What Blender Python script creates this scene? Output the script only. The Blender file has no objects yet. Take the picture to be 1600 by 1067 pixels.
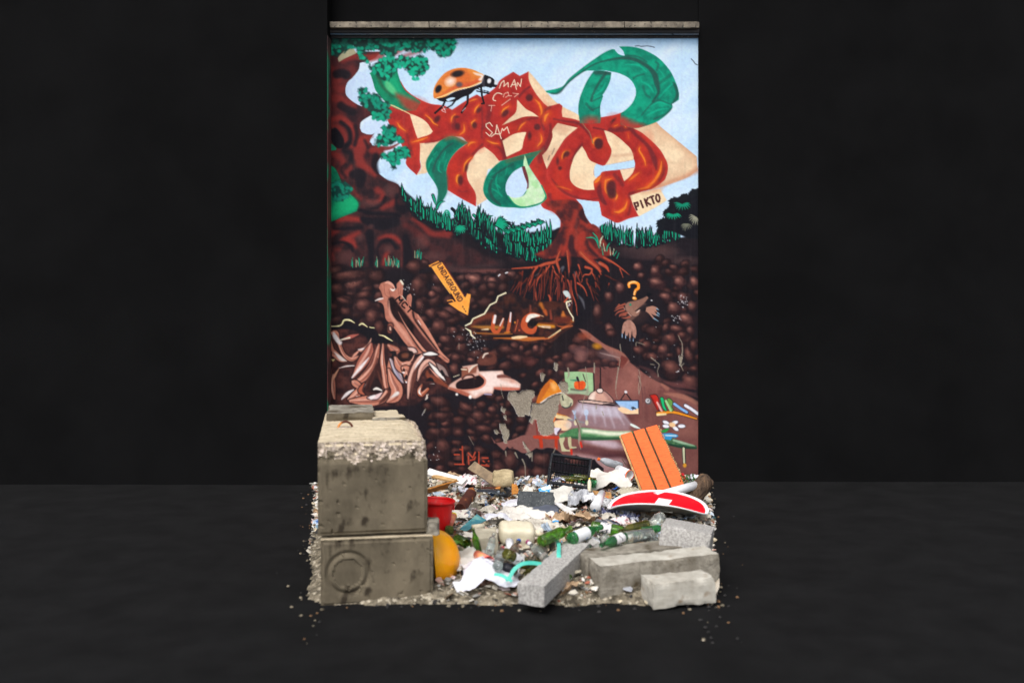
import bpy, bmesh, math, random
import numpy as np
from mathutils import Vector, Matrix, Euler, noise
SC = bpy.context.scene
COL = SC.collection
# ---------------------------------------------------------------- camera, world, sun, exposure
F = 1450.0; H = 2.1; HZ = 474.0                      # focal length in photo pixels, eye height, horizon row
cd = bpy.data.cameras.new('camera'); cam = bpy.data.objects.new('camera', cd); COL.objects.link(cam)
cd.sensor_width = 36; cd.lens = 36*F/1600; cd.shift_y = -(533.5-HZ)/1600
cd.clip_end = 2000; cd.dof.use_dof = True; cd.dof.focus_distance = 9.3; cd.dof.aperture_fstop = 1.0
cam.location = (0, 0, H); cam.rotation_euler = (math.radians(90), 0, 0); SC.camera = cam
W = bpy.data.worlds.new('World'); SC.world = W; W.use_nodes = True
nt = W.node_tree; nt.nodes.clear()
out = nt.nodes.new('ShaderNodeOutputWorld'); bg = nt.nodes.new('ShaderNodeBackground'); sk = nt.nodes.new('ShaderNodeTexSky'); hs = nt.nodes.new('ShaderNodeHueSaturation')
sk.sky_type = 'NISHITA'; sk.sun_disc = False; sk.sun_elevation = math.radians(52); sk.sun_rotation = math.radians(205); sk.dust_density = 4; sk.air_density = 1.0
hs.inputs['Saturation'].default_value = .22; bg.inputs['Strength'].default_value = .145
nt.links.new(sk.outputs[0], hs.inputs['Color']); nt.links.new(hs.outputs[0], bg.inputs[0]); nt.links.new(bg.outputs[0], out.inputs[0])
sd = bpy.data.lights.new('sun', 'SUN'); sd.energy = 1.25; sd.angle = math.radians(30); sd.color = (1, .965, .91)
sun = bpy.data.objects.new('sun', sd); COL.objects.link(sun)
_e, _r = math.radians(52), math.radians(205)
sv = Vector((math.sin(_r)*math.cos(_e), math.cos(_r)*math.cos(_e), math.sin(_e)))
sun.rotation_euler = sv.to_track_quat('Z', 'Y').to_euler()
SC.view_settings.view_transform = 'Standard'; SC.view_settings.look = 'None'; SC.view_settings.gamma = 1; SC.view_settings.use_curve_mapping = False
SC.view_settings.exposure = .52
SC.render.engine = 'CYCLES'; SC.cycles.use_denoising = True; SC.cycles.max_bounces = 10; SC.cycles.transparent_max_bounces = 12; SC.cycles.transmission_bounces = 10
# ---------------------------------------------------------------- mural painting (colours per vertex of the wall sheet)
PX0, PX1, PY0, PY1, PST = 511.0, 1091.0, 53.0, 790.0, 1.08
PNX = int((PX1-PX0)/PST)+1; PNY = int((PY1-PY0)/PST)+1
PX = PX0+np.arange(PNX)*PST; PY = PY0+np.arange(PNY)*PST
CAN = np.zeros((PNY, PNX, 3), np.float32)
prs = np.random.RandomState(7)
CROP = {'A':(590,90,8),'B':(590,200,8),'C':(740,100,8),'D':(740,220,8),'E':(890,60,8),'F':(890,170,8),'G':(890,260,8),'H':(510,40,8),
 'a':(505,35,16/3),'b':(795,35,16/3),'c':(505,225,16/3),'d':(795,225,16/3),'e':(505,405,16/3),'f':(795,405,16/3),'g':(505,570,16/3),'h':(795,570,16/3),'-':(0,0,1),
 'I':(510,170,8),'J':(510,290,8),'K':(510,400,8),'L':(510,500,8),'M':(650,400,8),'N':(800,380,8),'O':(930,400,8),'Q':(930,520,8),'R':(650,520,8),'S':(780,560,8),'T':(890,600,8),'U':(690,300,8),'V':(660,620,8),'W':(840,300,8)}
def ZP(s):
    """'A 10,20 30,40' -> photo coordinates"""
    t = s.split(); x0, y0, k = CROP[t[0]]
    return np.array([[x0+float(a)/k, y0+float(b)/k] for a, b in (p.split(',') for p in t[1:])])
def crom(p, closed=True, n=6):
    m = len(p); out = []
    for i in range(m if closed else m-1):
        if closed: a, b, c, d = p[(i-1)%m], p[i], p[(i+1)%m], p[(i+2)%m]
        else: a, b, c, d = p[max(i-1,0)], p[i], p[i+1], p[min(i+2,m-1)]
        for k in range(n):
            t = k/n
            out.append(.5*(2*b+(c-a)*t+(2*a-5*b+4*c-d)*t*t+(3*b-3*c+d-a)*t**3))
    if not closed: out.append(p[-1])
    return np.array(out)
def auto(p, n=5):
    """smooth closed outline that keeps its sharp corners"""
    m = len(p); a = p-np.roll(p, 1, 0); b = np.roll(p, -1, 0)-p
    la = np.hypot(*a.T)+1e-9; lb = np.hypot(*b.T)+1e-9
    cs = (a*b).sum(1)/(la*lb); cor = (cs < .62)|(np.maximum(la, lb) > 60)
    out = []
    for i in range(m):
        j = (i+1) % m; p1, p2 = p[i], p[j]
        p0 = p1*2-p2 if cor[i] else p[i-1]; p3 = p2*2-p1 if cor[j] else p[(j+1) % m]
        for k in range(n):
            t = k/n
            out.append(.5*(2*p1+(p2-p0)*t+(2*p0-5*p1+4*p2-p3)*t*t+(3*p1-3*p2+p3-p0)*t**3))
    return np.array(out)
def vnoise(scx, scy=None, seed=0, rot=0):
    """smooth value noise over the canvas, 0..1, feature size in photo px"""
    scy = scy or scx; r = np.random.RandomState(seed)
    gx, gy = np.meshgrid(PX, PY)
    if rot:
        c, s = math.cos(rot), math.sin(rot); gx, gy = gx*c+gy*s, -gx*s+gy*c
    tot = np.zeros_like(gx); amp = 1; S = 0
    for o in range(3):
        u = gx/scx*2**o+5000; v = gy/scy*2**o+5000
        G = r.rand(256, 256)
        iu = np.floor(u).astype(int); iv = np.floor(v).astype(int); fu = u-iu; fv = v-iv
        fu = fu*fu*(3-2*fu); fv = fv*fv*(3-2*fv)
        a = G[iv%256, iu%256]; b = G[iv%256, (iu+1)%256]; c_ = G[(iv+1)%256, iu%256]; d = G[(iv+1)%256, (iu+1)%256]
        tot += amp*((a*(1-fu)+b*fu)*(1-fv)+(c_*(1-fu)+d*fu)*fv); S += amp; amp *= .5
    return (tot/S).astype(np.float32)
NZ = {k: vnoise(k, seed=k) for k in (4, 9, 22)}
NS = vnoise(80, 22, 3, rot=-.75)
def win(x0, y0, x1, y1):
    i0 = max(0, int((x0-PX0)/PST)); i1 = min(PNX, int((x1-PX0)/PST)+2)
    j0 = max(0, int((y0-PY0)/PST)); j1 = min(PNY, int((y1-PY0)/PST)+2)
    if i1 <= i0 or j1 <= j0: return None
    return (slice(j0, j1), slice(i0, i1)), PX[i0:i1][None, :], PY[j0:j1][:, None]
def put(w, m, col, clip=None):
    if clip is not None: m = m*clip[w]
    if isinstance(col, np.ndarray) and col.ndim == 3: c = col[w] if col.shape[:2] == CAN.shape[:2] else col
    else: c = np.array(col, np.float32)
    CAN[w] += (c-CAN[w])*m[..., None]
def sdf(p, gx, gy):
    d2 = np.full((gy.shape[0], gx.shape[1]), 1e9, np.float32); ins = np.zeros(d2.shape, bool)
    for i in range(len(p)):
        ax, ay = p[i]; bx_, by_ = p[(i+1) % len(p)]
        ex, ey = bx_-ax, by_-ay; L = ex*ex+ey*ey+1e-9
        t = np.clip(((gx-ax)*ex+(gy-ay)*ey)/L, 0, 1)
        dx = gx-ax-t*ex; dy = gy-ay-t*ey
        d2 = np.minimum(d2, dx*dx+dy*dy)
        if abs(by_-ay) > 1e-9: ins ^= ((ay > gy) != (by_ > gy)) & (gx < ex*(gy-ay)/(by_-ay+1e-12)+ax)
    d = np.sqrt(d2)
    return np.where(ins, d, -d)
def PG(s, col, soft=.7, a=1, cv=True, rim=None, clip=None, tex=None, ret=False, line=None, sharp=False):
    """filled shape. rim=(colour,width,strength); tex=(colour2,noise,strength); line=(colour,width)"""
    p = ZP(s) if isinstance(s, str) else np.asarray(s, float)
    p = crom(p, True, 5) if cv else (p if sharp else auto(p))
    e = soft*2+2
    w = win(p[:, 0].min()-e, p[:, 1].min()-e, p[:, 0].max()+e, p[:, 1].max()+e)
    if w is None: return None
    w, gx, gy = w; d = sdf(p, gx, gy)
    m = np.clip(d/(2*soft)+.5, 0, 1); m = m*m*(3-2*m)*a
    if ret:
        full = np.zeros(CAN.shape[:2], np.float32); full[w] = m
    c = np.broadcast_to(np.array(col, np.float32), CAN[w].shape).copy()
    if tex:
        k = np.clip((tex[1][w]-.5)*2.6+.5, 0, 1)*tex[2]
        c += (np.array(tex[0], np.float32)-c)*k[..., None]
    if rim:
        k = np.exp(-np.maximum(d, 0)/rim[1])*rim[2]
        c += (np.array(rim[0], np.float32)-c)*k[..., None]
    put(w, m, c, clip)
    if line:
        k = np.clip((line[1]/2-np.abs(d))/.9+.5, 0, 1); put(w, k, line[0], clip)
    if ret: return full
def ST(s, wd, col, soft=.6, a=1, cv=True, clip=None):
    """stroke; wd a number or one width per point (ends may taper)"""
    p = ZP(s) if isinstance(s, str) else np.asarray(s, float)
    wd = np.broadcast_to(np.asarray(wd, float), (len(p),)) if np.ndim(wd) == 0 else np.interp(np.linspace(0, 1, len(p)), np.linspace(0, 1, len(wd)), wd)
    q = np.c_[p, wd]
    if cv and len(p) > 2: q = crom(q, False, 5)
    e = q[:, 2].max()/2+soft*2+1
    w = win(q[:, 0].min()-e, q[:, 1].min()-e, q[:, 0].max()+e, q[:, 1].max()+e)
    if w is None: return
    w, gx, gy = w; best = np.full((gy.shape[0], gx.shape[1]), -1e9, np.float32)
    for i in range(len(q)-1):
        ax, ay, r0 = q[i]; bx_, by_, r1 = q[i+1]
        ex, ey = bx_-ax, by_-ay; L = ex*ex+ey*ey+1e-9
        t = np.clip(((gx-ax)*ex+(gy-ay)*ey)/L, 0, 1)
        best = np.maximum(best, (r0+(r1-r0)*t)/2-np.hypot(gx-ax-t*ex, gy-ay-t*ey))
    m = np.clip(best/(2*soft)+.5, 0, 1); m = m*m*(3-2*m)*a
    put(w, m, col, clip)
def EL(cx, cy, rx, ry, col, rot=0, soft=.8, a=1, clip=None, pw=None, wob=0):
    """ellipse; soft in px; pw: airbrushed falloff instead of an edge"""
    R = max(rx, ry)+soft*2+2
    w = win(cx-R, cy-R, cx+R, cy+R)
    if w is None: return
    w, gx, gy = w; c, s = math.cos(rot), math.sin(rot)
    u = ((gx-cx)*c+(gy-cy)*s)/rx; v = (-(gx-cx)*s+(gy-cy)*c)/ry; r = np.sqrt(u*u+v*v)
    if wob: r = r*(1+(NZ[9][w]-.5)*wob+(NZ[4][w]-.5)*wob*.4)
    if pw: m = np.clip(1-r, 0, 1)**pw*a
    else:
        m = np.clip((1-r)*min(rx, ry)/(2*soft)+.5, 0, 1)*a
    put(w, m, col, clip)
def zxy(k, x, y):
    x0, y0, s = CROP[k]; return x0+x/s, y0+y/s
def clump(s, n, c0, c1, r=(2, 4), seed=1, dark=(25, 45, 45), dn=1.0):
    """painted leaf clumps inside a polygon"""
    p = crom(ZP(s), True, 4); rr = np.random.RandomState(seed)
    mn, mx = p.min(0), p.max(0); w, gx, gy = win(mn[0]-6, mn[1]-6, mx[0]+6, mx[1]+6); d = sdf(p, gx, gy)
    m = np.clip(d/4+.5+(NZ[4][w]-.5)*2.2, 0, 1)*dn
    base = np.array(dark, np.float32)*(1-NZ[9][w][..., None])+np.array((20, 85, 70), np.float32)*NZ[9][w][..., None]
    put(w, m, base)
    for i in range(n):
        for _ in range(30):
            x = rr.uniform(mn[0], mx[0]); y = rr.uniform(mn[1], mx[1])
            jj = int((y-PY[0])/PST)-w[0].start; ii = int((x-PX[0])/PST)-w[1].start
            if 0 <= jj < d.shape[0] and 0 <= ii < d.shape[1] and d[jj, ii] > .3: break
        else: continue
        k = rr.rand(); c = np.array(c0)*(1-k)+np.array(c1)*k
        EL(x, y, rr.uniform(*r), rr.uniform(*r)*.75, c, rr.uniform(0, 3.1), soft=1.0, a=.9)

SKY = np.array((196, 222, 246), np.float32)
CAN[:] = SKY
gx, gy = np.meshgrid(PX, PY)
k = np.clip((NS-.45)*2.4, 0, 1)[..., None]; CAN += (np.array((226, 236, 249))-CAN)*k*.8
k = np.clip((.45-NS)*2.4, 0, 1)[..., None]; CAN += (np.array((168, 206, 242))-CAN)*k*.6
k = np.clip(1-(gy-57)/22, 0, 1)[..., None]**1.5; CAN += (np.array((112, 172, 222))-CAN)*k*.85
k = np.clip((gx-560)/300, 0, 1)[..., None]; CAN += (np.array((188, 220, 248))-CAN)*k*.3
# loose pen marks in the painted sky
ST('E 820,100 860,95 900,103 980,98 1060,115', 1.3, (70,80,95)); ST('E 1520,260 1550,290 1570,320 1600,335', 1.4, (70,80,95))
# ---- beige block shadows of the letters
BE = (240,216,180); BT = ((214,178,146), NZ[22], .55)
PG('B 500,150 760,130 920,280 720,330 640,540 530,578 490,590 545,500 520,350', BE, cv=False, tex=BT)
PG('B 1340,220 1560,360 1480,480 1380,520 1345,700 1385,880 1240,975 1215,820 1110,650 1100,500 1180,370', BE, cv=False, tex=BT)
PG('C 680,90 740,150 1030,480 1310,640 1340,740 1100,700 860,560 700,300', BE, cv=False, tex=((225,165,130), NZ[9], .4), rim=((225,190,150), 3, .4))
PG('F 770,200 1090,172 1140,230 1590,600 1600,775 1450,870 1130,985 1000,1020 1000,600', BE, cv=False, tex=BT, rim=((205,150,115), 5, .7))
ST('F 1590,770 1440,850 1300,900 1140,965', [10,6,5,8], (200,140,110), soft=4, a=.6)
PG('G 740,370 870,330 1130,278 1215,425 1080,512 862,628', (238,214,176), cv=False, soft=.6)
PG('G 900,340 1130,275 1150,310 980,345', (205,150,115), soft=4, a=.5)
# ---- red tree letters
RED = (178, 48, 42); RT = ((140, 36, 36), NZ[9], .55); RR = ((196, 66, 58), 2.6, .85)
R1 = [(612,120),(624,125),(634,140),(649,152),(671,162),(694,165.5),(706,172),(715,166),(732,155),(745,148),(752,152),(761,147),(775,136),(782,125),(802,112.5),(812,119),(826,112),(827,127),(837,146),(849,161),(856,167),(874,162),(879,166),(878,175),(879,183),(904,189),(912,205),(890,235),(880,262),(902,312),(909,319),(912,332),(922,349),(928,356),(875,356),(876,350),(875,343),(865,332),(850,326),(845,320),(854,305),(845,288),(828,262),(820,243),(790,250),(780,252),(770,240),(757,230),(747,236),(738,248),(730,262),(731,281),(743,302),(744,323),(720,310),(699,297),(697,270),(702,251),(715,235),(731,224),(720,214),(700,216),(682,222),(660,224),(644,223),(652,216),(640,190),(606,190),(606,166),(596,150),(600,130)]
PG(R1, RED, cv=False, rim=RR, tex=RT)
PG([(604,163),(640,178),(652,216),(656,226),(656,250),(657.5,262),(651,274),(635,258),(634,244),(622,215),(606,190)], (176,50,44), cv=False, rim=RR, tex=RT)
R2 = [(904,189),(925,188),(937,184),(960,180),(977,174),(1000,190),(990,201),(1002,207),(1013,216),(1024,226),(1032,235),(1038,245),(1043,256),(1043.5,267),(1041,276),(1037,283),(1021,294),(1002,300),(984,306),(990,322),(998,338),(982,342),(965,348.5),(952,343),(940,337),(938,326),(936,316),(918,315),(902,312),(890,309),(875,300),(858,285),(854,272),(857,260),(865,242),(881,221),(890,210),(902,200)]
PG(R2, RED, cv=False, rim=RR, tex=RT)
for k_, x_, y_, rx_, ry_ in (('A',480,560,16,8),('A',820,700,12,10),('C',620,560,10,8),('C',480,800,12,6),('C',850,560,10,10),('C',760,960,9,16),('F',600,120,14,7),('F',950,500,10,22),('F',1090,820,8,20),('F',420,520,10,12),('G',640,450,12,16),('G',860,180,20,8),('D',1060,430,8,26),('D',1280,560,24,7),('B',960,560,10,26),('B',1200,240,14,8),('D',760,420,10,20),('D',960,620,16,14),('D',1100,740,12,10),('B',470,250,7,22),('C',960,640,12,8),('C',380,500,14,8)):
    X, Y = zxy(k_, x_, y_); EL(X, Y, rx_*1.5, ry_*1.5, (202,58,36), .2, pw=.8, a=.5)
# shade lines inside the red
DK = (104,38,44)
for s, w_, a in (('C 700,290 620,350 570,410',3,.8),('C 960,540 880,600 850,720 880,820',4,.6),('C 800,680 700,690 600,740 540,830',2.5,.7),('C 1000,690 1150,720 1300,740 1400,830 1470,930',[2,2,4,3,1],.85),
    ('F 500,270 620,260 760,255 830,330 980,470 1060,640 1090,760',[6,9,7,5,6,8,4],.75),('F 1150,640 1170,760 1120,880 1020,980 850,1030 760,1064',[2,5,6,5,4,5],.7),('F 160,440 90,540 20,650',3,.6),
    ('G 380,200 370,300 400,400 450,470',[4,7,8,5],.8),('G 560,110 620,170 660,230',6,.6),('D 980,480 1080,600 1200,680 1400,740 1550,720',[2,4,4,3,2],.6),('D 1350,60 1290,120 1250,220',3,.6),
    ('D 950,680 970,740 1060,860 1180,940 1200,1040',[7,4,8,12,12],.55),('A 620,760 720,820 760,860',5,.5),('A 950,760 960,860 1000,900',[6,9,6],.55),('A 1300,600 1310,800 1300,1000',3,.5),
    ('B 340,20 380,140 430,330',5,.4),('B 1310,210 1200,320 1130,430 1110,520',[4,4,3,2],.6),('B 1010,780 1060,800 1120,790',2,.5),('B 1380,170 1500,230 1570,320 1580,400',[3,3,5,6],.6),
    ('C 360,960 380,1060 400,1180',[8,6,5],.7),('C 960,760 960,900 900,1060',[3,6,9],.6),('D 880,100 840,180 830,260',8,.5),('G 740,360 760,480 740,600',4,.5),('B 860,110 740,160 600,190',3,.5),
    ('C 200,600 180,720 120,800',6,.35),('A 1380,600 1400,680 1360,760',7,.35)):
    ST(s, w_, DK, soft=2.0, a=a)
OR = (236,132,44); 
for s, w_, a in (('A 600,720 660,770 700,820 750,850',1.6,1),('A 250,820 280,870 350,920',2.4,.9),('A 970,710 930,750 920,800',2,.9),('A 1080,840 1080,920 1020,970',2.5,.8),('A 1270,590 1230,640 1210,690',2.2,1),
    ('A 1220,780 1180,820 1190,870',2.2,1),('A 1150,550 1200,530 1240,520',1.6,.9),('C 440,530 380,570 350,620',2.2,1),('C 770,450 820,500 850,590 840,640',2.4,.9),('C 940,620 900,660 890,720',3,1),
    ('C 650,730 600,770 560,830',2,.8),('C 840,880 850,960 800,1030',2.2,.9),('C 170,960 240,990 310,1000',2,.9),('B 1130,230 1160,190 1220,180',2.6,.8),('B 1170,370 1100,440 1075,540',2,1),
    ('B 1035,590 1000,600 990,660 1005,700',2.4,1),('B 430,180 540,150 620,120',2.2,.9),('D 1190,130 1140,140 1110,190 1105,230',1.8,1),('D 1145,180 1150,200',1.5,1),('F 560,220 600,205',2,1),('F 670,150 690,190 700,230',1.6,1),
    ('F 380,365 320,375 295,420 310,460',2.4,1),('F 880,480 870,520 910,590 940,650 950,710',1.9,1),('F 1150,660 1130,780 1060,900 980,960',2.8,.9),('F 870,800 800,850 740,900',2.6,.7),('F 390,840 350,890 310,930',4,.9),
    ('F 520,880 460,900 440,950',3,1),('F 730,310 740,370',2,.6),('G 450,170 450,290 500,360 540,400',2.6,.8),('G 560,310 590,370 575,420',2.2,1),('G 720,440 690,520 620,570 560,570',2.8,.9),('D 1040,570 1130,590 1220,620',1.6,.5),('G 1060,190 980,260 850,290',3,.6)):
    ST(s, w_*3.4, (212,78,36), soft=3, a=.6*a); ST(s, [w_*.3, w_*1.35, w_*1.35, w_*.3], OR, soft=1.2, a=a)
for k, x, y, rx, ry, ro in (('A',745,770,6,4,-.9),('A',1000,860,4,5,0),('A',990,745,4,2,0),('A',1265,660,5,3,-.9),('A',1210,850,4,5,0.2),('C',695,425,5.5,5.5,0),('C',395,620,7,4,-.8),('C',795,790,5,5,0),('C',700,900,3,6,0),
    ('B',1035,655,4,8,0),('B',1110,500,2.5,6,.2),('D',1165,165,4,5,.5),('D',1135,190,2,4,.3),('F',365,440,6.5,8.5,0),('G',520,270,7.5,11.5,.1),('G',530,340,7,8,0),('C',1560,1000,6,7,0),('D',1050,260,2,5,0),('D',1080,345,3,3,0),('F',545,150,5,2,-.8),
    ('A',130,0,1,1,0),('D',1350,920,7,12,.2)):
    X, Y = zxy(k, x, y); EL(X, Y, rx, ry, (78,36,40), ro, soft=1.6, a=.85)
# ---- holes between the letters
PG('A 400,705 450,718 550,765 620,820 660,880 690,925 650,962 570,990 500,1012 470,930 430,800', BE, cv=False, tex=((232,190,155), NZ[9], .5))
PG('C 545,448 650,560 740,610 812,662 720,655 620,665 540,695 450,730 355,770 440,690 530,600', BE, cv=False, tex=BT)
PG('C 360,965 420,925 500,880 580,860 660,853 625,960 600,1064 520,1110 410,1162 385,1060', BE, cv=False, tex=BT)
PG('C 1050,740 1300,800 1200,880 1130,950 1060,1060 975,1200 915,1312 880,1220 858,1145 930,1060 985,920 985,830', BE, cv=False, tex=((205,160,130), NZ[22], .7))
PG('F 155,470 200,540 250,640 345,690 318,720 303,780 303,830 345,862 300,915 312,1015 200,1015 100,985 40,940 5,880 5,780 30,680 70,580', BE, cv=False, tex=((222,186,150), NZ[22], .6))
PG('F 430,270 520,300 610,360 690,430 760,500 790,570 805,640 620,675 440,712 500,620 525,520 480,420 450,330', BE, cv=False, tex=((222,186,150), NZ[9], .5))
ST('F 540,590 650,585 780,570', 5, (206,162,132), soft=3, a=.6)
PG('F 630,765 815,738 790,800 740,860 680,908 660,850', (236,208,176), cv=False)
PG('F 340,690 410,713 440,709 620,675 808,640 818,690 812,737 610,765 420,787 380,830 330,866 308,830 305,770 318,715', (188,220,246), cv=False)
ST('D 950,190 930,240', 2, (100,90,80), soft=.8, a=.6); ST('D 1010,100 980,170', 2, (120,110,100), soft=.8, a=.6)
# ---- green leaf strokes
GR = (10,158,124); GT = ((8,116,96), NZ[9], .7); GD = (42,78,72)
m1 = PG('E -300,660 -280,680 -180,700 -100,650 0,550 100,470 200,412 300,408 420,402 540,422 620,440 740,500 810,590 830,690 790,800 720,880 640,940 640,1080 800,1125 940,1100 1100,1040 1230,940 1285,870 1280,825 1365,770 1365,680 1330,560 1250,400 1100,240 900,135 740,105 620,105 670,160 690,222 650,215 600,190 560,140 510,145 400,200 200,340 0,500 -100,610', GR, cv=False, tex=GT, ret=True)
m3 = PG('E 300,412 400,405 520,430 510,520 470,620 410,715 418,730 390,820 382,900 390,1000 380,1064 130,1064 108,900 125,760 160,660 220,530', GR, cv=False, tex=GT, rim=((30,110,95), 2, .4), ret=True)
mm = np.maximum(m1, m3)
ST('E -230,690 -130,680 0,540 200,390 350,310 560,260 720,250 850,280 980,360 1060,450 1090,560 1110,680 1040,790', [2,3,2,2,2,3,5,6,6,8,8,4,3], GD, soft=1.6, a=.85)
for s, w_, a in (('E 680,220 850,230 960,300',3,.6),('E 1090,400 1110,330 1080,300',3,.6),('E 800,500 850,470 930,450',2.4,.6),('E 1130,560 1250,470 1300,440',5,.4),('E 920,600 950,700 1000,740',4,.5),('E 900,960 1000,850 1100,780 1250,820',[2,3,4,1],.6),
    ('E 1280,830 1340,740 1350,660 1300,560',[3,5,6,3],.8),('E 1280,880 1200,950 1060,1010',4,.6),('E 450,440 380,540 310,660 270,780',[5,4,3,4],.8),('E 280,790 410,730',1.4,.8),('E 270,900 380,860',1.4,.7),('E 210,820 240,860 290,900',4,.6),('E 320,430 500,440',6,.8)):
    ST(s, w_, GD, soft=1.8, a=a, clip=mm)
for s in ('E 1120,740 1230,620 1290,570','E 1000,860 1120,800 1240,840','E 900,540 1000,600 1050,680','E 700,330 860,340 960,420','E 420,270 520,230','E 1130,400 1180,480','E 300,720 400,650 450,560','E 960,970 1100,900 1220,880'):
    ST(s, [1,3,1], (14,186,146), soft=1.5, a=.7, clip=mm)
# green fading into red at the leaf roots
for k, x, y, rx, ry in (('E',270,1050,22,14),('E',720,1090,20,14),('E',860,1110,18,9),('E',640,1030,14,10)):
    X, Y = zxy(k, x, y); EL(X, Y, rx, ry, (188,54,46), pw=.8, a=1.0, clip=mm)
ST('F 150,160 200,240 250,300 290,430', 1.3, (130,120,90), soft=.7, a=.8)
ST('F 300,240 430,265', 3, DK, soft=1.5, a=.7)
PG('D 850,120 720,150 560,190 400,240 330,262 220,360 145,480 120,620 170,730 300,820 500,836 640,842 800,802 880,760 912,680 860,590 760,430 690,320 750,230', (8,128,102), cv=False, tex=((8,92,80), NZ[9], .8), rim=((10,150,115), 2.5, .7))
ST('D 860,120 720,190 560,220 420,260', 7, (120,90,60), soft=3, a=.5)
ST('D 500,290 350,370 250,460 200,600 240,720 330,800', [2,3,3,5,5,4], GD, soft=1.6, a=.8)
for s in ('D 240,480 190,470','D 300,420 280,520 320,650','D 420,330 400,420','D 230,600 300,640 360,700','D 170,560 160,640','D 200,440 260,400','D 260,540 300,560 340,600'):
    ST(s, [1,3,1], (10,158,122), soft=1.2, a=.8)
PG('D 600,328 500,390 430,480 400,570 405,640 440,700 520,720 600,700 655,630 690,585 685,480 650,370', (196,220,246), cv=False, soft=.6)
PG('D 640,180 660,230 690,320 760,430 850,570 905,680 850,765 700,812 600,825 510,785 430,690 500,712 580,705 640,670 672,600 690,580 688,500 660,400 622,310', (206,232,196), cv=False, tex=((150,214,140), NZ[9], .6))
ST('D 430,690 520,800 640,832 800,800 890,740 905,690 850,560', 1.8, (10,140,100))
PG('D 602,325 640,318 685,470 688,590 662,608 670,540 630,430', (112,52,58), cv=False)
PG('B 1130,185 1000,280 900,410 860,560 870,780 820,900 750,1010 738,930 757,800 720,700 620,545 605,430 650,330 740,200 840,130 950,105', (12,132,104), cv=False, tex=((8,96,80), NZ[9], .8), rim=((20,160,120), 2, .5))
ST('B 940,190 830,270 730,420 700,540', [2,3,3,5], GD, soft=1.5, a=.8)
PG('B 690,530 860,560 872,780 820,900 745,1000 752,780', (36,98,84), soft=3, a=.7)
ST('B 860,130 950,110 1040,150 1100,180', 8, (150,90,60), soft=4, a=.6)
for s in ('B 780,420 760,520 800,560','B 850,300 820,380','B 690,380 650,440 640,500','B 860,400 830,500','B 740,300 700,340'):
    ST(s, [1,2.6,1], (10,168,130), soft=1.2, a=.8)
m2 = PG('H 540,600 640,540 880,545 905,640 940,740 1000,830 1100,900 1180,960 1120,1064 950,1064 780,990 650,860 600,780', (16,140,100), cv=False, tex=((10,105,80), NZ[9], .5), ret=True)
PG('H 720,720 860,640 960,830 1080,920 960,960 850,900', (20,172,120), soft=4, a=.8); PG('H 740,700 800,720 880,830 820,850 740,780', (110,205,140), soft=3, a=.75)
ST('H 640,620 700,760 820,880 900,900', [5,4,3,2], (60,70,50), soft=3, a=.6)
PG('H 880,850 1100,930 1250,1010 1150,1100 1000,1050 900,930', (186,56,46), soft=6, a=.8)
ST('H 780,985 860,1015 950,1064', 1.3, (225,205,150)); ST('A 150,590 300,655 400,705', 1.4, (225,205,150))
FONT = {'U':['0,1 .05,.2 .4,0 .8,.15 .85,1'],'N':['0,0 .05,1','.05,1 .75,0','.75,0 .8,1'],'D':['.05,0 .05,1','.05,1 .6,.9 .8,.5 .6,.1 .05,0'],'A':['0,0 .4,1 .8,0','.15,.4 .65,.4'],'G':['.8,.8 .4,1 .05,.6 .1,.2 .5,0 .8,.2 .8,.45 .5,.45'],'R':['.05,0 .05,1','.05,1 .7,.85 .6,.5 .05,.5','.3,.5 .8,0'],'O':['.4,1 .05,.6 .1,.1 .45,0 .8,.4 .75,.9 .4,1'],
 'M':['0,0 .1,1','.1,1 .45,.4','.45,.4 .8,1','.8,1 .85,0'],'C':['.8,.9 .2,1 .05,.5 .2,0 .8,.1'],'T':['0,1 .85,1','.42,1 .42,0'],'P':['.05,0 .05,1','.05,1 .75,.9 .65,.45 .05,.4'],'i':['.3,0 .3,.65','.3,.88 .3,1'],'K':['.05,0 .05,1','.75,1 .05,.45','.2,.5 .8,0'],'.':['.3,0 .34,.06']}
def WORD(t, A, B, h, wd, col, soft=.45, adv=None):
    A = np.array(A, float); B = np.array(B, float); d = (B-A); L = np.hypot(*d); d = d/L; up = np.array([d[1], -d[0]]); a = L/len(t)
    for i, ch in enumerate(t):
        for st in FONT[ch]:
            q = [tuple(map(float, z.split(','))) for z in st.split()]
            ST([A+d*(i+x*.86)*a+up*y*h for x, y in q], wd, col, soft=soft, cv=ch in 'ODGC' )
# ---- scratched names on the letters
WH = (238,222,196)
def TXT(strokes, w_=1.3, col=WH, soft=.5):
    for s in strokes: ST(s, w_, col, soft=soft, cv=False)
TXT(('C 322,305 345,240 380,210 385,250 375,285 430,235 435,290','C 465,290 510,200 535,320','C 485,265 530,258','C 540,280 550,235 585,285 600,190'))
ST('C 355,380 300,365 255,400 245,450 275,462', 1.4, WH, soft=.5)
TXT(('C 370,415 385,375 430,355 440,395 400,420 430,400 475,400','C 490,370 560,375 510,415','C 460,440 380,500 350,520','C 190,520 265,520','C 225,520 218,590'), 1.1, (225,180,160))
TXT(('C 235,780 200,735 155,755 160,790 235,860 200,905 155,860','C 220,910 275,870 290,765 345,935','C 270,875 320,880','C 335,880 360,810 375,835 420,790 445,870'))
# PiKTO tag
BR = (84,44,44)
WORD('PiKTO', (994.5,328), (1035,313), 11, 3.1, BR)
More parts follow.
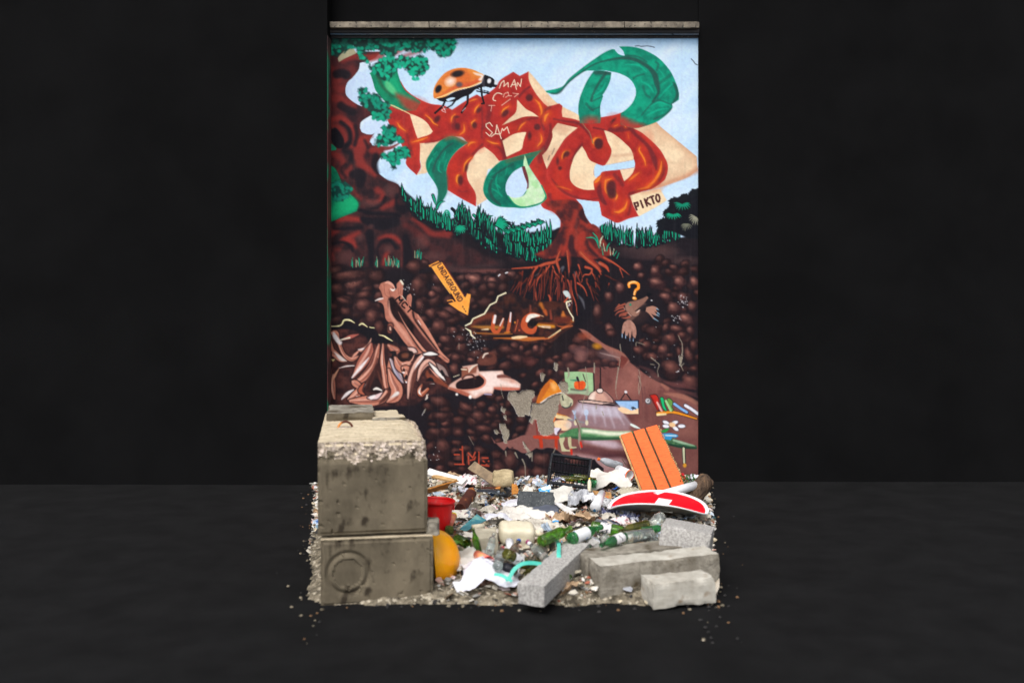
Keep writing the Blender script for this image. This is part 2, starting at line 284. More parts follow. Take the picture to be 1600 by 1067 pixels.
# ---- ladybird
PG('A 730,515 700,500 697,430 715,360 770,270 850,190 950,145 1060,130 1180,150 1260,185 1330,225 1300,300 1200,360 1050,400 930,440 830,500', (226,140,60), tex=((206,84,44), NZ[22], .55), rim=((232,150,60), 3, .6))
PG('A 830,440 1000,340 1150,310 1250,270 1290,300 1150,370 1000,390 880,430 800,480', (206,84,52), soft=3, a=.8)
EL(*zxy('A', 910, 300), 11, 9, (252,240,236), -.5, a=.95, pw=.6); PG('A 1200,190 1330,225 1300,290 1260,280 1290,240 1230,220', (240,232,230), soft=2, a=.9)
EL(*zxy('A', 1000, 205), 10, 5, (28,26,32), -.2, soft=1.6, a=.95); EL(*zxy('A', 760, 395), 4.5, 6.5, (28,26,32), .5, soft=1.2); EL(*zxy('A', 1020, 340), 5, 4, (90,80,90), 0, soft=1.5, a=.9)
ST('A 740,510 850,470 1000,400 1150,370 1290,310', 1.6, (248,214,150), soft=.6)
BK = (22,20,28)
PG('A 735,515 850,490 980,425 1150,380 1300,320 1330,225 1350,220 1440,260 1470,310 1455,350 1420,385 1370,370 1320,370 1220,405 1160,460 1060,500 990,540 900,555 790,548', BK, soft=.5, cv=False)
PG('A 860,525 930,500 970,510 920,535 880,548', SKY, soft=.6)
PG('A 1300,320 1330,230 1340,370', (70,66,76), soft=.8, a=.7); EL(*zxy('A', 1395, 295), 3, 4, (225,225,230), .3, soft=.8); EL(*zxy('A', 1478, 320), 2.5, 4.5, (215,220,226), 0, soft=.8)
PG('A 1440,340 1500,345 1480,375 1430,370', BK, cv=False)
for s, w_ in (('A 840,550 815,610 720,695',[3,3,3.5]),('A 975,535 930,595 850,640',[3,2.5,2]),('A 1130,400 1125,570 1050,690',[4,3,3]),('A 1290,350 1305,480 1330,575 1300,580',[3.5,3,2.5]),('A 1240,420 1390,450',[2,2.6]),('A 1250,395 1390,430',[1,1.4])):
    ST(s, w_, BK, soft=.5, cv=False)
for s in ('A 860,640 800,660 850,690','A 1060,670 1100,630','A 820,620 850,680'): ST(s, 1.0, (235,215,215), soft=.5, a=.8)
# ---- left tree, earth, grass
EARTH = (30, 25, 31)
def blade(x, y, h, lean, w_=2.4, c=(14,158,122), dk=True, bend=0):
    p = np.array([[x, y], [x+lean*.4+bend, y-h*.55], [x+lean, y-h]])
    if dk: ST(p, [w_*2.0, w_*1.8, .9], (20,24,32), soft=.5)
    p2 = np.array([[x, y-1], [x+lean*.4+bend, y-h*.55], [x+lean*.9, y-h*.86]])
    ST(p2, [w_*.7, w_*.85, .5], c, soft=.45)
def grass(line, n, h, seed, lean=(-2, 3), c=((10,140,108),(18,172,132)), w_=2.3, jy=4):
    rr = np.random.RandomState(seed); p = ZP(line); L = np.r_[0, np.cumsum(np.hypot(*np.diff(p, axis=0).T))]
    for t in np.sort(rr.rand(n))*L[-1]:
        x = np.interp(t, L, p[:, 0]); y = np.interp(t, L, p[:, 1])+rr.uniform(-jy, jy)
        k = rr.rand(); blade(x, y, rr.uniform(*h), rr.uniform(*lean), w_*rr.uniform(.8, 1.2), np.array(c[0])*(1-k)+np.array(c[1])*k, bend=rr.uniform(-1.2, 1.2))
PG([(505,255),(560,268),(590,272),(604,281),(622,289),(634,306),(646,326),(662,340),(690,358),(712,360),(745,362),(760,385),(800,392),(850,380),(872,356),(930,356),(938,364),(960,378),(1000,386),(1030,380),(1060,372),(1100,366),(1100,800),(505,800)], EARTH, cv=False, soft=1.2)
# tones in the earth band
for k, x, y, rx, ry, c, a in (('U',250,800,30,16,(92,68,66),.8),('U',500,900,40,12,(78,56,56),.8),('W',1400,760,60,12,(78,58,58),.8),('W',1200,700,40,8,(70,52,54),.7),('W',1550,720,30,16,(84,60,58),.7),('J',1400,720,32,14,(66,44,46),.8),('J',1480,1000,26,14,(96,70,66),.8),('U',120,640,24,10,(60,40,44),.7),('M',900,190,55,5,(120,72,66),.9),('M',560,170,20,6,(100,62,60),.6),('N',100,200,20,7,(90,60,58),.5),('O',1100,60,34,9,(84,60,58),.8),('O',700,20,36,6,(70,50,52),.7),('O',1000,190,30,6,(88,58,54),.6)):
    X, Y = zxy(k, x, y); EL(X, Y, rx, ry, c, 0, pw=.7, a=a)
# ---- left tree: trunk mass
TRD = (58,32,36)
PG('H 10,180 60,150 300,330 520,330 700,330 560,430 420,470 400,560 330,650 255,740 240,850 300,930 420,1000 560,1000 600,1100 440,1200 420,1290 500,1360 620,1330 560,1400 540,1460 620,1500 720,1520 700,1620 630,1720 640,1830 760,1930 900,1990 920,2200 1060,2350 1000,2560 0,2560', (98,42,42), cv=False, tex=((44,28,34), NZ[22], .9))
PG('c 180,0 400,200 440,280 600,330 640,400 700,500 760,640 900,720 1050,780 1400,960 1450,1000 0,1067 40,640 250,480 200,300 100,200', (46,32,36), cv=False, soft=5, tex=((84,44,44), NZ[9], .6))
HL = (150,52,46)
for s, w_, a in (('H 200,430 350,390 520,400 680,380',9,.9),('H 60,560 130,640 120,760 180,800',12,.7),('H 100,900 240,960 330,1010',12,.7),('H 820,370 950,290 1010,260',6,.9),('H 980,385 1100,340 1200,300',6,.7),('H 520,430 600,400',6,.8),
    ('I 60,140 190,120 300,210 350,330 320,470',[8,8,7,7,5],.95),('I 60,210 150,230 220,310 240,400',[4,6,5,4],.8),('I 400,400 480,370 560,350',[6,8,4],.9),('I 480,420 430,500 400,600 470,700 560,760',[12,16,14,8,4],.9),('I 570,520 640,500 680,530',9,.9),('I 390,700 470,740 600,820',7,.8),('I 60,560 160,600 210,680 170,760',[6,9,8,5],.8),('I 230,830 290,770 310,720',[10,8,4],.8),
    ('J 640,60 700,100 690,170 600,210 520,200',[9,8,7,5,3],.85),('J 330,30 370,110 430,170',5,.6),('J 700,270 790,240 860,200',8,.8),('J 140,440 250,410 420,430',[6,9,6],1),('J 30,620 130,560',8,.8),('J 200,700 280,650 400,600',7,.9),('J 230,690 320,700 360,760',[9,8,4],1),('J 660,660 750,630 850,650 910,700',[3,5,6,4],1),('J 910,700 950,800 940,1000',[3,3,2],.5),('J 770,830 740,880 710,980',[4,6,4],1),('J 80,860 90,920',5,.9),('J 110,810 160,800',5,.6),('J 1080,420 1200,500 1300,590 1400,610 1520,600',[4,6,8,8,12],.85),('J 1000,500 1150,600 1250,720',8,.35),('J 590,430 640,470 620,510',4,.5),('H 260,1230 330,1280',6,.4)):
    ST(s, np.array(w_)*1.15, HL, soft=4.0, a=a*.85)
for s, w_, a in (('H 130,610 200,600 250,620',14,.9),('H 180,1000 240,1040 330,1080',12,.8),('I 180,170 280,260 300,400 240,470',[5,6,6,4],.95),('I 330,820 420,830 420,940',[12,18,14],.85),('I 620,600 600,700 640,800',[10,10,5],.85),('I 360,220 380,330 350,450',6,.8),('I 280,430 220,520 300,560 310,640',7,.8),('I 480,400 520,480',5,.7),('I 240,700 180,760 240,860',5,.7),
    ('J 480,100 560,80 560,140',8,.6),('J 740,150 680,240 560,290',[5,5,3],.9),('J 880,120 880,250 960,300 1040,260',[5,6,14,10],.9),('J 400,300 520,340 640,350 900,370',[5,8,6,8],.95),('J 450,420 560,460 700,480 850,450',[8,16,20,16],.95),('J 100,540 250,540 440,520',[4,6,6],.9),('J 80,730 200,710 300,760 330,820',[4,5,6,4],.95),('J 540,600 560,800 560,1000',[14,10,8],.95),('J 700,700 800,690 870,780',[5,5,5],.9),('J 650,900 630,800 680,720',5,.8),('J 990,640 1020,850 1000,1000',[9,16,10],.9),('J 30,1040 300,1050 600,1060',[8,8,8],.9)):
    ST(s, w_, (24,22,30), soft=3.0, a=a)
PG('I 65,270 110,240 170,300 220,400 200,490 130,490 70,420 55,340', (22,20,28), soft=1.5)
for k, x, y, rx, ry in (('J',200,900,22,14),('J',560,510,6,5),('J',780,800,10,8),('J',420,650,8,8),('J',800,60,14,12),('J',560,220,20,8),('J',1200,700,14,14),('J',1350,880,24,10)):
    X, Y = zxy(k, x, y); EL(X, Y, rx, ry, (96,62,60), 0, pw=.7, a=.75)
# sky holes and green ground glimpsed by the tree
PG('H 150,400 250,300 340,290 375,350 240,410 155,460', (176,172,140), cv=False, soft=1)
PG('H 370,600 420,580 470,600 550,610 580,700 610,820 560,860 510,800 540,780 400,770 400,800 440,810 400,860 420,890 415,950 455,1000 430,1008 330,950 260,880 240,800 260,720 310,670 390,635', (196,218,246), cv=False)
PG('I 430,250 460,190 530,150 600,155 660,160 700,230 710,280 640,350 600,350 640,290 560,325 480,310 440,290', (200,220,246), cv=False)
PG('I 730,90 765,90 770,160 800,220 795,260 740,215 710,210 715,170 745,150 720,130', (200,220,246), cv=False)
PG('I 570,370 630,380 640,400 600,420 605,465 575,460 560,420', (200,220,246), cv=False)
PG('c 30,165 100,205 145,300 165,360 225,420 290,490 280,560 180,600 60,650 30,640', (12,136,92), cv=False, soft=1.2, tex=((10,96,78), NZ[9], .5))
PG('c 120,440 220,430 290,490 270,550 160,590 60,600', (20,176,116), soft=5, a=.8)
PG('I 10,460 60,440 120,490 110,520 20,520', (16,140,100)); PG('c 34,60 90,45 110,0 34,0', (16,140,100), a=.0)
clump('c 60,330 150,310 230,350 230,400 200,450 120,480 70,430', 26, (14,120,100), (16,150,118), seed=5, dark=(12,60,58))
# leaf clumps
clump('H 60,180 300,140 640,150 900,140 1240,160 1290,260 1240,320 1100,340 900,300 840,400 700,370 640,300 500,320 420,420 360,280 230,330 60,380', 130, (12,120,98), (16,172,134), seed=1)
clump('H 1240,180 1400,150 1600,160 1600,280 1540,380 1440,390 1360,340 1280,280', 46, (12,130,104), (16,172,134), seed=2)
clump('H 400,400 500,400 560,560 640,620 690,690 760,690 840,600 930,510 910,440 820,400 700,400 620,470 560,520 520,460', 60, (14,150,118), (20,190,146), seed=3)
clump('H 900,400 960,380 1060,410 1200,380 1260,430 1260,540 1210,600 1110,640 1040,600 960,520', 48, (14,150,118), (20,190,146), seed=4)
clump('H 1070,650 1140,650 1100,680', 3, (16,170,130), (16,170,130), seed=4, dn=0)
clump('H 400,780 520,790 480,830 560,860 640,870 700,930 790,980 780,1064 700,1120 600,1120 540,1080 430,970 410,860', 44, (14,130,108), (16,160,126), seed=6)
clump('H 600,1060 800,1060 800,1100 760,1180 690,1180 580,1150', 22, (14,140,112), (16,170,130), seed=7)
clump('I 700,230 760,210 830,200 870,290 960,390 960,420 880,410 800,450 640,460 600,440 650,330 700,320', 44, (14,130,108), (18,172,134), seed=8)
clump('I 690,560 760,560 900,480 1000,490 1060,580 1000,610 930,620 900,680 860,660 870,740 830,760 790,660 700,610', 40, (14,140,112), (18,172,134), seed=9)
ST('I 690,500 800,490 900,440', [7,5,2], (120,46,42), soft=1.5, a=.9)
# ---- grass bank left
PG([(626,296),(640,305),(655,318),(672,326),(690,335),(704,342),(716,338),(735,345),(760,350),(785,366),(800,372),(860,366),(866,392),(850,406),(820,404),(790,396),(760,386),(730,366),(700,360),(668,352),(640,330)], (24,30,36), soft=2, a=.92)
grass('- 628,306 640,322 650,336 660,346', 18, (12,20), 11, lean=(-3,0))
grass('- 652,330 664,344 680,352 692,354', 30, (18,30), 12, lean=(-3,1))
for s, g in (('J 1380,290 1400,240 1430,210 1480,200',0),('J 1330,120 1350,180 1370,250',0),('U 170,300 200,230 240,190 290,170',0),('U 130,210 160,240 170,290',1),('U 500,330 510,280 513,240',0),('U 540,370 580,320 640,295',0),('U 400,290 430,320 440,380',0)):
    ST(s, [5,5,1.2], (20,24,32), soft=.5); 
    if not g: ST(s, [2.4,3,.6], (14,158,122), soft=.5)
for k in range(5): ST('U %d,%d %d,%d %d,%d %d,%d' % (10+k*4,300+k*28, 60+k*3,230+k*28, 105,290+k*20, 85-k*6,440), [1.6,2.4,2,1.4], (14,150,116), soft=.5)
grass('- 690,358 706,362 718,366', 16, (10,26), 13, lean=(-1,2)); grass('- 716,345 730,358 745,372 760,385 776,395', 70, (16,36), 14, lean=(-2,3), jy=6)
grass('- 745,352 775,380 800,390', 46, (16,36), 15, lean=(-1,3)); 
PG('- 775,365 800,368 840,362 868,362 858,395 830,402 790,396', (24,26,32), soft=3)
grass('- 786,392 800,398 820,404 845,406 860,392', 60, (16,42), 16, lean=(-1,4)); grass('- 796,372 830,384 864,372', 34, (14,30), 17, lean=(-2,3))
def fan(x, y, n, r, a0, a1, c=(14,160,122), w_=2.2, dk=True, seed=1, sq=.8):
    rr = np.random.RandomState(seed)
    for i in range(n):
        a = math.radians(a0+(a1-a0)*i/(n-1)); R = r*rr.uniform(.8, 1.1)
        p = [(x, y), (x+math.cos(a)*R*.6, y-math.sin(a)*R*.6*sq-1), (x+math.cos(a)*R, y-math.sin(a)*R*sq+1.5)]
        if dk: ST(p, [w_*1.8, w_*1.8, .8], (20,24,32), soft=.5)
    for i in range(n):
        a = math.radians(a0+(a1-a0)*i/(n-1)); R = r*rr.uniform(.75, .95)
        p = [(x, y), (x+math.cos(a)*R*.6, y-math.sin(a)*R*.6*sq-1), (x+math.cos(a)*R, y-math.sin(a)*R*sq+1)]
        ST(p, [w_*.6, w_*.75, .5], c, soft=.45)
fan(719,358,16,11,0,345,seed=2); fan(775,352,11,24,-40,70,seed=3,w_=2.6); 
for i in range(14):
    fan(790+i*4.2, 364-i*1.2+ (i%2)*2, 5, 10, 30, 150 if i%2 else 100, seed=20+i, w_=1.8)
# right bank
grass('- 938,366 955,378 975,382 1000,384 1030,380', 84, (16,32), 18, lean=(-2,4), w_=2.1)
grass('- 1028,378 1045,374 1062,372', 26, (16,26), 19, lean=(-1,1))
PG('G 1090,720 1200,640 1200,560 1260,470 1300,380 1400,400 1500,370 1600,320 1700,320 1700,900 1500,900 1300,820 1180,800', (18,20,28), soft=1.5, cv=False)
for x, y, r, a0, a1, s in ((1036,350,13,60,260,1),(1046,334,12,60,230,2),(1055,318,12,30,200,3),(1070,312,12,30,190,4),(1088,305,14,60,200,5),(1034,362,9,90,270,6)): fan(x, y, 8, r, a0, a1, c=(20,24,30), w_=2.6, seed=s)
fan(1066,320,11,15,-20,200,c=(14,134,104),w_=2.6,dk=False,seed=8,sq=-.6); fan(1052,336,10,14,-10,190,c=(14,150,114),w_=2.6,dk=False,seed=9,sq=-.5)
fan(1072,350,8,11,200,340,c=(110,112,96),w_=2,dk=False,seed=10,sq=1); fan(1088,340,8,13,160,300,c=(150,150,130),w_=2.2,dk=False,seed=11,sq=1)
# ---- trunk base and roots
PG('D 880,760 1000,880 1080,980 1090,1060 1060,1150 1000,1250 900,1350 760,1420 900,1480 1200,1440 1500,1480 1750,1420 1640,1250 1560,1080 1500,1040 1440,980 1380,890 1350,800 1200,740', (140,50,40), cv=False, soft=2.5, tex=((66,34,38), NZ[9], .8))
for s, w_, a in (('W 480,250 430,420 390,560 350,700 310,780',[8,7,6,6,4],.85),('W 560,380 640,420 720,470',[8,7,4],.7),('W 560,540 520,640 560,760 650,840 730,920 790,1000',[12,16,10,8,8,6],.9),('W 640,640 700,720 780,790 900,870',[5,6,5,4],.8),('W 380,720 400,900 400,1060',[6,4,3],.8),('W 160,200 240,240 300,200',[8,10,6],.5)):
    ST(s, w_, (164,56,44), soft=3, a=a*.9)
for s, w_, a in (('W 560,230 560,300 620,380',[6,10,4],.9),('W 420,560 420,700 480,800',[6,9,5],.8),('W 600,470 680,520 730,600',5,.6),('W 620,620 640,700 740,800',[3,5,3],.8),('W 330,450 260,620 180,760',[4,10,12],.7),('W 300,300 260,260',8,.5),('W 520,860 540,960 530,1060',[6,8,4],.9),('W 600,900 680,960 700,1060',[4,7,7],.8)):
    ST(s, w_, (52,30,36), soft=2.5, a=a)
PG('W 480,90 560,100 680,115 765,122 800,310 900,350 760,440 700,400 665,395 600,300 560,180', (190,220,246), cv=False, soft=.6)
# earth behind the roots
PG('N 0,330 150,330 500,290 900,300 1120,330 1240,500 1100,800 900,1000 700,1060 300,900 0,900', (24,22,29), soft=5, a=.85)
RO = (158,66,46)
for s, w_ in (('N 0,320 150,310 300,300 420,260 520,240 600,200',[2,3,5,6,6,3]),('N 600,100 560,220 590,330 620,430 640,520 630,620',[2,5,4,3.5,3,1.5]),('N 330,290 270,360 240,460 180,580 140,700 135,760',[4,3,3,2.4,1.6,1]),('N 470,280 420,350 330,440 295,560 300,660 310,780',[3,3,3,2.4,2,1]),('N 510,290 540,370 600,440 640,540 630,600',[3,2.5,2,2,1]),
    ('N 620,400 700,470 740,560 760,650 800,760 815,900',[3,3,2.5,2,1.8,1]),('N 540,440 520,530 500,580',[2,1.6,1]),('N 600,470 560,560 540,640',[1.5,1.2,.8]),('N 430,300 430,420',[2,1]),('N 830,270 850,340 830,420',[3,2,1]),('N 860,120 960,220 1060,300 1110,370 1100,410',[8,7,6,4,1.5]),('N 920,300 1000,330 970,390 900,400 870,490',[5,4,3,2,1]),
    ('N 1000,370 1040,450 1050,590',[2.4,2,.8]),('N 1090,400 1090,500',[1.6,.8]),('N 940,500 1000,600',[2,.7]),('N 820,500 880,540 920,600 940,660',[3.5,3,2,1]),('N 1150,180 1260,240 1360,310 1470,400',[4,3.5,2.5,.7]),('N 1350,320 1390,430',[2.5,.8]),('N 1100,250 1180,300 1210,355',[7,6,2]),('N 460,650 480,700 470,780',[3,4,1]),('N 720,580 735,680',[1.6,1]),('N 1215,500 1200,560',[1.5,.7]),('N 690,100 710,300 715,420',[3,3,1.5])):
    ST(s, np.array(w_)*.85, RO, soft=.8); ST(ZP(s)+np.array([-.4,-.3]), np.array(w_)*.25, (206,104,72), soft=.5, a=.6)
rt = np.random.RandomState(31)
for i in range(90):
    x = rt.uniform(60, 1180); y = rt.uniform(300, 520)+abs(x-620)*.1*(x > 620); L_ = rt.uniform(120, 380)*(1 if x < 800 else .6); dx = (x-620)*rt.uniform(.05, .35)
    c = (26,20,26) if rt.rand() < .45 else np.array((150,62,46))*rt.uniform(.45, 1.05)
    ST('N %d,%d %d,%d %d,%d %d,%d' % (x, y, x+dx*.3+rt.uniform(-12,12), y+L_*.3, x+dx*.7+rt.uniform(-12,12), y+L_*.7, x+dx+rt.uniform(-10,10), y+L_), [rt.uniform(1.6,3), 2, 1.4, .5], c, soft=.8, a=.85)
for s in ('N 560,420 570,540 570,740','N 500,620 500,740','N 620,640 620,900','N 590,500 600,640','N 350,560 360,700','N 640,480 660,560 640,620'): ST(s, [1.6,2.4,1], (112,50,46), soft=.8, a=.8)
for s in ('N 600,330 640,300 620,360','N 780,360 800,420','N 820,640 880,720 910,820','N 160,700 140,800','N 290,410 330,380','N 1060,230 1110,270'): ST(s, [1,4,1], (130,132,140), soft=1.5, a=.55)
PG('N 640,600 700,600 735,680 700,690 650,640', (196,206,206), soft=1)
# grass tufts by the trunk
for s, c in (('W 610,575 680,570 730,600 770,700',0),('W 690,510 740,570 760,640',0),('W 820,550 790,600 780,680',1),('W 820,640 840,740',1),('W 800,680 820,790',0),('W 900,640 870,690 865,740',0),('W 905,690 910,790',1),('W 955,710 940,780',1),('W 990,740 950,800',0),('W 1020,760 990,830',0)):
    ST(s, [1,2.4,1.4], (14,150,118) if c == 0 else (176,190,160), soft=.5)
for k, x in (('J',340),('J',400),('J',440),('J',870),('J',900),('J',1130),('J',1180),('J',820),('J',620),('J',770)):
    X, Y = zxy(k, x, 1000 if x < 1000 else 900); rr = np.random.RandomState(x)
    for q in range(4): blade(X+rr.uniform(-4,4), Y+rr.uniform(0,4), rr.uniform(10,18), rr.uniform(-3,3), 1.5, [(14,140,112),(150,150,120)][rr.rand()>.65], dk=False)
# ---- painted stones
def stone(cx, cy, rx, ry, rot=0, b=.5, red=.2):
    hi = np.array((158,112,100))*b+np.array((70,46,46))*(1-b); hi = hi*(1-red)+np.array((150,72,56))*red*(.5+b*.5)+hi*red*.0
    lo = np.array((56,34,36))*(.6+.5*b)
    EL(cx, cy, rx*1.3, ry*1.3, (17,16,23), rot, pw=.45, a=.95, wob=.6)
    EL(cx, cy, rx, ry, lo, rot, soft=min(rx, ry)*.3, a=.92, wob=.9)
    EL(cx-rx*.16, cy-ry*.24, rx*.88, ry*.82, hi, rot, pw=.85, a=1, wob=.7)
    EL(cx-rx*.3, cy-ry*.4, rx*.5, ry*.35, hi*1.25+8, rot, pw=1.1, a=.6*b+.1, wob=.5)
rr = np.random.RandomState(5)
def stones(poly, n, r, b, red, seed):
    q = np.random.RandomState(seed); p = crom(ZP(poly)); mn, mx = p.min(0), p.max(0); w, X_, Y_ = win(mn[0], mn[1], mx[0], mx[1]); d = sdf(p, X_, Y_); pl = []
    for t in range(n*40):
        if len(pl) >= n: break
        x = q.uniform(mn[0], mx[0]); y = q.uniform(mn[1], mx[1]); j = int((y-PY[0])/PST)-w[0].start; i = int((x-PX[0])/PST)-w[1].start
        if not (0 <= j < d.shape[0] and 0 <= i < d.shape[1]) or d[j, i] < 2: continue
        rad = q.uniform(*r)
        if all((x-a)**2+((y-c)*1.3)**2 > ((rad+s_)*.82)**2 for a, c, s_ in pl): pl.append((x, y, rad))
    for x, y, rad in pl: stone(x, y, rad*q.uniform(.9,1.25), rad*q.uniform(.6,.85), q.uniform(-.7,.3), q.uniform(*b), red)
stones('V 820,-20 1100,60 1180,300 1300,400 1360,480 1050,520 900,560 880,200', 22, (6,11), (.08,.3), .3, 8)
stones('V 120,620 460,600 880,680 1000,760 960,1064 120,1064', 30, (8,13), (.12,.35), .35, 9)
stones('f 100,690 600,640 800,780 700,880 480,900 300,960 180,1040 60,900', 34, (6,11), (.15,.4), .35, 10)
stones('O 560,60 1280,60 1280,1060 760,1060 560,900 900,700 820,420 560,300', 26, (6,9), (.08,.3), .2, 11)
stones('Q 560,60 1280,0 1280,700 1000,620 700,360 500,280', 20, (6,9), (.08,.3), .25, 12)
stones('R 260,-100 660,-60 640,260 560,420 420,380 330,200', 16, (6,10), (.15,.45), .25, 13)
stones('V 0,-40 130,60 700,100 920,200 880,520 560,560 380,640 300,900 140,860 60,500', 38, (7,14), (.12,.5), .35, 3)
stones('R 250,0 680,40 760,180 1500,100 1560,360 1100,440 560,380 400,380 250,300', 44, (7,14), (.1,.45), .3, 4)
stones('K 20,200 600,200 700,560 720,820 560,880 400,780 200,760 20,860', 20, (9,16), (.15,.5), .25, 5)
stones('M 80,100 200,140 420,560 640,760 600,1064 200,1064 60,760 0,500', 22, (8,14), (.12,.5), .2, 6)
stones('M 560,220 1000,200 1300,220 1060,460 700,740 640,460 560,340', 16, (7,13), (.1,.45), .2, 7)
for k, x, y, rx, ry, ro, b in (('K',360,360,19,9,-.25,.75),('K',280,250,30,9,-.15,.45),('K',130,410,11,9,0,.4),('K',480,490,13,7,-.2,.5),('K',470,625,17,11,-.35,.65),('K',570,770,11,14,.4,.6),('K',220,560,12,5,.3,.55),('K',240,700,10,8,.3,.4),('K',90,640,9,7,0,.35),('K',660,900,9,12,.2,.35),('K',1150,370,13,15,.2,.5),('K',1320,480,6,7,0,.8),('K',1170,620,8,10,0,.55),('K',1310,720,9,8,0,.6),('K',1480,740,12,7,.2,.5),('K',1400,890,12,11,0,.6),('K',1590,930,7,7,0,.65),('K',1490,1040,13,7,0,.5),('K',1100,140,14,10,0,.45),
    ('M',730,290,13,8,.1,.95),('M',960,310,10,7,0,.85),('M',1190,230,8,5,0,.6),('M',950,370,8,6,0,.4),
    ('O',530,135,7.5,7,0,.95),('O',750,190,9,8,.2,.8),('O',580,245,6,5,0,.6),('O',770,335,14,8,.05,.85),('O',1050,325,10,9,0,.85),('O',1240,330,8,10,0,.85),('O',310,400,7.5,9.5,0,.8),('O',175,505,7,8.5,.3,.7),('O',30,700,7.5,13,.1,.6),('O',880,510,9,7,0,.85),('O',1100,520,9,9,0,.6),('O',980,650,10.5,10,.3,.75),('O',1210,640,8,10,-.3,.6),('O',1140,790,14,10,.25,.85),('O',180,920,8,13,-.4,.7),('O',1020,910,12,6,.2,.65),('O',880,900,5,9,.5,.5),('O',1190,930,6,7,0,.6),('O',980,140,8,5,0,.5),('O',730,940,12,10,0,.15),
    ('Q',940,75,10,9,.2,.7),('Q',640,150,8,7,0,.55),('Q',540,220,9,7,0,.6),('Q',720,300,9,7,.3,.55),('Q',850,215,9,9,.2,.75),('Q',960,450,16,14,.2,.55),('Q',1170,280,7,14,-.2,.5),('Q',1050,250,5,11,-.1,.4),('Q',1200,610,16,12,.1,.6),('Q',1230,160,7,10,0,.4),('Q',200,10,8,6,0,.5),('Q',1240,450,8,5,0,.4),('Q',1090,30,9,6,0,.5),
    ('V',550,130,12,7,.6,.5),('V',870,160,7,6,0,.6),('V',730,110,5,7,0,.5),('V',290,340,8,5,-.4,.55),('V',460,450,9,7,0,.45),('V',240,240,14,7,0,.4),('V',260,620,12,13,0,.4),('V',160,440,12,7,0,.35),('V',770,400,15,7,.1,.5),('V',700,240,10,8,.2,.5),('V',1120,800,13,14,0,.4),('V',1280,960,17,12,0,.45),('V',1500,800,15,12,0,.45),('V',1480,990,10,9,0,.45),('V',1540,330,10,8,0,.2),('V',1240,290,9,7,0,.2),
    ('R',370,85,12,8,.1,.6),('R',560,75,9,7,.1,.45),('R',480,460,9,10,0,.6),('R',690,340,6,4,0,.8),('R',500,310,9,6,0,.55),('R',900,290,9,7,.2,.6),('R',880,370,15,6,0,.55),('R',1130,210,12,7,0,.4),('R',1270,330,10,8,0,.45),('R',1500,200,6,7,0,.8),('R',1320,190,4,5,0,.6),('R',300,860,16,9,0,.4),('R',820,900,8,6,0,.4),
    ('N',0,0,1,1,0,.1)):
    X, Y = zxy(k, x, y); stone(X, Y, rx, ry, ro, b, .18 if k in 'MO' else .32)
for k, x, y, rx, ry, c in (('f',590,760,22,9,(96,62,62)),('f',600,800,12,10,(120,80,76)),('f',850,800,22,9,(110,80,80)),('f',640,640,13,8,(150,70,50)),('f',740,725,10,6,(196,132,30)),('f',600,690,6,5,(190,80,50)),('f',180,850,14,9,(90,48,46)),('f',470,820,16,9,(80,48,48))):
    X, Y = zxy(k, x, y); EL(X, Y, rx, ry, c, .2, pw=.7, a=.9)
# ---- carved wild-style lettering, lower left
SA, SD, SH, SM = (196,128,106), (64,38,36), (232,222,222), (140,82,70)
PG('L 0,90 180,70 215,15 300,20 400,70 520,90 620,130 700,190 830,260 900,310 1000,340 1090,390 1100,480 1260,420 1420,420 1500,560 1560,760 1600,900 1300,940 1100,1064 0,1100', (48,30,32), cv=False, soft=3, tex=((96,54,48), NZ[9], .8))
PG('L 0,85 180,70 230,0 420,70 600,110 680,200 830,270 860,300 700,300 560,290 480,200 300,120 100,120 60,150 0,160', (24,22,28), cv=False, soft=2)
PG('K 655,400 680,345 740,322 790,335 830,400 850,430 880,400 880,350 920,305 950,320 960,360 955,520 1000,560 1010,500 1050,470 1070,520 1060,640 1100,700 1140,730 1160,800 1230,880 1340,1060 1440,1240 1540,1320 1500,1330 1380,1240 1260,1220 1180,1220 1100,1230 960,1060 860,920 790,840 740,780 720,640 690,590 640,570 680,540 705,520 690,460', (188,122,102), cv=False, soft=.8, tex=((150,90,76), NZ[9], .5))
PG('K 775,540 800,512 840,520 900,600 1000,730 1100,860 1200,1000 1330,1150 1380,1220 1280,1200 1200,1200 1100,1080 960,860 860,800 800,700 770,620', (26,18,22), cv=False, soft=2.2, tex=((70,40,38), NZ[9], .4))
PG('K 1100,880 1200,1000 1340,1150 1420,1230 1280,1210 1160,1060 1090,960', (70,42,42), cv=False, soft=3)
ST('K 780,560 800,720 900,880 1000,1010 1100,1150', [1,4,6,5,3], (206,146,126), soft=1.8)
ST('K 900,700 980,850 1080,1000 1200,1160 1260,1210', [.5,1.5,3,4,3], (204,140,118), soft=1)
ST('K 1140,740 1240,900 1340,1080 1420,1200 1530,1300', [3,5,6,4,2], (202,134,112), soft=1); ST('K 1145,805 1180,860', [1,3,1], SH, soft=.8)
ST('K 1080,700 1110,800 1240,980 1390,1180', [3,3,3,2], (40,28,30), soft=1.5)
ST('K 850,400 820,360 770,330 730,340', [2,4,4,1], (220,160,140), soft=.8); ST('K 800,410 830,430 860,410', [1,3,1], (240,225,215)); ST('K 610,560 660,540 705,530', [1,3,2], (235,220,215), soft=1); ST('K 930,310 955,350', 3, (225,220,200), soft=1); ST('K 945,500 985,550', [1,3,1], (220,215,195), soft=.7)
for s in ('K 720,360 735,480 790,520','K 780,420 800,500','K 900,400 905,480','K 930,380 925,470','K 1020,560 1040,640','K 1110,720 1100,820','K 1130,740 1130,830'): ST(s, 1, (130,76,64), soft=.6, a=.7)
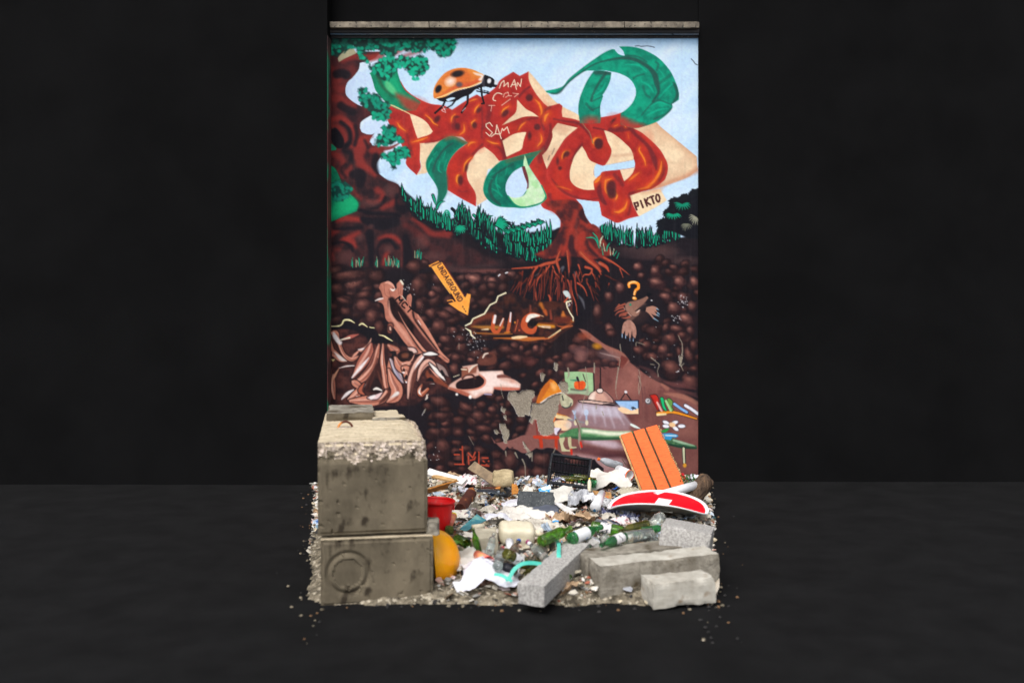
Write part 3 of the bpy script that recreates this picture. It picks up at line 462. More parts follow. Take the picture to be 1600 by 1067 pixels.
WORD('MCT', zxy('K', 868, 545), zxy('K', 1060, 740), 7.5, 2.4, (22,18,24), .5)
# letter strokes
for s, w_, c, sf in (('L 30,200 50,380 100,420 180,490 260,510',[10,12,10,8,5],SA,1.2),('L 60,170 110,170 140,240 200,400 260,470 330,490 400,450',[8,10,6,5,6,6,4],SA,1.2),('L 90,160 110,210 170,290 190,250',[6,7,5,2],SH,1.5),('L 100,400 180,480 250,510',[2,6,2],(226,216,212),1.5),
    ('L 200,245 300,210 400,180',[6,6,4],(176,96,84),1.2),('L 170,250 290,220',[1.5,2.4],(226,222,200),.8),('L 560,230 520,320 430,380 400,370',[3,4,4,1],(206,150,130),1),('L 410,380 360,430 320,470',[3,4,4],(214,150,130),1),('L 400,370 470,360',[1.5,3],SH,1),
    ('L 40,400 45,700 50,980',[4,4,5],(140,78,62),1),('L 20,480 20,980',4,(120,66,54),1),('L 60,400 55,600',2.5,(26,22,26),.8),('L 90,680 80,820 100,980',[5,8,9],SA,1.2),('L 160,600 100,700 70,760',[1.5,4,3],(206,150,120),1),('L 160,600 260,575 380,568',[2,2.2,3],(226,210,206),.8),
    ('L 450,470 520,440',[1,3],SH,.8),('L 560,300 520,420 430,560 330,720',[10,16,14,7],(170,100,84),1.5),('L 530,470 430,590 320,720',[3,5,6],SH,1.4),('L 660,300 620,440 560,600 440,740 330,780',[4,9,12,10,6],SA,1.2),('L 620,330 560,540 450,680',[2,4,3],(110,62,54),1.5),
    ('L 330,770 360,790 410,830 420,870 360,940 280,990',[10,10,9,10,12,14],SA,1),('L 340,870 260,920 190,990',[4,5,5],SH,1),('L 500,790 460,850',[1.5,3,1],SH,.7),('L 370,950 450,960',[1.5,3,1],SH,.8),
    ('L 470,790 420,880 470,930',[5,6,8],(170,92,70),1.5),('L 710,300 700,500 720,640 740,800 760,880',[5,7,8,8,9],SA,1.2),('L 695,400 700,560',[1,3,1.5],SH,.8),('L 640,480 600,640 520,760 500,860',[5,6,5,3],(90,52,46),1.5),('L 640,640 680,760 710,860',[4,4,2],(150,84,64),1.2),('L 600,680 560,780 540,860',[2,4,2],(110,60,50),1),
    ('L 780,320 860,380 900,380',[14,12,10],(176,108,88),2),('L 790,400 850,410 830,460 790,480',[4,6,5,6],(30,26,30),1),('L 790,480 790,640 810,720',[5,8,6],SA,1.2),('L 800,490 880,640 960,780',[7,9,4],(206,206,220),1.8),('L 820,520 900,700 940,780',[3,4,2],(150,140,160),2),
    ('L 860,470 920,560 1000,590 1050,540',[10,16,20,12],SA,1.2),('L 960,600 1010,640 990,760',[16,14,8],SA,1.2),('L 950,545 1040,525',[1.5,2.5,1],SH,.8),('L 1100,430 1060,510 990,540',[2,2,1.5],(220,160,140),.8),
    ('L 780,620 830,760 880,860 860,960 760,1020',[10,14,18,16,10],SA,1.2),('L 760,880 720,960 640,1000 500,1010 300,1010',[12,12,14,16,16],SA,1.2),('L 700,900 620,960 520,970',[3,7,6],(228,196,196),1.3),('L 600,950 560,970',[4,6],SH,1.2),('L 740,860 790,900 730,980 660,1040',[3,4,6,6],(84,48,42),1.5),('L 800,970 880,920 900,900',[2,6,2],(222,214,210),1.5),
    ('L 590,860 660,880',[1,4,1.5],(232,226,218),1),('L 520,880 620,900 720,890',[2,3,2],(28,22,26),1),
    ('L 1220,420 1140,520 1080,640 1040,780 1020,980',[8,9,8,7,5],(216,168,152),1.2),('L 1230,430 1140,560 1100,640',[6,5,2],SH,1.2),('L 1210,500 1120,640 1080,780 1060,950',[6,6,5,4],(100,60,52),1.5),('L 1150,450 1060,570 1010,740',[3,4,2],(80,46,44),1.2),
    ('L 1220,430 1300,420 1390,430',[6,6,3],(234,230,226),1),('L 1240,465 1340,470',[4,4],(84,50,46),1.2),('L 1140,760 1180,620 1260,530 1330,560 1420,680 1490,770',[2,7,10,9,8,4],(214,166,150),1.2),('L 1290,540 1400,660 1480,750',[5,7,4],(234,226,220),1.4),('L 1290,600 1380,700 1470,790',[2,3,2],(216,150,130),1),
    ('L 1380,540 1450,620 1520,700',[4,9,5],(150,124,118),1.5),('L 1440,640 1460,680',[4,5],(30,26,30),1.2),('L 1020,350 1080,380 1130,400',[3,8,4],(220,186,176),1.6),('L 1260,640 1280,700 1400,760 1560,860',[8,8,8,10],(126,66,48),2),('L 1250,760 1300,740 1340,770',[5,6,4],(28,22,26),1),('L 1200,800 1160,880 1190,930 1270,860',[2,6,7,12],(176,96,66),1.2),
    ('L 1180,840 1160,900 1190,940',[1,3,1.5],(230,220,214),.7),('L 1290,800 1350,795',[1,3.5,1],(235,228,222),.7),('L 1250,930 1260,970 1230,1000',[1,2.4,1],(225,215,205),.7),('L 800,70 790,140',[8,6],(140,84,70),2),('L 795,95 800,120',3,(220,170,150),1.2)):
    if isinstance(w_, list) and len(w_) >= 3: w_ = [w_[0]*.35]+w_[1:-1]+[w_[-1]*.3]
    if sum(c) > 250 and c != SH and np.mean(w_) > 2.5: ST(s, np.array(w_, float)*1.0+3.2, (38,24,27), soft=1.1, a=.9)
    ST(s, w_, c, soft=sf)
    if sum(c) > 330 and c != SH and np.mean(w_) > 4:
        q_ = ZP(s); ST(q_+np.array([-1.2,-.9]), np.array(w_, float)*.28, (226,176,158), soft=.9, a=.7); ST(q_+np.array([1.6,1.2]), np.array(w_, float)*.25, (130,74,62), soft=1, a=.7)
PG('L 890,440 920,400 1000,385 1070,390 1085,430 1040,490 960,525 900,490', (38,26,28), soft=1); PG('L 940,430 990,410 1030,430 1010,470 950,470', (112,66,50), soft=2.5)
PG('L 965,590 990,640 950,640', (34,24,26), soft=.5, cv=False); PG('L 940,650 980,650 970,670', SH, soft=.6); PG('L 1000,680 1015,720 985,750 975,720', (34,24,26), soft=.6); PG('L 985,770 1010,765 1000,790', SH, soft=.6)
PG('L 60,490 110,490 80,520', (214,200,140), soft=.7, cv=False); PG('L 490,890 640,540 700,870', (48,28,28), soft=2, a=.6); PG('L 550,870 630,720 700,880', (34,24,26), soft=1.5, a=.7)
ST('L 590,868 630,855 690,878', [2,4,2], (230,222,214), soft=.9)
# pale streaks to the right with an open mouth
PG('R 0,90 60,180 120,260 180,380 120,420 60,520 0,620', (150,92,76), cv=False, soft=3, a=.0)
PG('R 580,420 760,390 790,480 950,480 1080,470 1120,540 1240,590 1310,640 1310,700 1200,720 980,690 960,760 860,760 740,820 640,780 520,720 400,700 430,640 560,560 620,540', (214,176,162), cv=False, soft=1.5, tex=((196,120,100), NZ[9], .35))
PG('R 800,500 940,480 1080,490 1020,560 1100,600 1280,650 1290,690 1100,660 980,670 940,740 830,740 740,800 680,740 800,680 870,600', (240,220,212), cv=False, soft=3, a=.9)
ST('R 1030,545 1100,540 1180,560', [5,5,2], (120,74,66), soft=1.5); ST('R 980,690 1100,700 1300,700', [3,5,3], (196,112,92), soft=1.5)
PG('R 500,640 560,590 700,560 800,530 860,580 850,640 780,690 640,710 520,700', (34,22,26), soft=1.2); ST('R 580,570 620,530 700,525 740,570', 3, (74,42,38), soft=1); ST('R 790,520 860,580 850,650 760,700 600,715 500,700', [2,3,3,2,1], (206,130,108), soft=.9)
PG('R 570,440 640,430 660,490 720,430 770,400 750,500 640,520 570,560', (140,84,66), cv=False, soft=1.5); ST('R 770,395 700,430 660,490', [1,3,1.6], (222,206,190), soft=.7); ST('R 570,455 630,460', 2, (225,205,180), soft=.7); ST('R 470,550 540,525', [1,3,1], (226,218,190), soft=.8)
ST('R 420,690 560,740 660,780', [3,6,5], (170,96,76), soft=1.5); EL(*zxy('R', 510, 768), 2, 2, (245,240,235)); EL(*zxy('R', 677, 800), 2.4, 3, (245,240,235)); ST('R 860,765 940,770', [2,4,2], (170,160,190), soft=1)
PG('R 770,330 840,260 960,240 1010,320 980,390 860,410 780,390', (104,60,50), soft=2, a=.9); ST('R 835,310 860,270 900,255', [2,3,1.5], (220,200,186), soft=.8); EL(*zxy('R', 910, 290), 7, 4, (60,36,34), pw=.6)
ST('R 130,800 150,770', 1.5, (200,180,165), soft=.7); ST('L 1390,1160 1350,1200', 1, SH, a=0)
ST('R 120,830 140,780', [1,2,1], (220,206,196)); ST('R 75,1030 110,960', [1,1.6,.6], (200,196,196))
# crack line above the lettering
LN = (228,220,168)
ST('K 15,880 150,875 195,850 215,810 250,797 300,805 350,835', [1.4,1.8,2,2.4,3,2.5,1.2], LN, soft=.5); ST('K 410,865 450,845 510,885', [1.6,2.6,1.2], LN, soft=.5); ST('K 540,890 600,900', [1.4,2,1.2], LN, soft=.5); ST('K 655,985 720,1000 760,1025 825,1062', [1,2,2.4,1], LN, soft=.5)
PG('K 0,330 30,340 30,480 60,560 50,680 20,740 0,740', (128,62,84), cv=False, soft=1.2)
# ---- cave with U I C
PG('M 610,875 690,830 715,780 860,715 930,610 1000,575 1030,505 1120,460 1250,480 1500,560 1900,560 1980,760 1960,960 1840,1000 1700,1064 1400,1090 1200,1060 760,1040 690,980 680,930', (34,25,29), cv=False, soft=1.5, tex=((92,48,36), NZ[9], .7))
for s, w_, c, sf in (('M 700,880 900,895 1080,890',[2,6,5],(166,110,50),2.5),('M 720,960 900,970 1200,975',[2,2.4,2],(150,92,44),1.2),('M 820,920 900,915',[1,2.4],(226,206,170),.8),('M 700,1010 900,1020 1200,1000 1440,1000',[3,4,5,5],(36,26,28),1.5),('M 970,1025 1200,1030 1400,1040 1600,1025',[1,3,6,3],(176,100,44),1),('M 1220,1030 1380,1010',[1,3,1],(240,225,200),.8),
    ('M 700,860 760,800 860,760 960,740',[3,8,10,8],(108,54,40),4),('N 250,1010 400,1030 520,1040',[3,7,5],(196,128,40),2),('N 240,1000 400,1000 560,1010',[1,3,2],(110,56,30),1.2),('N 380,1040 470,1050',[3,4],(206,176,150),1.2),('N 640,900 680,960 760,975',[6,8,3],(176,96,40),2.5),('N 640,860 640,940',[3,6],(190,110,50),2),('N 560,960 700,960',[10,10],(96,44,34),3),
    ('N 360,760 390,820',[6,4],(176,100,40),2.5),('N 410,850 430,890',[6,4],(176,86,44),2),('N 230,780 230,900',[2,4],(120,60,48),1.5),('N 480,840 490,940',[2,4],(130,60,46),1.5),('M 1240,830 1255,850',[3,3],(220,140,50),1),('M 1290,930 1300,920',[3,3],(170,80,50),1),('N 560,1030 640,1045 740,1010',[1,2,1],(180,90,50),1),
    ('f 130,650 330,660 440,580 530,555',[2,2,2,1.5],(190,104,60),.8),('f 30,655 90,650 150,645',[3,5,2],(236,206,160),1),('f 330,655 430,590',[1,2],(226,206,160),.6)):
    ST(s, w_, c, soft=sf)
ST('M 975,760 960,900 985,945 1030,940 1070,860 1095,780', [5,6,6,5,4,2], (190,88,50), soft=.7, cv=True); ST('M 990,750 975,830', [4,6,4], (230,220,220), soft=1); ST('M 1090,785 1050,870', [2,3,2], (228,206,196), soft=.8)
TXT(('M 1230,950 1270,800 1330,950','M 1245,900 1310,900'), 4, (96,44,38), .8); TXT(('M 1240,940 1275,800',), 1.2, (180,96,60), .6)
ST('M 1185,715 1170,820 1145,945', [3,5,5], (186,92,56), soft=.7); ST('M 1185,710 1175,820', [2,4,2], (226,226,236), soft=.8); ST('M 1110,960 1170,950', 2, (200,120,40), soft=1.2)
ST('N 330,905 240,900 170,950 150,1030 190,1090 260,1100 300,1050', [6,8,9,10,9,8,4], (186,84,48), soft=.8); ST('N 190,970 220,920 280,905 340,905', [5,7,6,2], (232,226,214), soft=1); ST('N 330,1035 400,1050', [1,3,1], (235,225,205), soft=.7)
ST('N 350,900 395,915', [1,2.4,1], (222,180,140), soft=.7); PG('N 200,1000 240,965 320,985 300,1030 240,1040', (26,22,26), soft=1)
LC = (232,224,190)
ST('M 615,872 685,838 712,785 855,722 925,612 1000,575 1025,505 1120,462', [1.8,2.4,2,2.4,2,2,2,2.4], LC, soft=.5, cv=False); ST('M 615,900 680,940 690,990 740,1030', [1,3,2,1.5], LC, soft=.5, cv=False)
ST('N 735,722 680,738 690,800 725,870 765,930 765,970', [2,2.6,1.8,1.8,2,1.6], LC, soft=.5, cv=False); ST('N 655,735 700,680', 2, (200,90,60), soft=.7)
for s in ('M 1030,250 1050,232','M 1120,215 1145,205'): ST(s, 1.8, (220,220,225), soft=.5)
rq = np.random.RandomState(9)
for k, x, y, n, sp in (('e',1220,650,30,9),('O',1110,560,26,5),('O',1010,780,14,4),('K',1010,390,14,5),('N',720,770,10,2),('e',1270,750,14,8),('K',1330,360,1,1),('Q',1040,480,4,2),('V',150,750,8,8),('Q',800,330,20,20)):
    X, Y = zxy(k, x, y)
    for i in range(n): EL(X+rq.normal()*sp, Y+rq.normal()*sp, rq.uniform(.4,1.1), rq.uniform(.4,.9), (215,215,220), soft=.4, a=.8)
# ---- arrow
OA = (246,160,66)
PG('M 160,125 280,65 310,85 250,120 180,140', (240,150,60), cv=False); 
PG('M 180,130 330,70 345,85 595,480 610,505 640,460 690,480 655,750 520,690 400,600 390,575 480,560 440,480 320,330', (48,26,36), cv=False, soft=1)
PG('M 190,135 325,78 592,485 615,520 640,470 685,480 648,742 530,680 405,592 500,568 450,480 300,300', OA, cv=False, tex=((250,178,84), NZ[22], .6), sharp=True)
ST('M 165,122 275,70', 1.4, (244,160,70)); ST('M 205,115 300,75', 1, (48,26,36)); ST('M 225,190 340,350 430,470', 1.2, (250,190,90), soft=.5); ST('M 215,180 320,335 440,505', .9, (60,30,40), soft=.4)
ST('M 395,560 450,550 470,570', 1.6, (244,160,70)); ST('M 620,460 600,500', 1.6, (60,30,40)); ST('M 345,85 600,490', 1.4, (96,40,44), soft=.5)
AT = (52,26,40)
WORD('UNDAGROUND', zxy('M', 262, 128), zxy('M', 545, 590), 7.6, 1.45, AT)
for x, y in ((585,635),(602,663),(620,690)): EL(*zxy('M', x, y), 1.1, 1.1, AT, soft=.4)
# ---- question mark and mole
ST('O 425,385 425,345 480,330 535,350 540,400 505,430 490,480', [4,4.5,4.5,4.6,4.4,4,3.6], (250,150,50), soft=.5); ST('O 418,370 430,340 480,322 520,330', [1,1.6,1.6,1], (255,214,150), soft=.5); ST('O 500,440 482,480', 1.4, (255,210,150), soft=.5); EL(*zxy('O', 492, 530), 3.6, 2.6, (250,160,60), .3, soft=.5); EL(*zxy('O', 485, 524), 1.5, 1, (255,225,180), .3, soft=.5)
EL(*zxy('O', 500, 700), 24, 20, (62,44,42), .2, pw=.5, a=.9)
ST('O 620,620 560,640 500,700 430,790', [7,12,13,8], (104,76,68), soft=2)
PG('O 375,610 420,575 500,560 580,535 650,500 668,520 630,570 580,620 570,660 540,740 490,755 420,715 380,670', (150,112,96), cv=False, soft=.8, tex=((126,88,76), NZ[9], .5))
PG('O 560,640 640,600 700,620 660,680 570,690', (26,24,30), soft=2, a=.8)
PG('O 640,480 670,455 710,475 690,500 660,515', (14,16,24), soft=.6); EL(*zxy('O', 440, 608), 1.7, 1.7, (20,140,110), soft=.5); ST('O 515,710 540,690 565,660', [1,1.8,1], (226,196,180), soft=.6); ST('O 500,690 560,655', [1,3], (30,26,30), soft=.8); EL(*zxy('O', 705, 555), 1.5, .8, (230,230,235), soft=.4)
PG('O 640,640 720,625 780,650 790,670 760,660 770,690 800,720 740,690 780,750 740,740 700,720 750,790 720,780 670,720 630,690', (170,124,106), cv=False, soft=.6)
for s in ('O 770,660 795,675','O 780,710 805,730','O 770,735 800,755','O 735,780 790,815'): ST(s, [2.2,1], (120,150,170), soft=.5)
PG('O 350,850 400,800 450,810 500,870 515,960 500,1030 470,1000 460,940 440,1030 425,1030 420,950 400,1000 375,990 375,930 350,970 330,965', (176,132,116), cv=False, soft=.6, tex=((140,98,86), NZ[4], .5))
for s in ('O 335,970 340,1020','O 385,985 378,1030','O 435,1030 436,1062','O 480,1025 475,1064'): ST(s, [1,2.6,1], (150,175,205), soft=.5)
for s in ('O 370,600 300,630 250,660','O 350,640 290,660 240,690','O 360,680 290,700 250,740','O 400,710 320,730 300,760','O 430,760 380,775 330,770','O 300,610 270,640','O 380,735 310,750'): ST(s, [3,2.2,.8], (160,84,66), soft=.9)
for s in ('O 410,710 450,750','O 360,650 370,670'): ST(s, [1,2,1], (200,160,145), soft=.7)
# ---- room
WL = (128,82,76)
PG([(840,640),(900,600),(1000,600),(1095,640),(1095,800),(905,800),(870,720),(820,700)], (128,82,76), soft=3, sharp=True)
PG('f 580,580 640,600 760,680 860,760 960,820 1060,900 1200,1000 1330,1060 1500,1180 1600,1240 1600,1900 0,1900 0,1760 100,1700 220,1650 230,1560 260,1500 300,1400 360,1250 400,1100 500,950 700,900 900,890 1000,850 960,820 800,740', WL, cv=False, soft=1.2, tex=((110,68,64), NZ[22], .8))
PG('f 540,560 600,610 680,665 760,730 860,800 960,860 940,900 760,885 700,895 560,900 470,960 400,1080 350,1200 200,1300 60,1280 120,1000 300,800 420,640', (32,25,29), cv=False, soft=2)
stones('f 560,640 760,760 920,850 900,880 700,890 540,900 440,980 360,1100 260,1180 120,1200 200,960 420,760', 30, (6,12), (.2,.55), .4, 21)
PG('f 600,700 780,700 960,830 900,900 760,890 560,920 480,1040 360,1040 400,900', (66,44,48), cv=False, soft=3, a=.35, tex=((104,68,64), NZ[9], .6))
PG('f 590,580 650,600 780,700 940,770 1010,850 940,910 930,870 860,800 760,720 660,660', (148,96,84), cv=False, soft=1.5)
for k, x, y, rx, ry, c in (('f',590,760,20,8,(112,76,74)),('f',600,810,12,10,(140,96,90)),('f',840,800,24,9,(120,90,88)),('f',630,640,12,7,(150,72,50)),('f',735,725,9,6,(204,138,30))):
    X, Y = zxy(k, x, y); EL(X, Y, rx, ry, c, .2, pw=.6, a=.9)
ST('f 760,780 840,800 960,830', [1,2,1], (190,170,165), soft=1.2, a=.5); PG('f 940,800 1000,830 950,910 900,880', (110,56,50), cv=False, soft=1)
for k, x, y, rx, ry, c, a in (('Q',450,650,30,26,(164,110,98),.7),('Q',420,450,16,10,(158,104,92),.7),('Q',520,520,10,10,(170,116,102),.6),('Q',700,640,18,20,(158,106,94),.7),('Q',170,610,8,8,(96,58,56),.8),('T',1000,100,12,20,(108,66,62),.6),('T',950,350,10,30,(100,60,58),.5),('T',1450,600,24,12,(150,100,88),.6),('T',500,900,50,10,(74,42,50),.9),('T',200,820,40,8,(84,50,58),.8),('Q',1050,650,30,8,(110,66,64),.8),('T',750,420,20,10,(92,54,54),.7)):
    X, Y = zxy(k, x, y); EL(X, Y, rx, ry, c, 0, pw=.8, a=a)
for s in ('Q 860,610 1000,650 1250,700','Q 820,680 1000,720 1260,760','Q 700,520 840,600 1000,650','Q 560,420 700,480 800,560','Q 900,720 1100,740 1280,800'): ST(s, [3,6,3], (102,62,60), soft=2, a=.5)
for s in ('Q 870,760 1100,800 1280,880','Q 830,640 900,700'): ST(s, [3,8,6], (166,112,94), soft=2, a=.7)
ST('Q 530,430 550,460 545,600 580,700 600,860', 2, (96,60,60), soft=1, a=.7); ST('Q 610,680 640,900 650,1060', 3, (104,66,64), soft=2, a=.6)
ST('T 200,710 500,750 680,790', [6,14,6], (186,160,170), soft=5, a=.8); ST('T 300,720 560,760', [6,10], (216,200,212), soft=4, a=.5)
PG('T 30,870 200,880 420,920 640,920 720,960 700,1100 30,1100', (182,148,150), cv=False, soft=4, a=.75)
# black earth edge under the room
PG('h 0,700 80,730 150,720 210,690 270,705 320,690 380,700 440,740 480,790 500,790 540,755 590,765 640,800 690,790 715,785 740,820 790,860 800,1200 0,1200', (28,24,30), cv=False, soft=1)
PG('V 860,500 940,600 1020,670 1060,620 1100,650 1180,660 1250,700 1340,690 1420,640 1460,640 1440,480 1420,440 1360,480 1250,480 1130,530 1000,560 900,580', (130,86,80), cv=False, soft=1)
for k, x, y, rx, ry, ro, b in (('V',1110,810,13,15,0,.4),('V',1290,970,17,13,0,.42),('V',1500,790,16,12,0,.42),('V',1490,1000,11,9,0,.42),('h',560,810,14,8,0,.35),('V',950,900,10,12,0,.3),('V',700,960,18,10,0,.22),('h',260,900,14,10,0,.35)):
    X, Y = zxy(k, x, y); stone(X, Y, rx, ry, ro, b, .3)
# initials low on the wall
TXT(('V 400,720 460,720','V 405,840 520,842','V 500,620 505,835','V 470,655 500,660','V 575,740 580,840','V 575,700 630,760 660,690','V 600,790 650,780 660,750','V 705,690 705,840','V 750,762 820,762','V 760,800 800,840 830,800','V 740,850 830,862'), 2.2, (176,70,48), .7)
TXT(('V 410,690 460,690','V 540,700 540,830','V 690,700 685,840','V 750,720 840,715','V 400,800 480,805','V 770,830 820,820'), 2.6, (18,14,18), .7)
# framed picture of a fruit
PG('S 815,170 1000,165 1170,180 1175,400 1120,460 1000,440 860,430 830,350', (160,198,148), cv=False, tex=((140,176,132), NZ[9], .5)); ST('S 1180,190 1190,420', 2, (36,30,34), soft=1); ST('S 860,425 1000,420 1130,430', 6, (158,172,146), soft=2, a=.8); ST('S 900,385 1000,395 1080,390', 3, (80,76,70), soft=1.5, a=.8)
PG('S 935,320 950,290 1000,285 1050,280 1080,310 1075,360 1040,390 980,385 945,370', (214,78,34), soft=.7, tex=((236,120,50), NZ[4], .6)); ST('S 975,240 990,280', 3.4, (40,36,44), soft=.6); ST('S 890,270 960,275', [1,3], (60,130,100), soft=.6); ST('S 995,290 1000,370', 1.4, (170,56,30), soft=.7)
# pointed orange hat and the figure left of the plaster holes
PG('S 460,560 500,440 560,340 640,258 700,290 750,360 785,420 700,450 600,490 520,555', (222,140,42), cv=False, tex=((190,96,30), NZ[9], .4)); PG('S 560,340 640,258 680,275 600,400 500,550 460,560 500,440', (176,88,34), cv=False, soft=2, a=.7); PG('S 640,300 720,330 700,400 660,380', (240,180,110), soft=3, a=.8)
ST('S 520,555 640,480 780,425', [2,3,2], (222,216,206), soft=.6); PG('S 765,450 800,430 860,470 920,520 915,580 880,600 830,620 780,590 760,530', (192,190,160), soft=.7, tex=((150,150,124), NZ[4], .6)); ST('S 790,600 830,618 880,600 900,560', 2, (60,70,66), soft=.7); ST('S 790,470 800,520', 2, (60,60,56), soft=.6)
ST('S 700,720 820,740 920,770', [5,7,2], (224,200,150), soft=.6); ST('S 720,690 840,720', [2,4,1], (206,130,50), soft=.6); ST('S 690,700 700,750 800,760', 1, (60,40,40)); PG('S 690,790 760,770 850,775 900,800 900,850 860,890 800,900 700,860', (240,196,156), soft=.7, tex=((232,222,180), NZ[9], .6)); ST('S 690,740 670,790', 4, (220,110,40), soft=.8)
ST('S 860,760 940,775 1060,800', 2, (90,110,110), soft=.7)
PG('S 690,870 740,865 780,880 740,920 715,955 690,930', (220,210,226), soft=.6); ST('S 770,880 730,930', 2, (50,30,50), soft=.6); PG('S 755,940 800,930 820,1000 800,1064 830,1130 890,1145 900,1160 780,1160 770,1100 750,1010', (196,190,150), cv=False, soft=.7); ST('S 870,990 885,1100 960,1110', [3,3,2], (190,188,150), soft=.7)
PG('V 1405,485 1600,490 1600,530 1410,515', (190,66,38), cv=False); ST('V 1480,530 1490,615', 5, (180,58,34), soft=.6, cv=False); ST('V 1420,300 1440,480', 3, (130,60,54), soft=.8); ST('h 395,625 395,690', 5, (180,58,34), soft=.6); ST('h 215,600 410,605', 5, (186,62,38), soft=.6, cv=False); ST('h 265,620 272,680', 5, (180,58,34), soft=.6)
# lamp and its light
PG('T 110,230 300,240 600,290 770,500 740,580 500,580 200,540 0,560 -60,520 0,420', (176,168,186), cv=False, soft=5, a=.45); PG('T 120,240 580,290 640,400 600,420 200,380 40,340', (206,208,226), cv=False, soft=5, a=.6)
for s in ('T 300,300 320,480','T 400,300 450,520','T 480,300 560,540','T 560,300 680,500','T 600,300 760,500','T 200,280 130,420'): ST(s, [5,4,2], (214,216,232), soft=3, a=.4)
ST('T 380,0 382,60', 3.4, (26,24,28), soft=.6); ST('Q 65,440 68,690', 2.2, (26,22,26), soft=.6); ST('Q 30,440 40,690', 8, (104,66,64), soft=3, a=.5)
PG('T 225,190 260,120 330,80 420,80 490,130 540,190 550,240 400,225', (214,178,160), cv=False, tex=((190,140,124), NZ[9], .6), line=((40,32,36),1.2)); PG('T 240,180 280,120 320,110 300,200', (234,214,200), soft=3); PG('T 420,90 500,150 545,235 500,235', (150,110,104), soft=3, a=.7)
PG('T 340,70 370,55 410,60 415,100 380,115 345,100', (226,206,196), soft=.6, line=((40,32,36),1.2)); PG('T 110,205 240,200 400,220 560,240 640,265 560,270 400,258 120,225', (206,176,164), cv=False, line=((30,26,30),1.4)); ST('T 420,245 560,262 640,268', [1,3.4,1], (40,32,38), soft=.7)
# small picture on a nail
PG('T 572,205 860,205 865,370 690,370 640,300 570,220', (150,190,232), cv=False, line=((36,40,60),1.6)); PG('T 600,300 650,285 720,305 780,330 860,300 862,372 700,372 620,330', (240,206,166), cv=False, soft=.8); ST('T 640,195 700,105 765,195', 1.8, (36,28,32), soft=.5, cv=False); EL(*zxy('T', 703, 98), 2.2, 2.2, (225,225,230), soft=.5)
for s in ('T 780,285 820,300','T 800,285 790,320','T 770,300 830,310'): ST(s, 1.2, (24,24,30), soft=.4)
PG('T 640,285 560,260 640,262 700,290', (206,190,190), soft=2, a=.5)
# shelf of vegetables
PG('Q 760,990 850,975 1000,975 1120,1010 1280,1064 1280,1090 1100,1040 950,1010 800,1035 765,1030', (226,142,36), cv=False, line=((60,40,34),1)); ST('Q 780,1022 880,1015', [4,3], (238,214,160), soft=1)
PG('Q 680,780 740,768 780,790 800,860 790,900 800,980 770,950', (186,44,34), cv=False, line=((40,24,28),1)); ST('Q 700,800 780,960', 2.4, (130,30,28), soft=.8); ST('Q 775,870 830,975', 3, (222,164,156), soft=.5)
PG('Q 810,810 840,800 860,830 870,900 900,970 880,980 840,930', (28,180,110), cv=False, line=((20,50,40),1)); PG('Q 900,830 940,825 975,870 960,920 980,960 950,970', (100,150,70), line=((30,60,40),1)); ST('Q 885,850 910,900 945,970', 3.6, (150,206,140), soft=.5)
ST('Q 985,885 1070,945 1150,995', 5.4, (36,40,56), soft=.5, cv=False); ST('Q 990,888 1070,945 1145,990', 4, (130,176,226), soft=.5, cv=False); ST('Q 1125,905 1200,950 1280,1010', 6, (36,40,56), soft=.5, cv=False); ST('Q 1128,908 1200,950 1280,1008', 4.6, (226,226,236), soft=.5, cv=False)
EL(*zxy('Q', 665, 855), 5, 5, (90,86,88), soft=1); EL(*zxy('Q', 657, 848), 3.4, 3.4, (210,212,218), soft=.6); EL(*zxy('Q', 660, 846), 1.7, 1.7, (24,24,28), soft=.4); EL(*zxy('Q', 658, 843), .8, .8, (240,240,240), soft=.3)
# leek bench
PG('T -130,640 0,570 120,545 240,550 400,580 600,590 800,590 800,660 640,680 400,690 200,680 0,660 -120,670', (84,136,88), cv=False, soft=1, tex=((50,96,66), NZ[4], .6)); PG('T 150,560 300,565 500,590 760,590 760,640 500,650 300,620 160,610', (226,232,206), cv=False, soft=3); ST('T 0,660 200,680 400,682 640,672', [3,5,5,5], (52,90,62), soft=1.2); ST('T 150,600 400,650 640,655', [1,2,2], (140,180,130), soft=1.5, a=.6)
PG('T 1150,680 1300,680 1400,720 1590,770 1580,808 1400,790 1200,740', (84,124,84), cv=False, soft=.7, tex=((40,80,60), NZ[4], .7)); ST('T 1300,700 1400,730 1560,770', [3,4,1], (150,180,150), soft=1.2); ST('T 1200,745 1400,785 1580,800', [2,4,3], (34,66,50), soft=1)
ST('T 1425,795 1435,990', 5.4, (44,40,40), soft=.6); ST('T 1425,800 1432,980', 3, (206,206,172), soft=.5); EL(*zxy('T', 1440, 1015), 2.8, 3.4, (214,150,50), soft=.6)
ST('T 5,670 15,830', 3.4, (190,180,140), soft=.6); ST('T 20,820 25,870', 3.4, (200,50,34), soft=.6); ST('T 110,520 130,640 135,700', 2.6, (122,100,92), soft=.6); ST('T 130,730 145,780', 4.4, (206,48,34), soft=.6)
PG('T 1150,620 1250,612 1340,630 1360,650 1320,670 1290,665 1260,700 1180,680', (60,150,206), cv=False, soft=.7); ST('T 1200,640 1330,645', [2,5,2], (206,228,240), soft=1); ST('T 1140,590 1190,585 1240,555', [1,5,1], (40,150,70), soft=.6); ST('T 770,505 820,530 880,555', [3.4,4,1], (220,232,226), soft=.6)
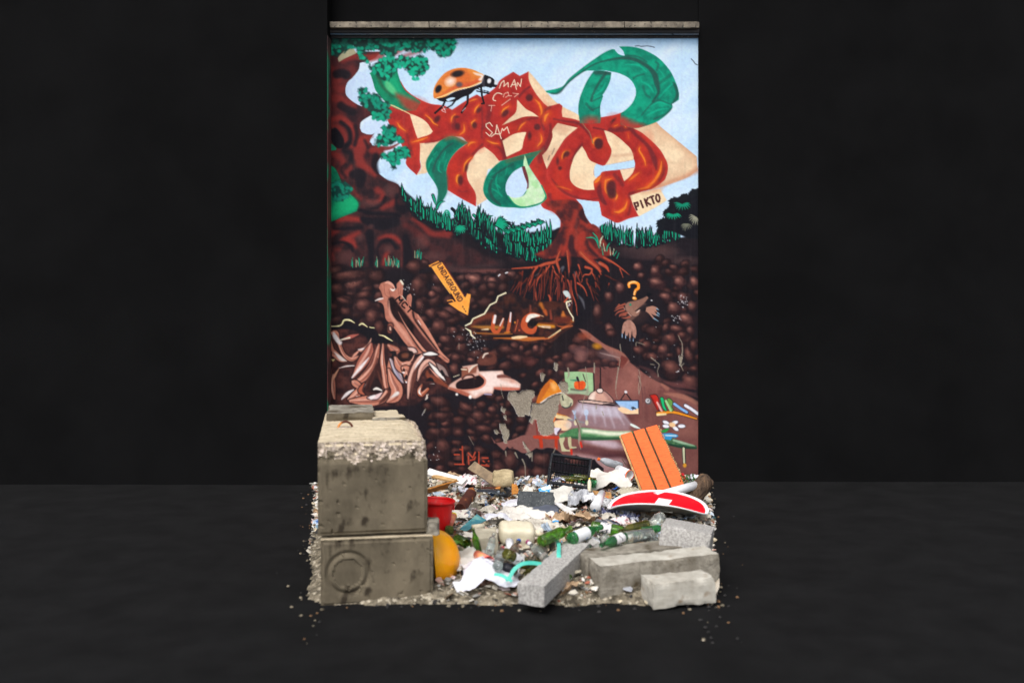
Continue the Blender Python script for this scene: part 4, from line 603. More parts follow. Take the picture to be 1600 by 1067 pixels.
for a_ in ((1190,480,0),(1300,480,1),(1190,525,2),(1310,555,3),(1385,525,4)):
    EL(*zxy('T', a_[0]+15, a_[1]), 6 if a_[2]!=4 else 6.5, 3.4, (60,56,66), (.4,-.3,.1,.6,0)[a_[2]], soft=.5); EL(*zxy('T', a_[0]+15, a_[1]), 5.2 if a_[2]!=4 else 5.8, 2.7, (232,232,240), (.4,-.3,.1,.6,0)[a_[2]], soft=.5)
EL(*zxy('T', 1283, 508), 5.2, 3.6, (238,196,146), .2, soft=.6)
# forks and spoons held up
for x in (60, 85): ST('T %d,330 70,390' % (x-10), 1.4, (170,190,214), soft=.4)
ST('T 35,330 60,385', 1.2, (190,200,220), soft=.4); ST('T 70,390 72,440', 3.4, (140,160,190), soft=.5); EL(*zxy('T', 75, 480), 2.6, 4.4, (214,204,170), soft=.6); EL(*zxy('T', 208, 355), 3.6, 5, (190,204,226), soft=.7); ST('T 210,390 212,450', 3, (160,174,200), soft=.5); EL(*zxy('T', 215, 482), 2.4, 4.2, (216,206,176), soft=.6)
ST('T 75,440 110,520 125,560', 2, (110,84,76), soft=.6)
# pencil cracks, drips and flaked paint (thin lines)
CR = (150,142,126)
for s, w_ in (('Q 310,140 315,190 325,235',[1,1.6,1]),('Q 310,330 300,420 270,560 255,700 275,820',[1.6,1,1.2,.8,.8]),('Q 545,460 560,560 540,680 550,780',[1,.8,1.2,.7]),('Q 1040,30 1060,80 1085,130 1090,230 1080,320',[1,1.4,1.4,2,3]),('Q 1110,380 1080,420 1100,470',1.2),('Q 700,310 760,360 800,400 780,470 790,545',[2,1.2,1.4,1,1.4]),('Q 690,390 740,400',1.2),('Q 510,160 520,120 620,150',1),('V 1160,700 1190,760',[3,1.5]),('V 1250,780 1280,850 1285,930 1290,1064',[2.4,1.8,1.2,.8]),('V 1260,560 1300,640 1340,700 1340,760',[2,4,5,2]),('V 1370,690 1370,800',1.5),('V 1040,680 1045,740',[2,3,1]),('h 390,690 360,760 345,810',1.4),('h 715,10 712,60',2),('h 910,20 905,90 890,200',1.2),('h 1080,90 1100,160 1085,240',1.2),('h 610,480 580,600 600,700',1.2),('h 640,20 660,200 650,260',[1,1.4,1]),
    ('S 860,120 870,200 855,250',[2.4,3,1]),('S 1190,60 1190,180',[2,1.6]),('S 1110,350 1080,450 1045,560 1050,640',[1.4,1,1.2,.8]),('S 1050,200 1080,290',1.8),('S 950,700 990,800 1010,860 1000,1060',[1,2.2,2,2]),('e 1130,700 1130,750',1),('V 580,490 640,600',.8),('R 1060,640 1070,740 1095,820',.9),('h 730,340 728,365',2),('h 780,390 790,420',1.6),('V 20,200 40,150',1.4),('e 800,500 835,370',0.01)):
    ST(s, w_, CR if 'S 10' not in s else (70,56,52), soft=.5, a=.85)
# ---- flaked holes down to the render (also real depth, see PEEL)
PEEL = np.zeros(CAN.shape[:2], np.float32)
for s in ('S 125,420 200,400 230,430 260,440 300,405 400,390 440,410 440,480 410,510 395,600 375,720 330,695 315,725 260,730 220,690 180,600 115,515','S 420,560 520,560 640,480 700,455 765,440 765,500 740,620 720,700 680,770 690,860 690,920 640,950 580,970 520,940 490,880 470,770 440,765 410,820 380,790 400,740 385,690 410,640','S 745,340 780,290 830,290 860,330 865,400 830,455 790,420','S 690,70 700,50 730,60 735,120 715,165 695,130','S 520,200 540,175 575,200 560,250 545,290 520,240',
    'S 25,650 40,600 60,620 95,625 65,695','S 10,820 80,815 95,860 130,930 110,1010 95,1070 60,1050 50,980 20,900','V 900,420 930,410 965,440 935,475 910,455','V 1020,240 1045,230 1055,290 1030,285','Q 1050,290 1095,280 1075,415 1060,415','V 1330,690 1370,700 1360,760 1330,740 1300,720','V 1260,560 1290,600 1310,640 1280,640'):
    p = auto(ZP(s), 4); rj = np.random.RandomState(len(s)); p = p+rj.normal(0, .45, p.shape)
    PG(p+np.array([-.9,-.4]), (226,222,214), soft=.5, sharp=True, a=.8); PG(p+np.array([.7,.9]), (30,26,28), soft=.6, sharp=True, a=.0)
    m = PG(p, (146,137,122), soft=.4, sharp=True, ret=True); PEEL = np.maximum(PEEL, m)
g = prs.rand(*CAN.shape[:2]); sp = ((g-.5)*34+np.where(g > .95, -34, 0))[..., None]*PEEL[..., None]; CAN += sp
# grime: faint drips, dust and brush variation over all the paint; first a soft dark strip under the coping at left
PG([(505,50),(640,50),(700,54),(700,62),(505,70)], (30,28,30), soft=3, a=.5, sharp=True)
N2 = vnoise(3, 3, 41); CAN *= (1+(N2[..., None]-.5)*.10)
CAN += (vnoise(1.5, 1.5, 44)[..., None]-.5)*10
N3 = vnoise(3, 90, 43); k = np.clip((N3-.62)*3, 0, 1)[..., None]*.12*np.clip((PY[:, None, None]-50)/100, 0, 1); CAN += (np.array((150,140,130))-CAN)*k
CAN = 118+(CAN-118)*1.04; CAN[..., 2] += 1.5
# ---------------------------------------------------------------- helpers
def lin(c):
    a = np.asarray(c, float)/255
    return np.where(a <= .04045, a/12.92, ((a+.055)/1.055)**2.4)
def mat(name, c, rough=.6, c2=None, vs=6, vd=6, mixlo=.35, mixhi=.65, bump=.15, bs=40, bd=.004, metal=0, trans=0, ior=1.45, spec=.5, coat=0, c3=None, s3=20, k3=(.6,.7), stretch=None, emit=None, alpha=1, sub=0):
    """procedural principled material; colours in sRGB 0..255"""
    m = bpy.data.materials.new(name); m.use_nodes = True; t = m.node_tree; N = t.nodes; L = t.links
    b = N['Principled BSDF']; b.inputs['Roughness'].default_value = rough; b.inputs['Metallic'].default_value = metal
    b.inputs['Transmission Weight'].default_value = trans; b.inputs['IOR'].default_value = ior; b.inputs['Coat Weight'].default_value = coat; b.inputs['Specular IOR Level'].default_value = spec; b.inputs['Alpha'].default_value = alpha
    tc = N.new('ShaderNodeTexCoord'); src = tc.outputs['Object']
    if stretch:
        mp = N.new('ShaderNodeMapping'); mp.inputs['Scale'].default_value = stretch; L.new(src, mp.inputs[0]); src = mp.outputs[0]
    a = lin(c); c2v = lin(c2) if c2 is not None else a*.72
    n = N.new('ShaderNodeTexNoise'); n.inputs['Scale'].default_value = vs; n.inputs['Detail'].default_value = vd; n.inputs['Roughness'].default_value = .65; L.new(src, n.inputs['Vector'])
    r = N.new('ShaderNodeValToRGB'); e = r.color_ramp.elements; e[0].position = mixlo; e[1].position = mixhi; e[0].color = (*c2v, 1); e[1].color = (*a, 1); L.new(n.outputs[0], r.inputs[0])
    o = r.outputs[0]
    if c3 is not None:
        n3 = N.new('ShaderNodeTexNoise'); n3.inputs['Scale'].default_value = s3; n3.inputs['Detail'].default_value = 8; L.new(src, n3.inputs['Vector'])
        r3 = N.new('ShaderNodeValToRGB'); r3.color_ramp.elements[0].position = k3[0]; r3.color_ramp.elements[1].position = k3[1]; L.new(n3.outputs[0], r3.inputs[0])
        x = N.new('ShaderNodeMixRGB'); L.new(r3.outputs[0], x.inputs[0]); L.new(o, x.inputs[1]); x.inputs[2].default_value = (*lin(c3), 1); o = x.outputs[0]
    L.new(o, b.inputs['Base Color'])
    if bump:
        nb = N.new('ShaderNodeTexNoise'); nb.inputs['Scale'].default_value = bs; nb.inputs['Detail'].default_value = 8; L.new(src, nb.inputs['Vector'])
        bp = N.new('ShaderNodeBump'); bp.inputs['Strength'].default_value = bump; bp.inputs['Distance'].default_value = bd; L.new(nb.outputs[0], bp.inputs['Height']); L.new(bp.outputs[0], b.inputs['Normal'])
    return m
class MB:
    def __init__(s): s.v = []; s.f = []; s.m = []
    def add(s, v, f, m=0):
        k = len(s.v); s.v += [tuple(p) for p in v]; s.f += [tuple(i+k for i in q) for q in f]; s.m += [m]*len(f)
    def box(s, a, b, m=0, M=None):
        v = [Vector((x, y, z)) for z in (a[2], b[2]) for y in (a[1], b[1]) for x in (a[0], b[0])]
        if M is not None: v = [M @ p for p in v]
        s.add(v, [(0,2,3,1),(4,5,7,6),(0,1,5,4),(2,6,7,3),(0,4,6,2),(1,3,7,5)], m)
    def lathe(s, prof, n=24, m=0, M=None, a0=0, a1=2*math.pi):
        full = abs(a1-a0-2*math.pi) < 1e-6; k = n if full else n+1; v = []; f = []
        for r, z in prof:
            for i in range(k):
                t = a0+(a1-a0)*i/n; p = Vector((r*math.cos(t), r*math.sin(t), z)); v.append(M @ p if M is not None else p)
        for j in range(len(prof)-1):
            for i in range(n):
                i2 = (i+1) % k if full else i+1
                f.append((j*k+i, j*k+i2, (j+1)*k+i2, (j+1)*k+i))
        s.add(v, f, m)
    def tube(s, pts, r, n=8, m=0, caps=True):
        P = [Vector(p) for p in pts]; rr = r if hasattr(r, '__len__') else [r]*len(P); v = []; f = []; up = Vector((.13,.27,.95)).normalized()
        for i, p in enumerate(P):
            d = (P[min(i+1, len(P)-1)]-P[max(i-1, 0)]).normalized(); x = d.cross(up).normalized(); y = d.cross(x)
            for k in range(n):
                t = 2*math.pi*k/n; v.append(p+(x*math.cos(t)+y*math.sin(t))*rr[i])
        for i in range(len(P)-1):
            for k in range(n): f.append((i*n+k, i*n+(k+1) % n, (i+1)*n+(k+1) % n, (i+1)*n+k))
        if caps: f += [tuple(range(n))[::-1], tuple(range((len(P)-1)*n, len(P)*n))]
        s.add(v, f, m)
    def ribbon(s, pts, w, t=.002, m=0, nrm=None):
        P = [Vector(p) for p in pts]; v = []; f = []
        for i, p in enumerate(P):
            d = (P[min(i+1, len(P)-1)]-P[max(i-1, 0)]).normalized(); x = d.cross(Vector(nrm or (0,0,1))).normalized(); u = x.cross(d).normalized()
            v += [p-x*w/2, p+x*w/2, p+x*w/2+u*t, p-x*w/2+u*t]
        for i in range(len(P)-1):
            for k in range(4): f.append((i*4+k, i*4+(k+1) % 4, (i+1)*4+(k+1) % 4, (i+1)*4+k))
        s.add(v, f+[(0,1,2,3),(len(v)-1,len(v)-2,len(v)-3,len(v)-4)], m)
    def build(s, name, mats, parent=None, smooth=False, fix=True):
        me = bpy.data.meshes.new(name); me.from_pydata(s.v, [], s.f)
        for q in (mats if isinstance(mats, (list, tuple)) else [mats]): me.materials.append(q)
        me.polygons.foreach_set('material_index', s.m)
        if smooth: me.polygons.foreach_set('use_smooth', [True]*len(me.polygons))
        if fix:
            b = bmesh.new(); b.from_mesh(me); bmesh.ops.recalc_face_normals(b, faces=b.faces); b.to_mesh(me); b.free()
        me.update(); o = bpy.data.objects.new(name, me); COL.objects.link(o)
        if parent is not None: o.parent = parent
        return o
def tag(o, label=None, cat=None, group=None, kind=None):
    for k, v in (('label', label), ('category', cat), ('group', group), ('kind', kind)):
        if v: o[k] = v
    return o
def thing(name, label, cat, M=None, group=None):
    o = bpy.data.objects.new(name, None); COL.objects.link(o); o.empty_display_size = .05
    if M is not None: o.matrix_world = M
    return tag(o, label, cat, group)
def at(x, y, d): return Vector(((x-800)/F*d, d, H-(y-HZ)/F*d))
def atz(x, y, z):
    d = F*(H-z)/(y-HZ); return at(x, y, d)
def sm(a, b, x): t = max(0, min(1, (x-a)/(b-a))); return t*t*(3-2*t)
GZ = .2
def zs(X, D):
    """height of the rubble heap over the ground"""
    n = noise.fractal(Vector((X*2.2, D*2.2, 3)), .9, 2.1, 4)*.045 + noise.noise(Vector((X*9, D*9, 7)))*.018
    b = .25+.04*sm(8.5, 6.5, D)
    hw = .2*D+.05*noise.noise(Vector((D*2, X, 0)))
    e = sm(5.86, 6.1, D+.06*noise.noise(Vector((X*4, 0, 9))))*sm(hw+.16, hw-.12, X)*sm(-hw-.16, -hw+.12, X)
    return GZ+(b+n-GZ)*e-(.05 if e < .03 else 0)
def G(x, y, lift=0):
    """point on the heap seen at photo pixel x, y"""
    d = 11.0
    while d > 4.5:
        p = at(x, y, d)
        if p.z > zs(p.x, d)+lift: lo = d; break
        d -= .05
    else: return at(x, y, 5)
    hi = d+.05
    for _ in range(12):
        c = (lo+hi)/2; p = at(x, y, c)
        if p.z > zs(p.x, c)+lift: lo = c
        else: hi = c
    return at(x, y, lo)
def frame(A, B, up=(0,0,1), ax='Z'):
    """matrix at A whose local Z (or X) runs to B"""
    z = (Vector(B)-Vector(A)).normalized(); u = Vector(up); x = u.cross(z)
    if x.length < 1e-3: x = Vector((1,0,0)).cross(z)
    x.normalize(); y = z.cross(x)
    R = Matrix((x, y, z)).transposed() if ax == 'Z' else Matrix((z, x, y)).transposed()
    return Matrix.Translation(A) @ R.to_4x4()
def axes(o, x, y):
    """matrix with origin o, local X towards x, local Y towards y"""
    X = (Vector(x)-Vector(o)).normalized(); Z = X.cross(Vector(y)-Vector(o)).normalized(); Y = Z.cross(X)
    return Matrix.Translation(o) @ Matrix((X, Y, Z)).transposed().to_4x4()
def ndisp(o, amp, sc, seed=0, ridged=False, zonly=False):
    me = o.data; co = np.empty(len(me.vertices)*3, np.float32); me.vertices.foreach_get('co', co); co = co.reshape(-1, 3)
    for i in range(len(co)):
        v = Vector(co[i])*sc+Vector((seed*3.7, seed*1.3, seed)); n = noise.noise_vector(v)
        if ridged: n = Vector([abs(q)*1.6-.4 for q in n])
        if zonly: co[i][2] += n.z*amp
        else: co[i] += np.array(n)*amp
    me.vertices.foreach_set('co', co.ravel()); me.update()
def gridbox(L, Wd, Ht, st):
    """box with subdivided faces, origin at its bottom corner"""
    b = bmesh.new(); bmesh.ops.create_cube(b, size=1)
    for v in b.verts: v.co = Vector(((v.co.x+.5)*L, (v.co.y+.5)*Wd, (v.co.z+.5)*Ht))
    for ax, s_ in enumerate((L, Wd, Ht)):
        for k in range(1, max(1, int(s_/st))+1):
            if k*st < s_-1e-4:
                co = [0, 0, 0]; co[ax] = k*st; no = [0, 0, 0]; no[ax] = 1
                bmesh.ops.bisect_plane(b, geom=b.verts[:]+b.edges[:]+b.faces[:], plane_co=co, plane_no=no)
    return b
def bm_obj(b, name, mats, parent=None, smooth=False, top=None):
    me = bpy.data.meshes.new(name)
    bmesh.ops.recalc_face_normals(b, faces=b.faces)
    if top is not None:
        for f in b.faces: f.material_index = top(f)
    for f in b.faces: f.smooth = smooth
    b.to_mesh(me); b.free()
    for q in (mats if isinstance(mats, (list, tuple)) else [mats]): me.materials.append(q)
    o = bpy.data.objects.new(name, me); COL.objects.link(o)
    if parent is not None: o.parent = parent
    return o
def chip(b, L, Wd, Ht, amp, seed, edge=.04):
    """roughen a gridded block, biting into its edges"""
    for v in b.verts:
        p = v.co; q = p*7+Vector((seed*5.1, seed, 0)); e = 0
        ds = sorted([min(p.x, L-p.x), min(p.y, Wd-p.y), min(p.z, Ht-p.z)])
        k = max(0, 1-ds[1]/edge)                      # close to an edge
        n = noise.noise(q); n2 = noise.noise(q*3.3)
        c = Vector((L/2, Wd/2, Ht/2)); d = (c-p); d.normalize()
        v.co = p+d*(k*(max(0, n*.9+.25+n2*.4))*edge*.8)+noise.noise_vector(q*2.5)*amp
def fill(me_o, th): 
    md = me_o.modifiers.new('thickness', 'SOLIDIFY'); md.thickness = th; md.offset = 0
def sheet(name, A, L, Wd, mats, seed, amp=.03, fold=5, nx=26, ny=18, yaw=0, tilt=0, roll=0, lift=0, parent=None, irregular=.12, dome=.0, fine=.006, th=.0015, smooth=True, drape=.6):
    """crumpled sheet, sack or cloth lying on the heap, centred on A"""
    R = Euler((tilt, roll, yaw)).to_matrix(); v = []; f = []; o3 = Vector((seed*7.3, seed*2.9, 1.7))
    base = zs(A.x, A.y)
    for j in range(ny):
        for i in range(nx):
            u = i/(nx-1)*2-1; w = j/(ny-1)*2-1
            a = math.atan2(w, u); e = 1+irregular*noise.noise(Vector((math.cos(a)*2, math.sin(a)*2, seed)))*1.6
            x = u*L/2*e; y = w*Wd/2*e
            q = Vector((x, y, 0))*fold*2.2+o3
            h = (abs(noise.noise(q))*-2+.7)*amp+(abs(noise.noise(q*2.3))*-1.4+.4)*amp*.5+noise.noise(q*6)*fine+(abs(noise.noise(q*5.1))*-1.3+.3)*amp*.26+(abs(noise.noise(q*11))*-1+.2)*amp*.1+dome*max(0, 1-(u*u+w*w)*.8)
            p = R @ Vector((x+noise.noise(q*1.1)*amp*.8, y+noise.noise(q*1.1+Vector((5,5,5)))*amp*.8, h))
            if drape: p.z += (max(zs(A.x+p.x, A.y+p.y), 0)-base)*drape
            v.append(p)
    for j in range(ny-1):
        for i in range(nx-1): f.append((j*nx+i, j*nx+i+1, (j+1)*nx+i+1, (j+1)*nx+i))
    m = MB(); m.add(v, f); o = m.build(name, mats, parent, smooth=smooth, fix=False)
    if th: fill(o, th)
    if parent is None: o.location = A+Vector((0, 0, lift))
    return o
# ---------------------------------------------------------------- materials
MT = {}
MT['asphalt'] = mat('asphalt', (20,20,21), .97, c2=(12,12,13), vs=3, bump=.5, bs=120, spec=.15)
MT['charcoal'] = mat('charcoal_render', (17,17,18), .97, c2=(12,12,13), vs=1.2, bump=.25, bs=60, spec=.08)
MT['coping'] = mat('coping_stone', (146,136,120), .92, c2=(86,79,71), vs=9, bump=.5, bs=60, c3=(60,58,54), s3=30, k3=(.58,.66))
MT['fascia'] = mat('dark_fascia', (44,42,44), .7, c2=(28,28,32), vs=10, bump=.3, c3=(110,100,90), s3=40, k3=(.66,.7))
MT['dust'] = mat('dusty_lit_concrete', (208,193,166), .94, c2=(170,156,132), vs=5, bump=.4, bs=50, c3=(150,132,104), s3=6, k3=(.58,.72), stretch=(1,3,1))  # cream dust, with the brightness of lit top faces put into the colour
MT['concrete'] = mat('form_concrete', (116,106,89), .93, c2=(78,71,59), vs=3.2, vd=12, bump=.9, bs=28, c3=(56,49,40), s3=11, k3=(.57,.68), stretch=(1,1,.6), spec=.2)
MT['aggregate'] = mat('broken_aggregate', (186,172,156), .97, c2=(134,120,106), vs=22, vd=10, bump=.8, bs=70, bd=.01, c3=(214,198,186), s3=40, k3=(.54,.62), spec=.2)
MT['granite'] = mat('granite', (186,183,179), .88, c2=(138,135,132), vs=60, vd=10, mixlo=.4, mixhi=.6, bump=.3, bs=150, c3=(110,108,108), s3=130, k3=(.6,.64))
MT['granite2'] = mat('weathered_granite', (156,150,138), .92, c2=(104,97,86), vs=14, vd=10, bump=.6, bs=60, bd=.01, c3=(74,64,48), s3=7, k3=(.52,.66))
MT['granite3'] = mat('pale_stone', (190,186,176), .92, c2=(158,152,141), vs=10, vd=10, bump=.4, bs=60, c3=(140,124,104), s3=9, k3=(.62,.74))
MT['heap'] = mat('rubble_dirt', (140,130,112), .97, c2=(70,64,54), vs=14, vd=12, mixlo=.4, mixhi=.6, bump=1, bs=50, bd=.02, c3=(176,166,148), s3=30, k3=(.56,.62), spec=.2)
for k, c in (('plaster',(208,200,186)),('cream',(206,192,164)),('brick',(168,96,74)),('grey',(150,147,142)),('brown',(122,92,64)),('dark',(48,46,46)),('pinkish',(206,166,150)),('bluish',(120,150,170)),('whitechip',(222,219,212))):
    MT[k] = mat(k+'_chip', c, .85, vs=20, bump=.4, bs=80)
MT['white_cloth'] = mat('white_cloth', (218,214,207), .85, c2=(196,190,182), vs=5, bump=.3, bs=60)
MT['dirty_cloth'] = mat('dirty_cloth', (218,212,200), .9, c2=(158,150,138), vs=6, bump=.5, bs=60, c3=(130,116,100), s3=12, k3=(.62,.7))
MT['bag_white'] = mat('white_plastic_film', (228,228,234), .4, c2=(198,198,212), vs=5, bump=.2, bs=30, trans=.0, c3=(60,56,90), s3=5, k3=(.72,.74))
MT['bag_clear'] = mat('clear_plastic_film', (210,212,218), .25, c2=(160,162,170), vs=8, bump=.3, bs=25, c3=(240,240,244), s3=10, k3=(.5,.6), trans=.25)
MT['bag_blue'] = mat('lilac_plastic_film', (150,154,190), .25, c2=(84,88,124), vs=10, bump=.3, bs=30, c3=(226,228,244), s3=16, k3=(.52,.6))
MT['paper'] = mat('paper', (218,213,204), .8, c2=(214,206,194), vs=8, bump=.2, c3=(150,120,124), s3=30, k3=(.62,.66))
MT['print'] = mat('printed_paper', (240,232,230), .7, c2=(214,196,200), vs=20, bump=.1, c3=(176,84,104), s3=40, k3=(.56,.6))
MT['news'] = mat('newsprint', (206,206,206), .8, c2=(160,160,164), vs=30, bump=.2, c3=(80,84,96), s3=46, k3=(.57,.6))
MT['card'] = mat('cardboard', (188,158,126), .85, c2=(146,120,94), vs=7, bump=.3, bs=50)
MT['osb'] = mat('chipboard', (180,136,84), .85, c2=(132,92,56), vs=30, vd=8, bump=.4, bs=50, c3=(206,96,50), s3=24, k3=(.66,.7))
MT['ochre'] = mat('ochre_board', (196,132,58), .6, c2=(160,100,44), vs=6, bump=.2, stretch=(1,6,1))
MT['greywood'] = mat('weathered_wood', (166,142,112), .85, c2=(112,96,78), vs=5, bump=.5, bs=20, stretch=(1,1,12))
MT['whitewood'] = mat('white_painted_wood', (232,232,236), .7, c2=(206,200,190), vs=5, bump=.2)
MT['orange_wood'] = mat('orange_stained_wood', (232,112,56), .6, c2=(214,94,44), vs=6, vd=8, bump=.15, bs=30, c3=(176,76,40), s3=7, k3=(.54,.7), stretch=(2.5,22,2))
MT['rawwood'] = mat('raw_softwood', (206,170,120), .85, c2=(160,124,80), vs=10, bump=.4)
MT['gap'] = mat('dark_groove', (92,76,50), .95, c2=(48,40,30), vs=30, bump=.5)  # darker brown for the board showing between the planks
MT['boulder'] = mat('sandstone', (196,178,142), .95, c2=(150,132,100), vs=7, vd=10, bump=.8, bs=40, bd=.01)
MT['red'] = mat('red_plastic', (236,18,22), .42, c2=(206,20,26), vs=3, bump=.08, c3=(196,110,104), s3=9, k3=(.58,.8), stretch=(3,3,.6))
MT['orange'] = mat('orange_plastic', (255,186,18), .35, c2=(250,160,16), vs=3, bump=.05, c3=(240,178,120), s3=5, k3=(.62,.8))
MT['signred'] = mat('sign_red', (230,8,32), .42, c2=(216,4,28), vs=3, bump=.08, bs=12, c3=(190,110,96), s3=26, k3=(.68,.74))
MT['signwhite'] = mat('sign_white', (238,238,240), .4, c2=(222,222,226), vs=3, bump=.03)
MT['alu'] = mat('bare_aluminium', (150,152,148), .38, c2=(112,120,114), vs=4, bump=.1, metal=.75)
MT['black_pl'] = mat('black_plastic', (34,38,44), .45, c2=(24,27,32), vs=10, bump=.1)
MT['rubber'] = mat('black_felt', (74,78,80), .8, c2=(50,54,58), vs=40, bump=.6, bs=90, c3=(120,122,122), s3=70, k3=(.62,.68))
MT['slate'] = mat('slate_blue_sheet', (96,102,116), .5, c2=(72,76,88), vs=4, bump=.1)
MT['rust'] = mat('rusty_tin', (104,52,36), .8, c2=(66,34,30), vs=8, bump=.5, c3=(214,140,70), s3=9, k3=(.54,.62), metal=.2)
MT['teal'] = mat('teal_glass_sheet', (78,148,156), .25, c2=(52,122,140), vs=9, bump=.2, c3=(120,176,172), s3=12, k3=(.55,.65))
MT['strap'] = mat('mint_strap', (98,206,186), .45, c2=(60,176,160), vs=8, bump=.05)
MT['creampl'] = mat('cream_plastic', (232,224,200), .45, c2=(206,196,170), vs=5, bump=.1, c3=(150,120,80), s3=7, k3=(.64,.76))
MT['greybox'] = mat('dirty_foam', (196,188,168), .85, c2=(158,150,132), vs=8, bump=.4, c3=(110,100,84), s3=14, k3=(.62,.68))
MT['carton'] = mat('grey_carton', (206,204,198), .7, c2=(184,180,172), vs=6, bump=.15)
MT['blue'] = mat('blue_plastic', (24,96,196), .4, bump=.05); MT['bluepack'] = mat('blue_printed_pack', (30,150,220), .4, c2=(230,232,226), vs=9, mixlo=.46, mixhi=.5, bump=.2, c3=(226,220,150), s3=8, k3=(.62,.64))
MT['milk'] = mat('milk_carton', (232,234,236), .5, c2=(206,208,212), vs=6, c3=(20,120,180), s3=8, k3=(.6,.62)); MT['cupprint'] = mat('printed_cup', (240,240,244), .45, c3=(60,80,180), s3=13, k3=(.64,.66), bump=.05)
MT['cap_orange'] = mat('orange_cap', (244,108,30), .45, bump=0); MT['cap_red'] = mat('red_cap', (216,36,58), .4, bump=0); MT['cap_mag'] = mat('magenta_foil', (160,60,110), .35, bump=0); MT['cap_yel'] = mat('yellow_cap', (240,216,30), .4, bump=0)
MT['lab_w'] = mat('white_label', (232,230,230), .6, c2=(208,206,210), vs=14, c3=(70,70,84), s3=34, k3=(.6,.62), bump=.05)
MT['lab_b'] = mat('blue_white_label', (236,238,242), .5, c3=(30,130,200), s3=16, k3=(.62,.63), bump=.05); MT['lab_d'] = mat('dark_label', (34,34,50), .5, c2=(22,22,34), c3=(206,210,222), s3=14, k3=(.58,.62), bump=.05)
MT['bark'] = mat('bark', (104,82,64), .95, c2=(54,42,34), vs=9, vd=10, bump=1, bs=16, bd=.03, stretch=(3,3,.4), c3=(140,106,70), s3=10, k3=(.6,.7))
MT['leaf'] = mat('leaf_green', (56,110,50), .6, c2=(30,76,34), vs=30); MT['petal'] = mat('red_petal', (214,24,40), .6); MT['moss'] = mat('moss_ball', (96,104,40), .95, c2=(50,58,24), vs=30, bump=1, bs=60, bd=.01)
MT['metal'] = mat('steel_bar', (90,98,112), .35, c2=(60,66,78), vs=9, metal=.7, bump=.1)
MT['foxed'] = mat('stained_paper', (208,200,188), .85, c2=(160,148,130), vs=9, bump=.4, c3=(96,84,74), s3=22, k3=(.58,.64))
MT['litterblue'] = mat('blue_print_film', (190,200,210), .5, c2=(120,140,160), vs=12, bump=.3, c3=(40,90,160), s3=14, k3=(.6,.63))
MT['pinkcup'] = mat('pink_yellow_plastic', (246,170,120), .4, c2=(240,120,110), vs=7, bump=.05, c3=(250,210,120), s3=6, k3=(.5,.6))
def glass(name, c, rough=.03, dens=1):
    m = bpy.data.materials.new(name); m.use_nodes = True; N = m.node_tree.nodes; b = N['Principled BSDF']; L = m.node_tree.links
    b.inputs['Transmission Weight'].default_value = .93; b.inputs['IOR'].default_value = 1.45; b.inputs['Roughness'].default_value = rough
    tc = N.new('ShaderNodeTexCoord'); n = N.new('ShaderNodeTexNoise'); n.inputs['Scale'].default_value = 14; n.inputs['Detail'].default_value = 6; L.new(tc.outputs['Object'], n.inputs['Vector'])
    r = N.new('ShaderNodeValToRGB'); r.color_ramp.elements[0].position = .4; r.color_ramp.elements[1].position = .7; r.color_ramp.elements[0].color = (*lin(c), 1); r.color_ramp.elements[1].color = (*(lin(c)*.8+.04), 1); L.new(n.outputs[0], r.inputs[0]); L.new(r.outputs[0], b.inputs['Base Color'])
    return m
MT['g_green'] = glass('green_glass', (150,206,90)); MT['g_olive'] = glass('olive_glass', (176,176,90)); MT['g_emer'] = glass('emerald_glass', (120,214,150)); MT['g_clear'] = glass('clear_glass', (244,250,248)); MT['g_brown'] = glass('brownish_glass', (206,196,182)); MT['pet'] = mat('clear_bottle_plastic', (226,230,236), .2, c2=(200,204,212), vs=12, trans=.55, bump=.2); MT['petgreen'] = glass('green_bottle_plastic', (110,206,150), .12)
# ---------------------------------------------------------------- ground and walls
def sbox(name, a, b, m, kind='structure', parent=None, **k):
    q = MB(); q.box(a, b); o = q.build(name, m, parent)
    if kind: o['kind'] = kind
    for kk, vv in k.items(): o[kk] = vv
    return o
def ground():
    b = bmesh.new(); bmesh.ops.create_grid(b, x_segments=60, y_segments=60, size=60)
    for v in b.verts: v.co.z = noise.noise(v.co*.3)*.012-.004
    o = bm_obj(b, 'asphalt_ground', MT['asphalt'], smooth=True); o.location = (0, 0, GZ-.01); o['kind'] = 'structure'
ground()
LX = -1.952
sbox('side_wall', (-9, 9.8, -.2), (LX, 10.6, 9), MT['charcoal'], label='plain dark rendered wall continuing left of the mural', category='wall')
sbox('side_wall', (2.006, 9.97, -.2), (9, 10.6, 9), MT['charcoal'], label='plain dark rendered wall continuing right of the mural', category='wall')
sbox('upper_wall', (LX+.003, 9.985, 5.13), (2.003, 10.6, 9), MT['charcoal'], label='plain dark wall rising above the stone coping', category='wall')
mw = thing('mural_wall', 'painted mural wall with tree-root lettering, ladybird, mole and underground room', 'wall', Matrix.Translation((0, 10, 0)))
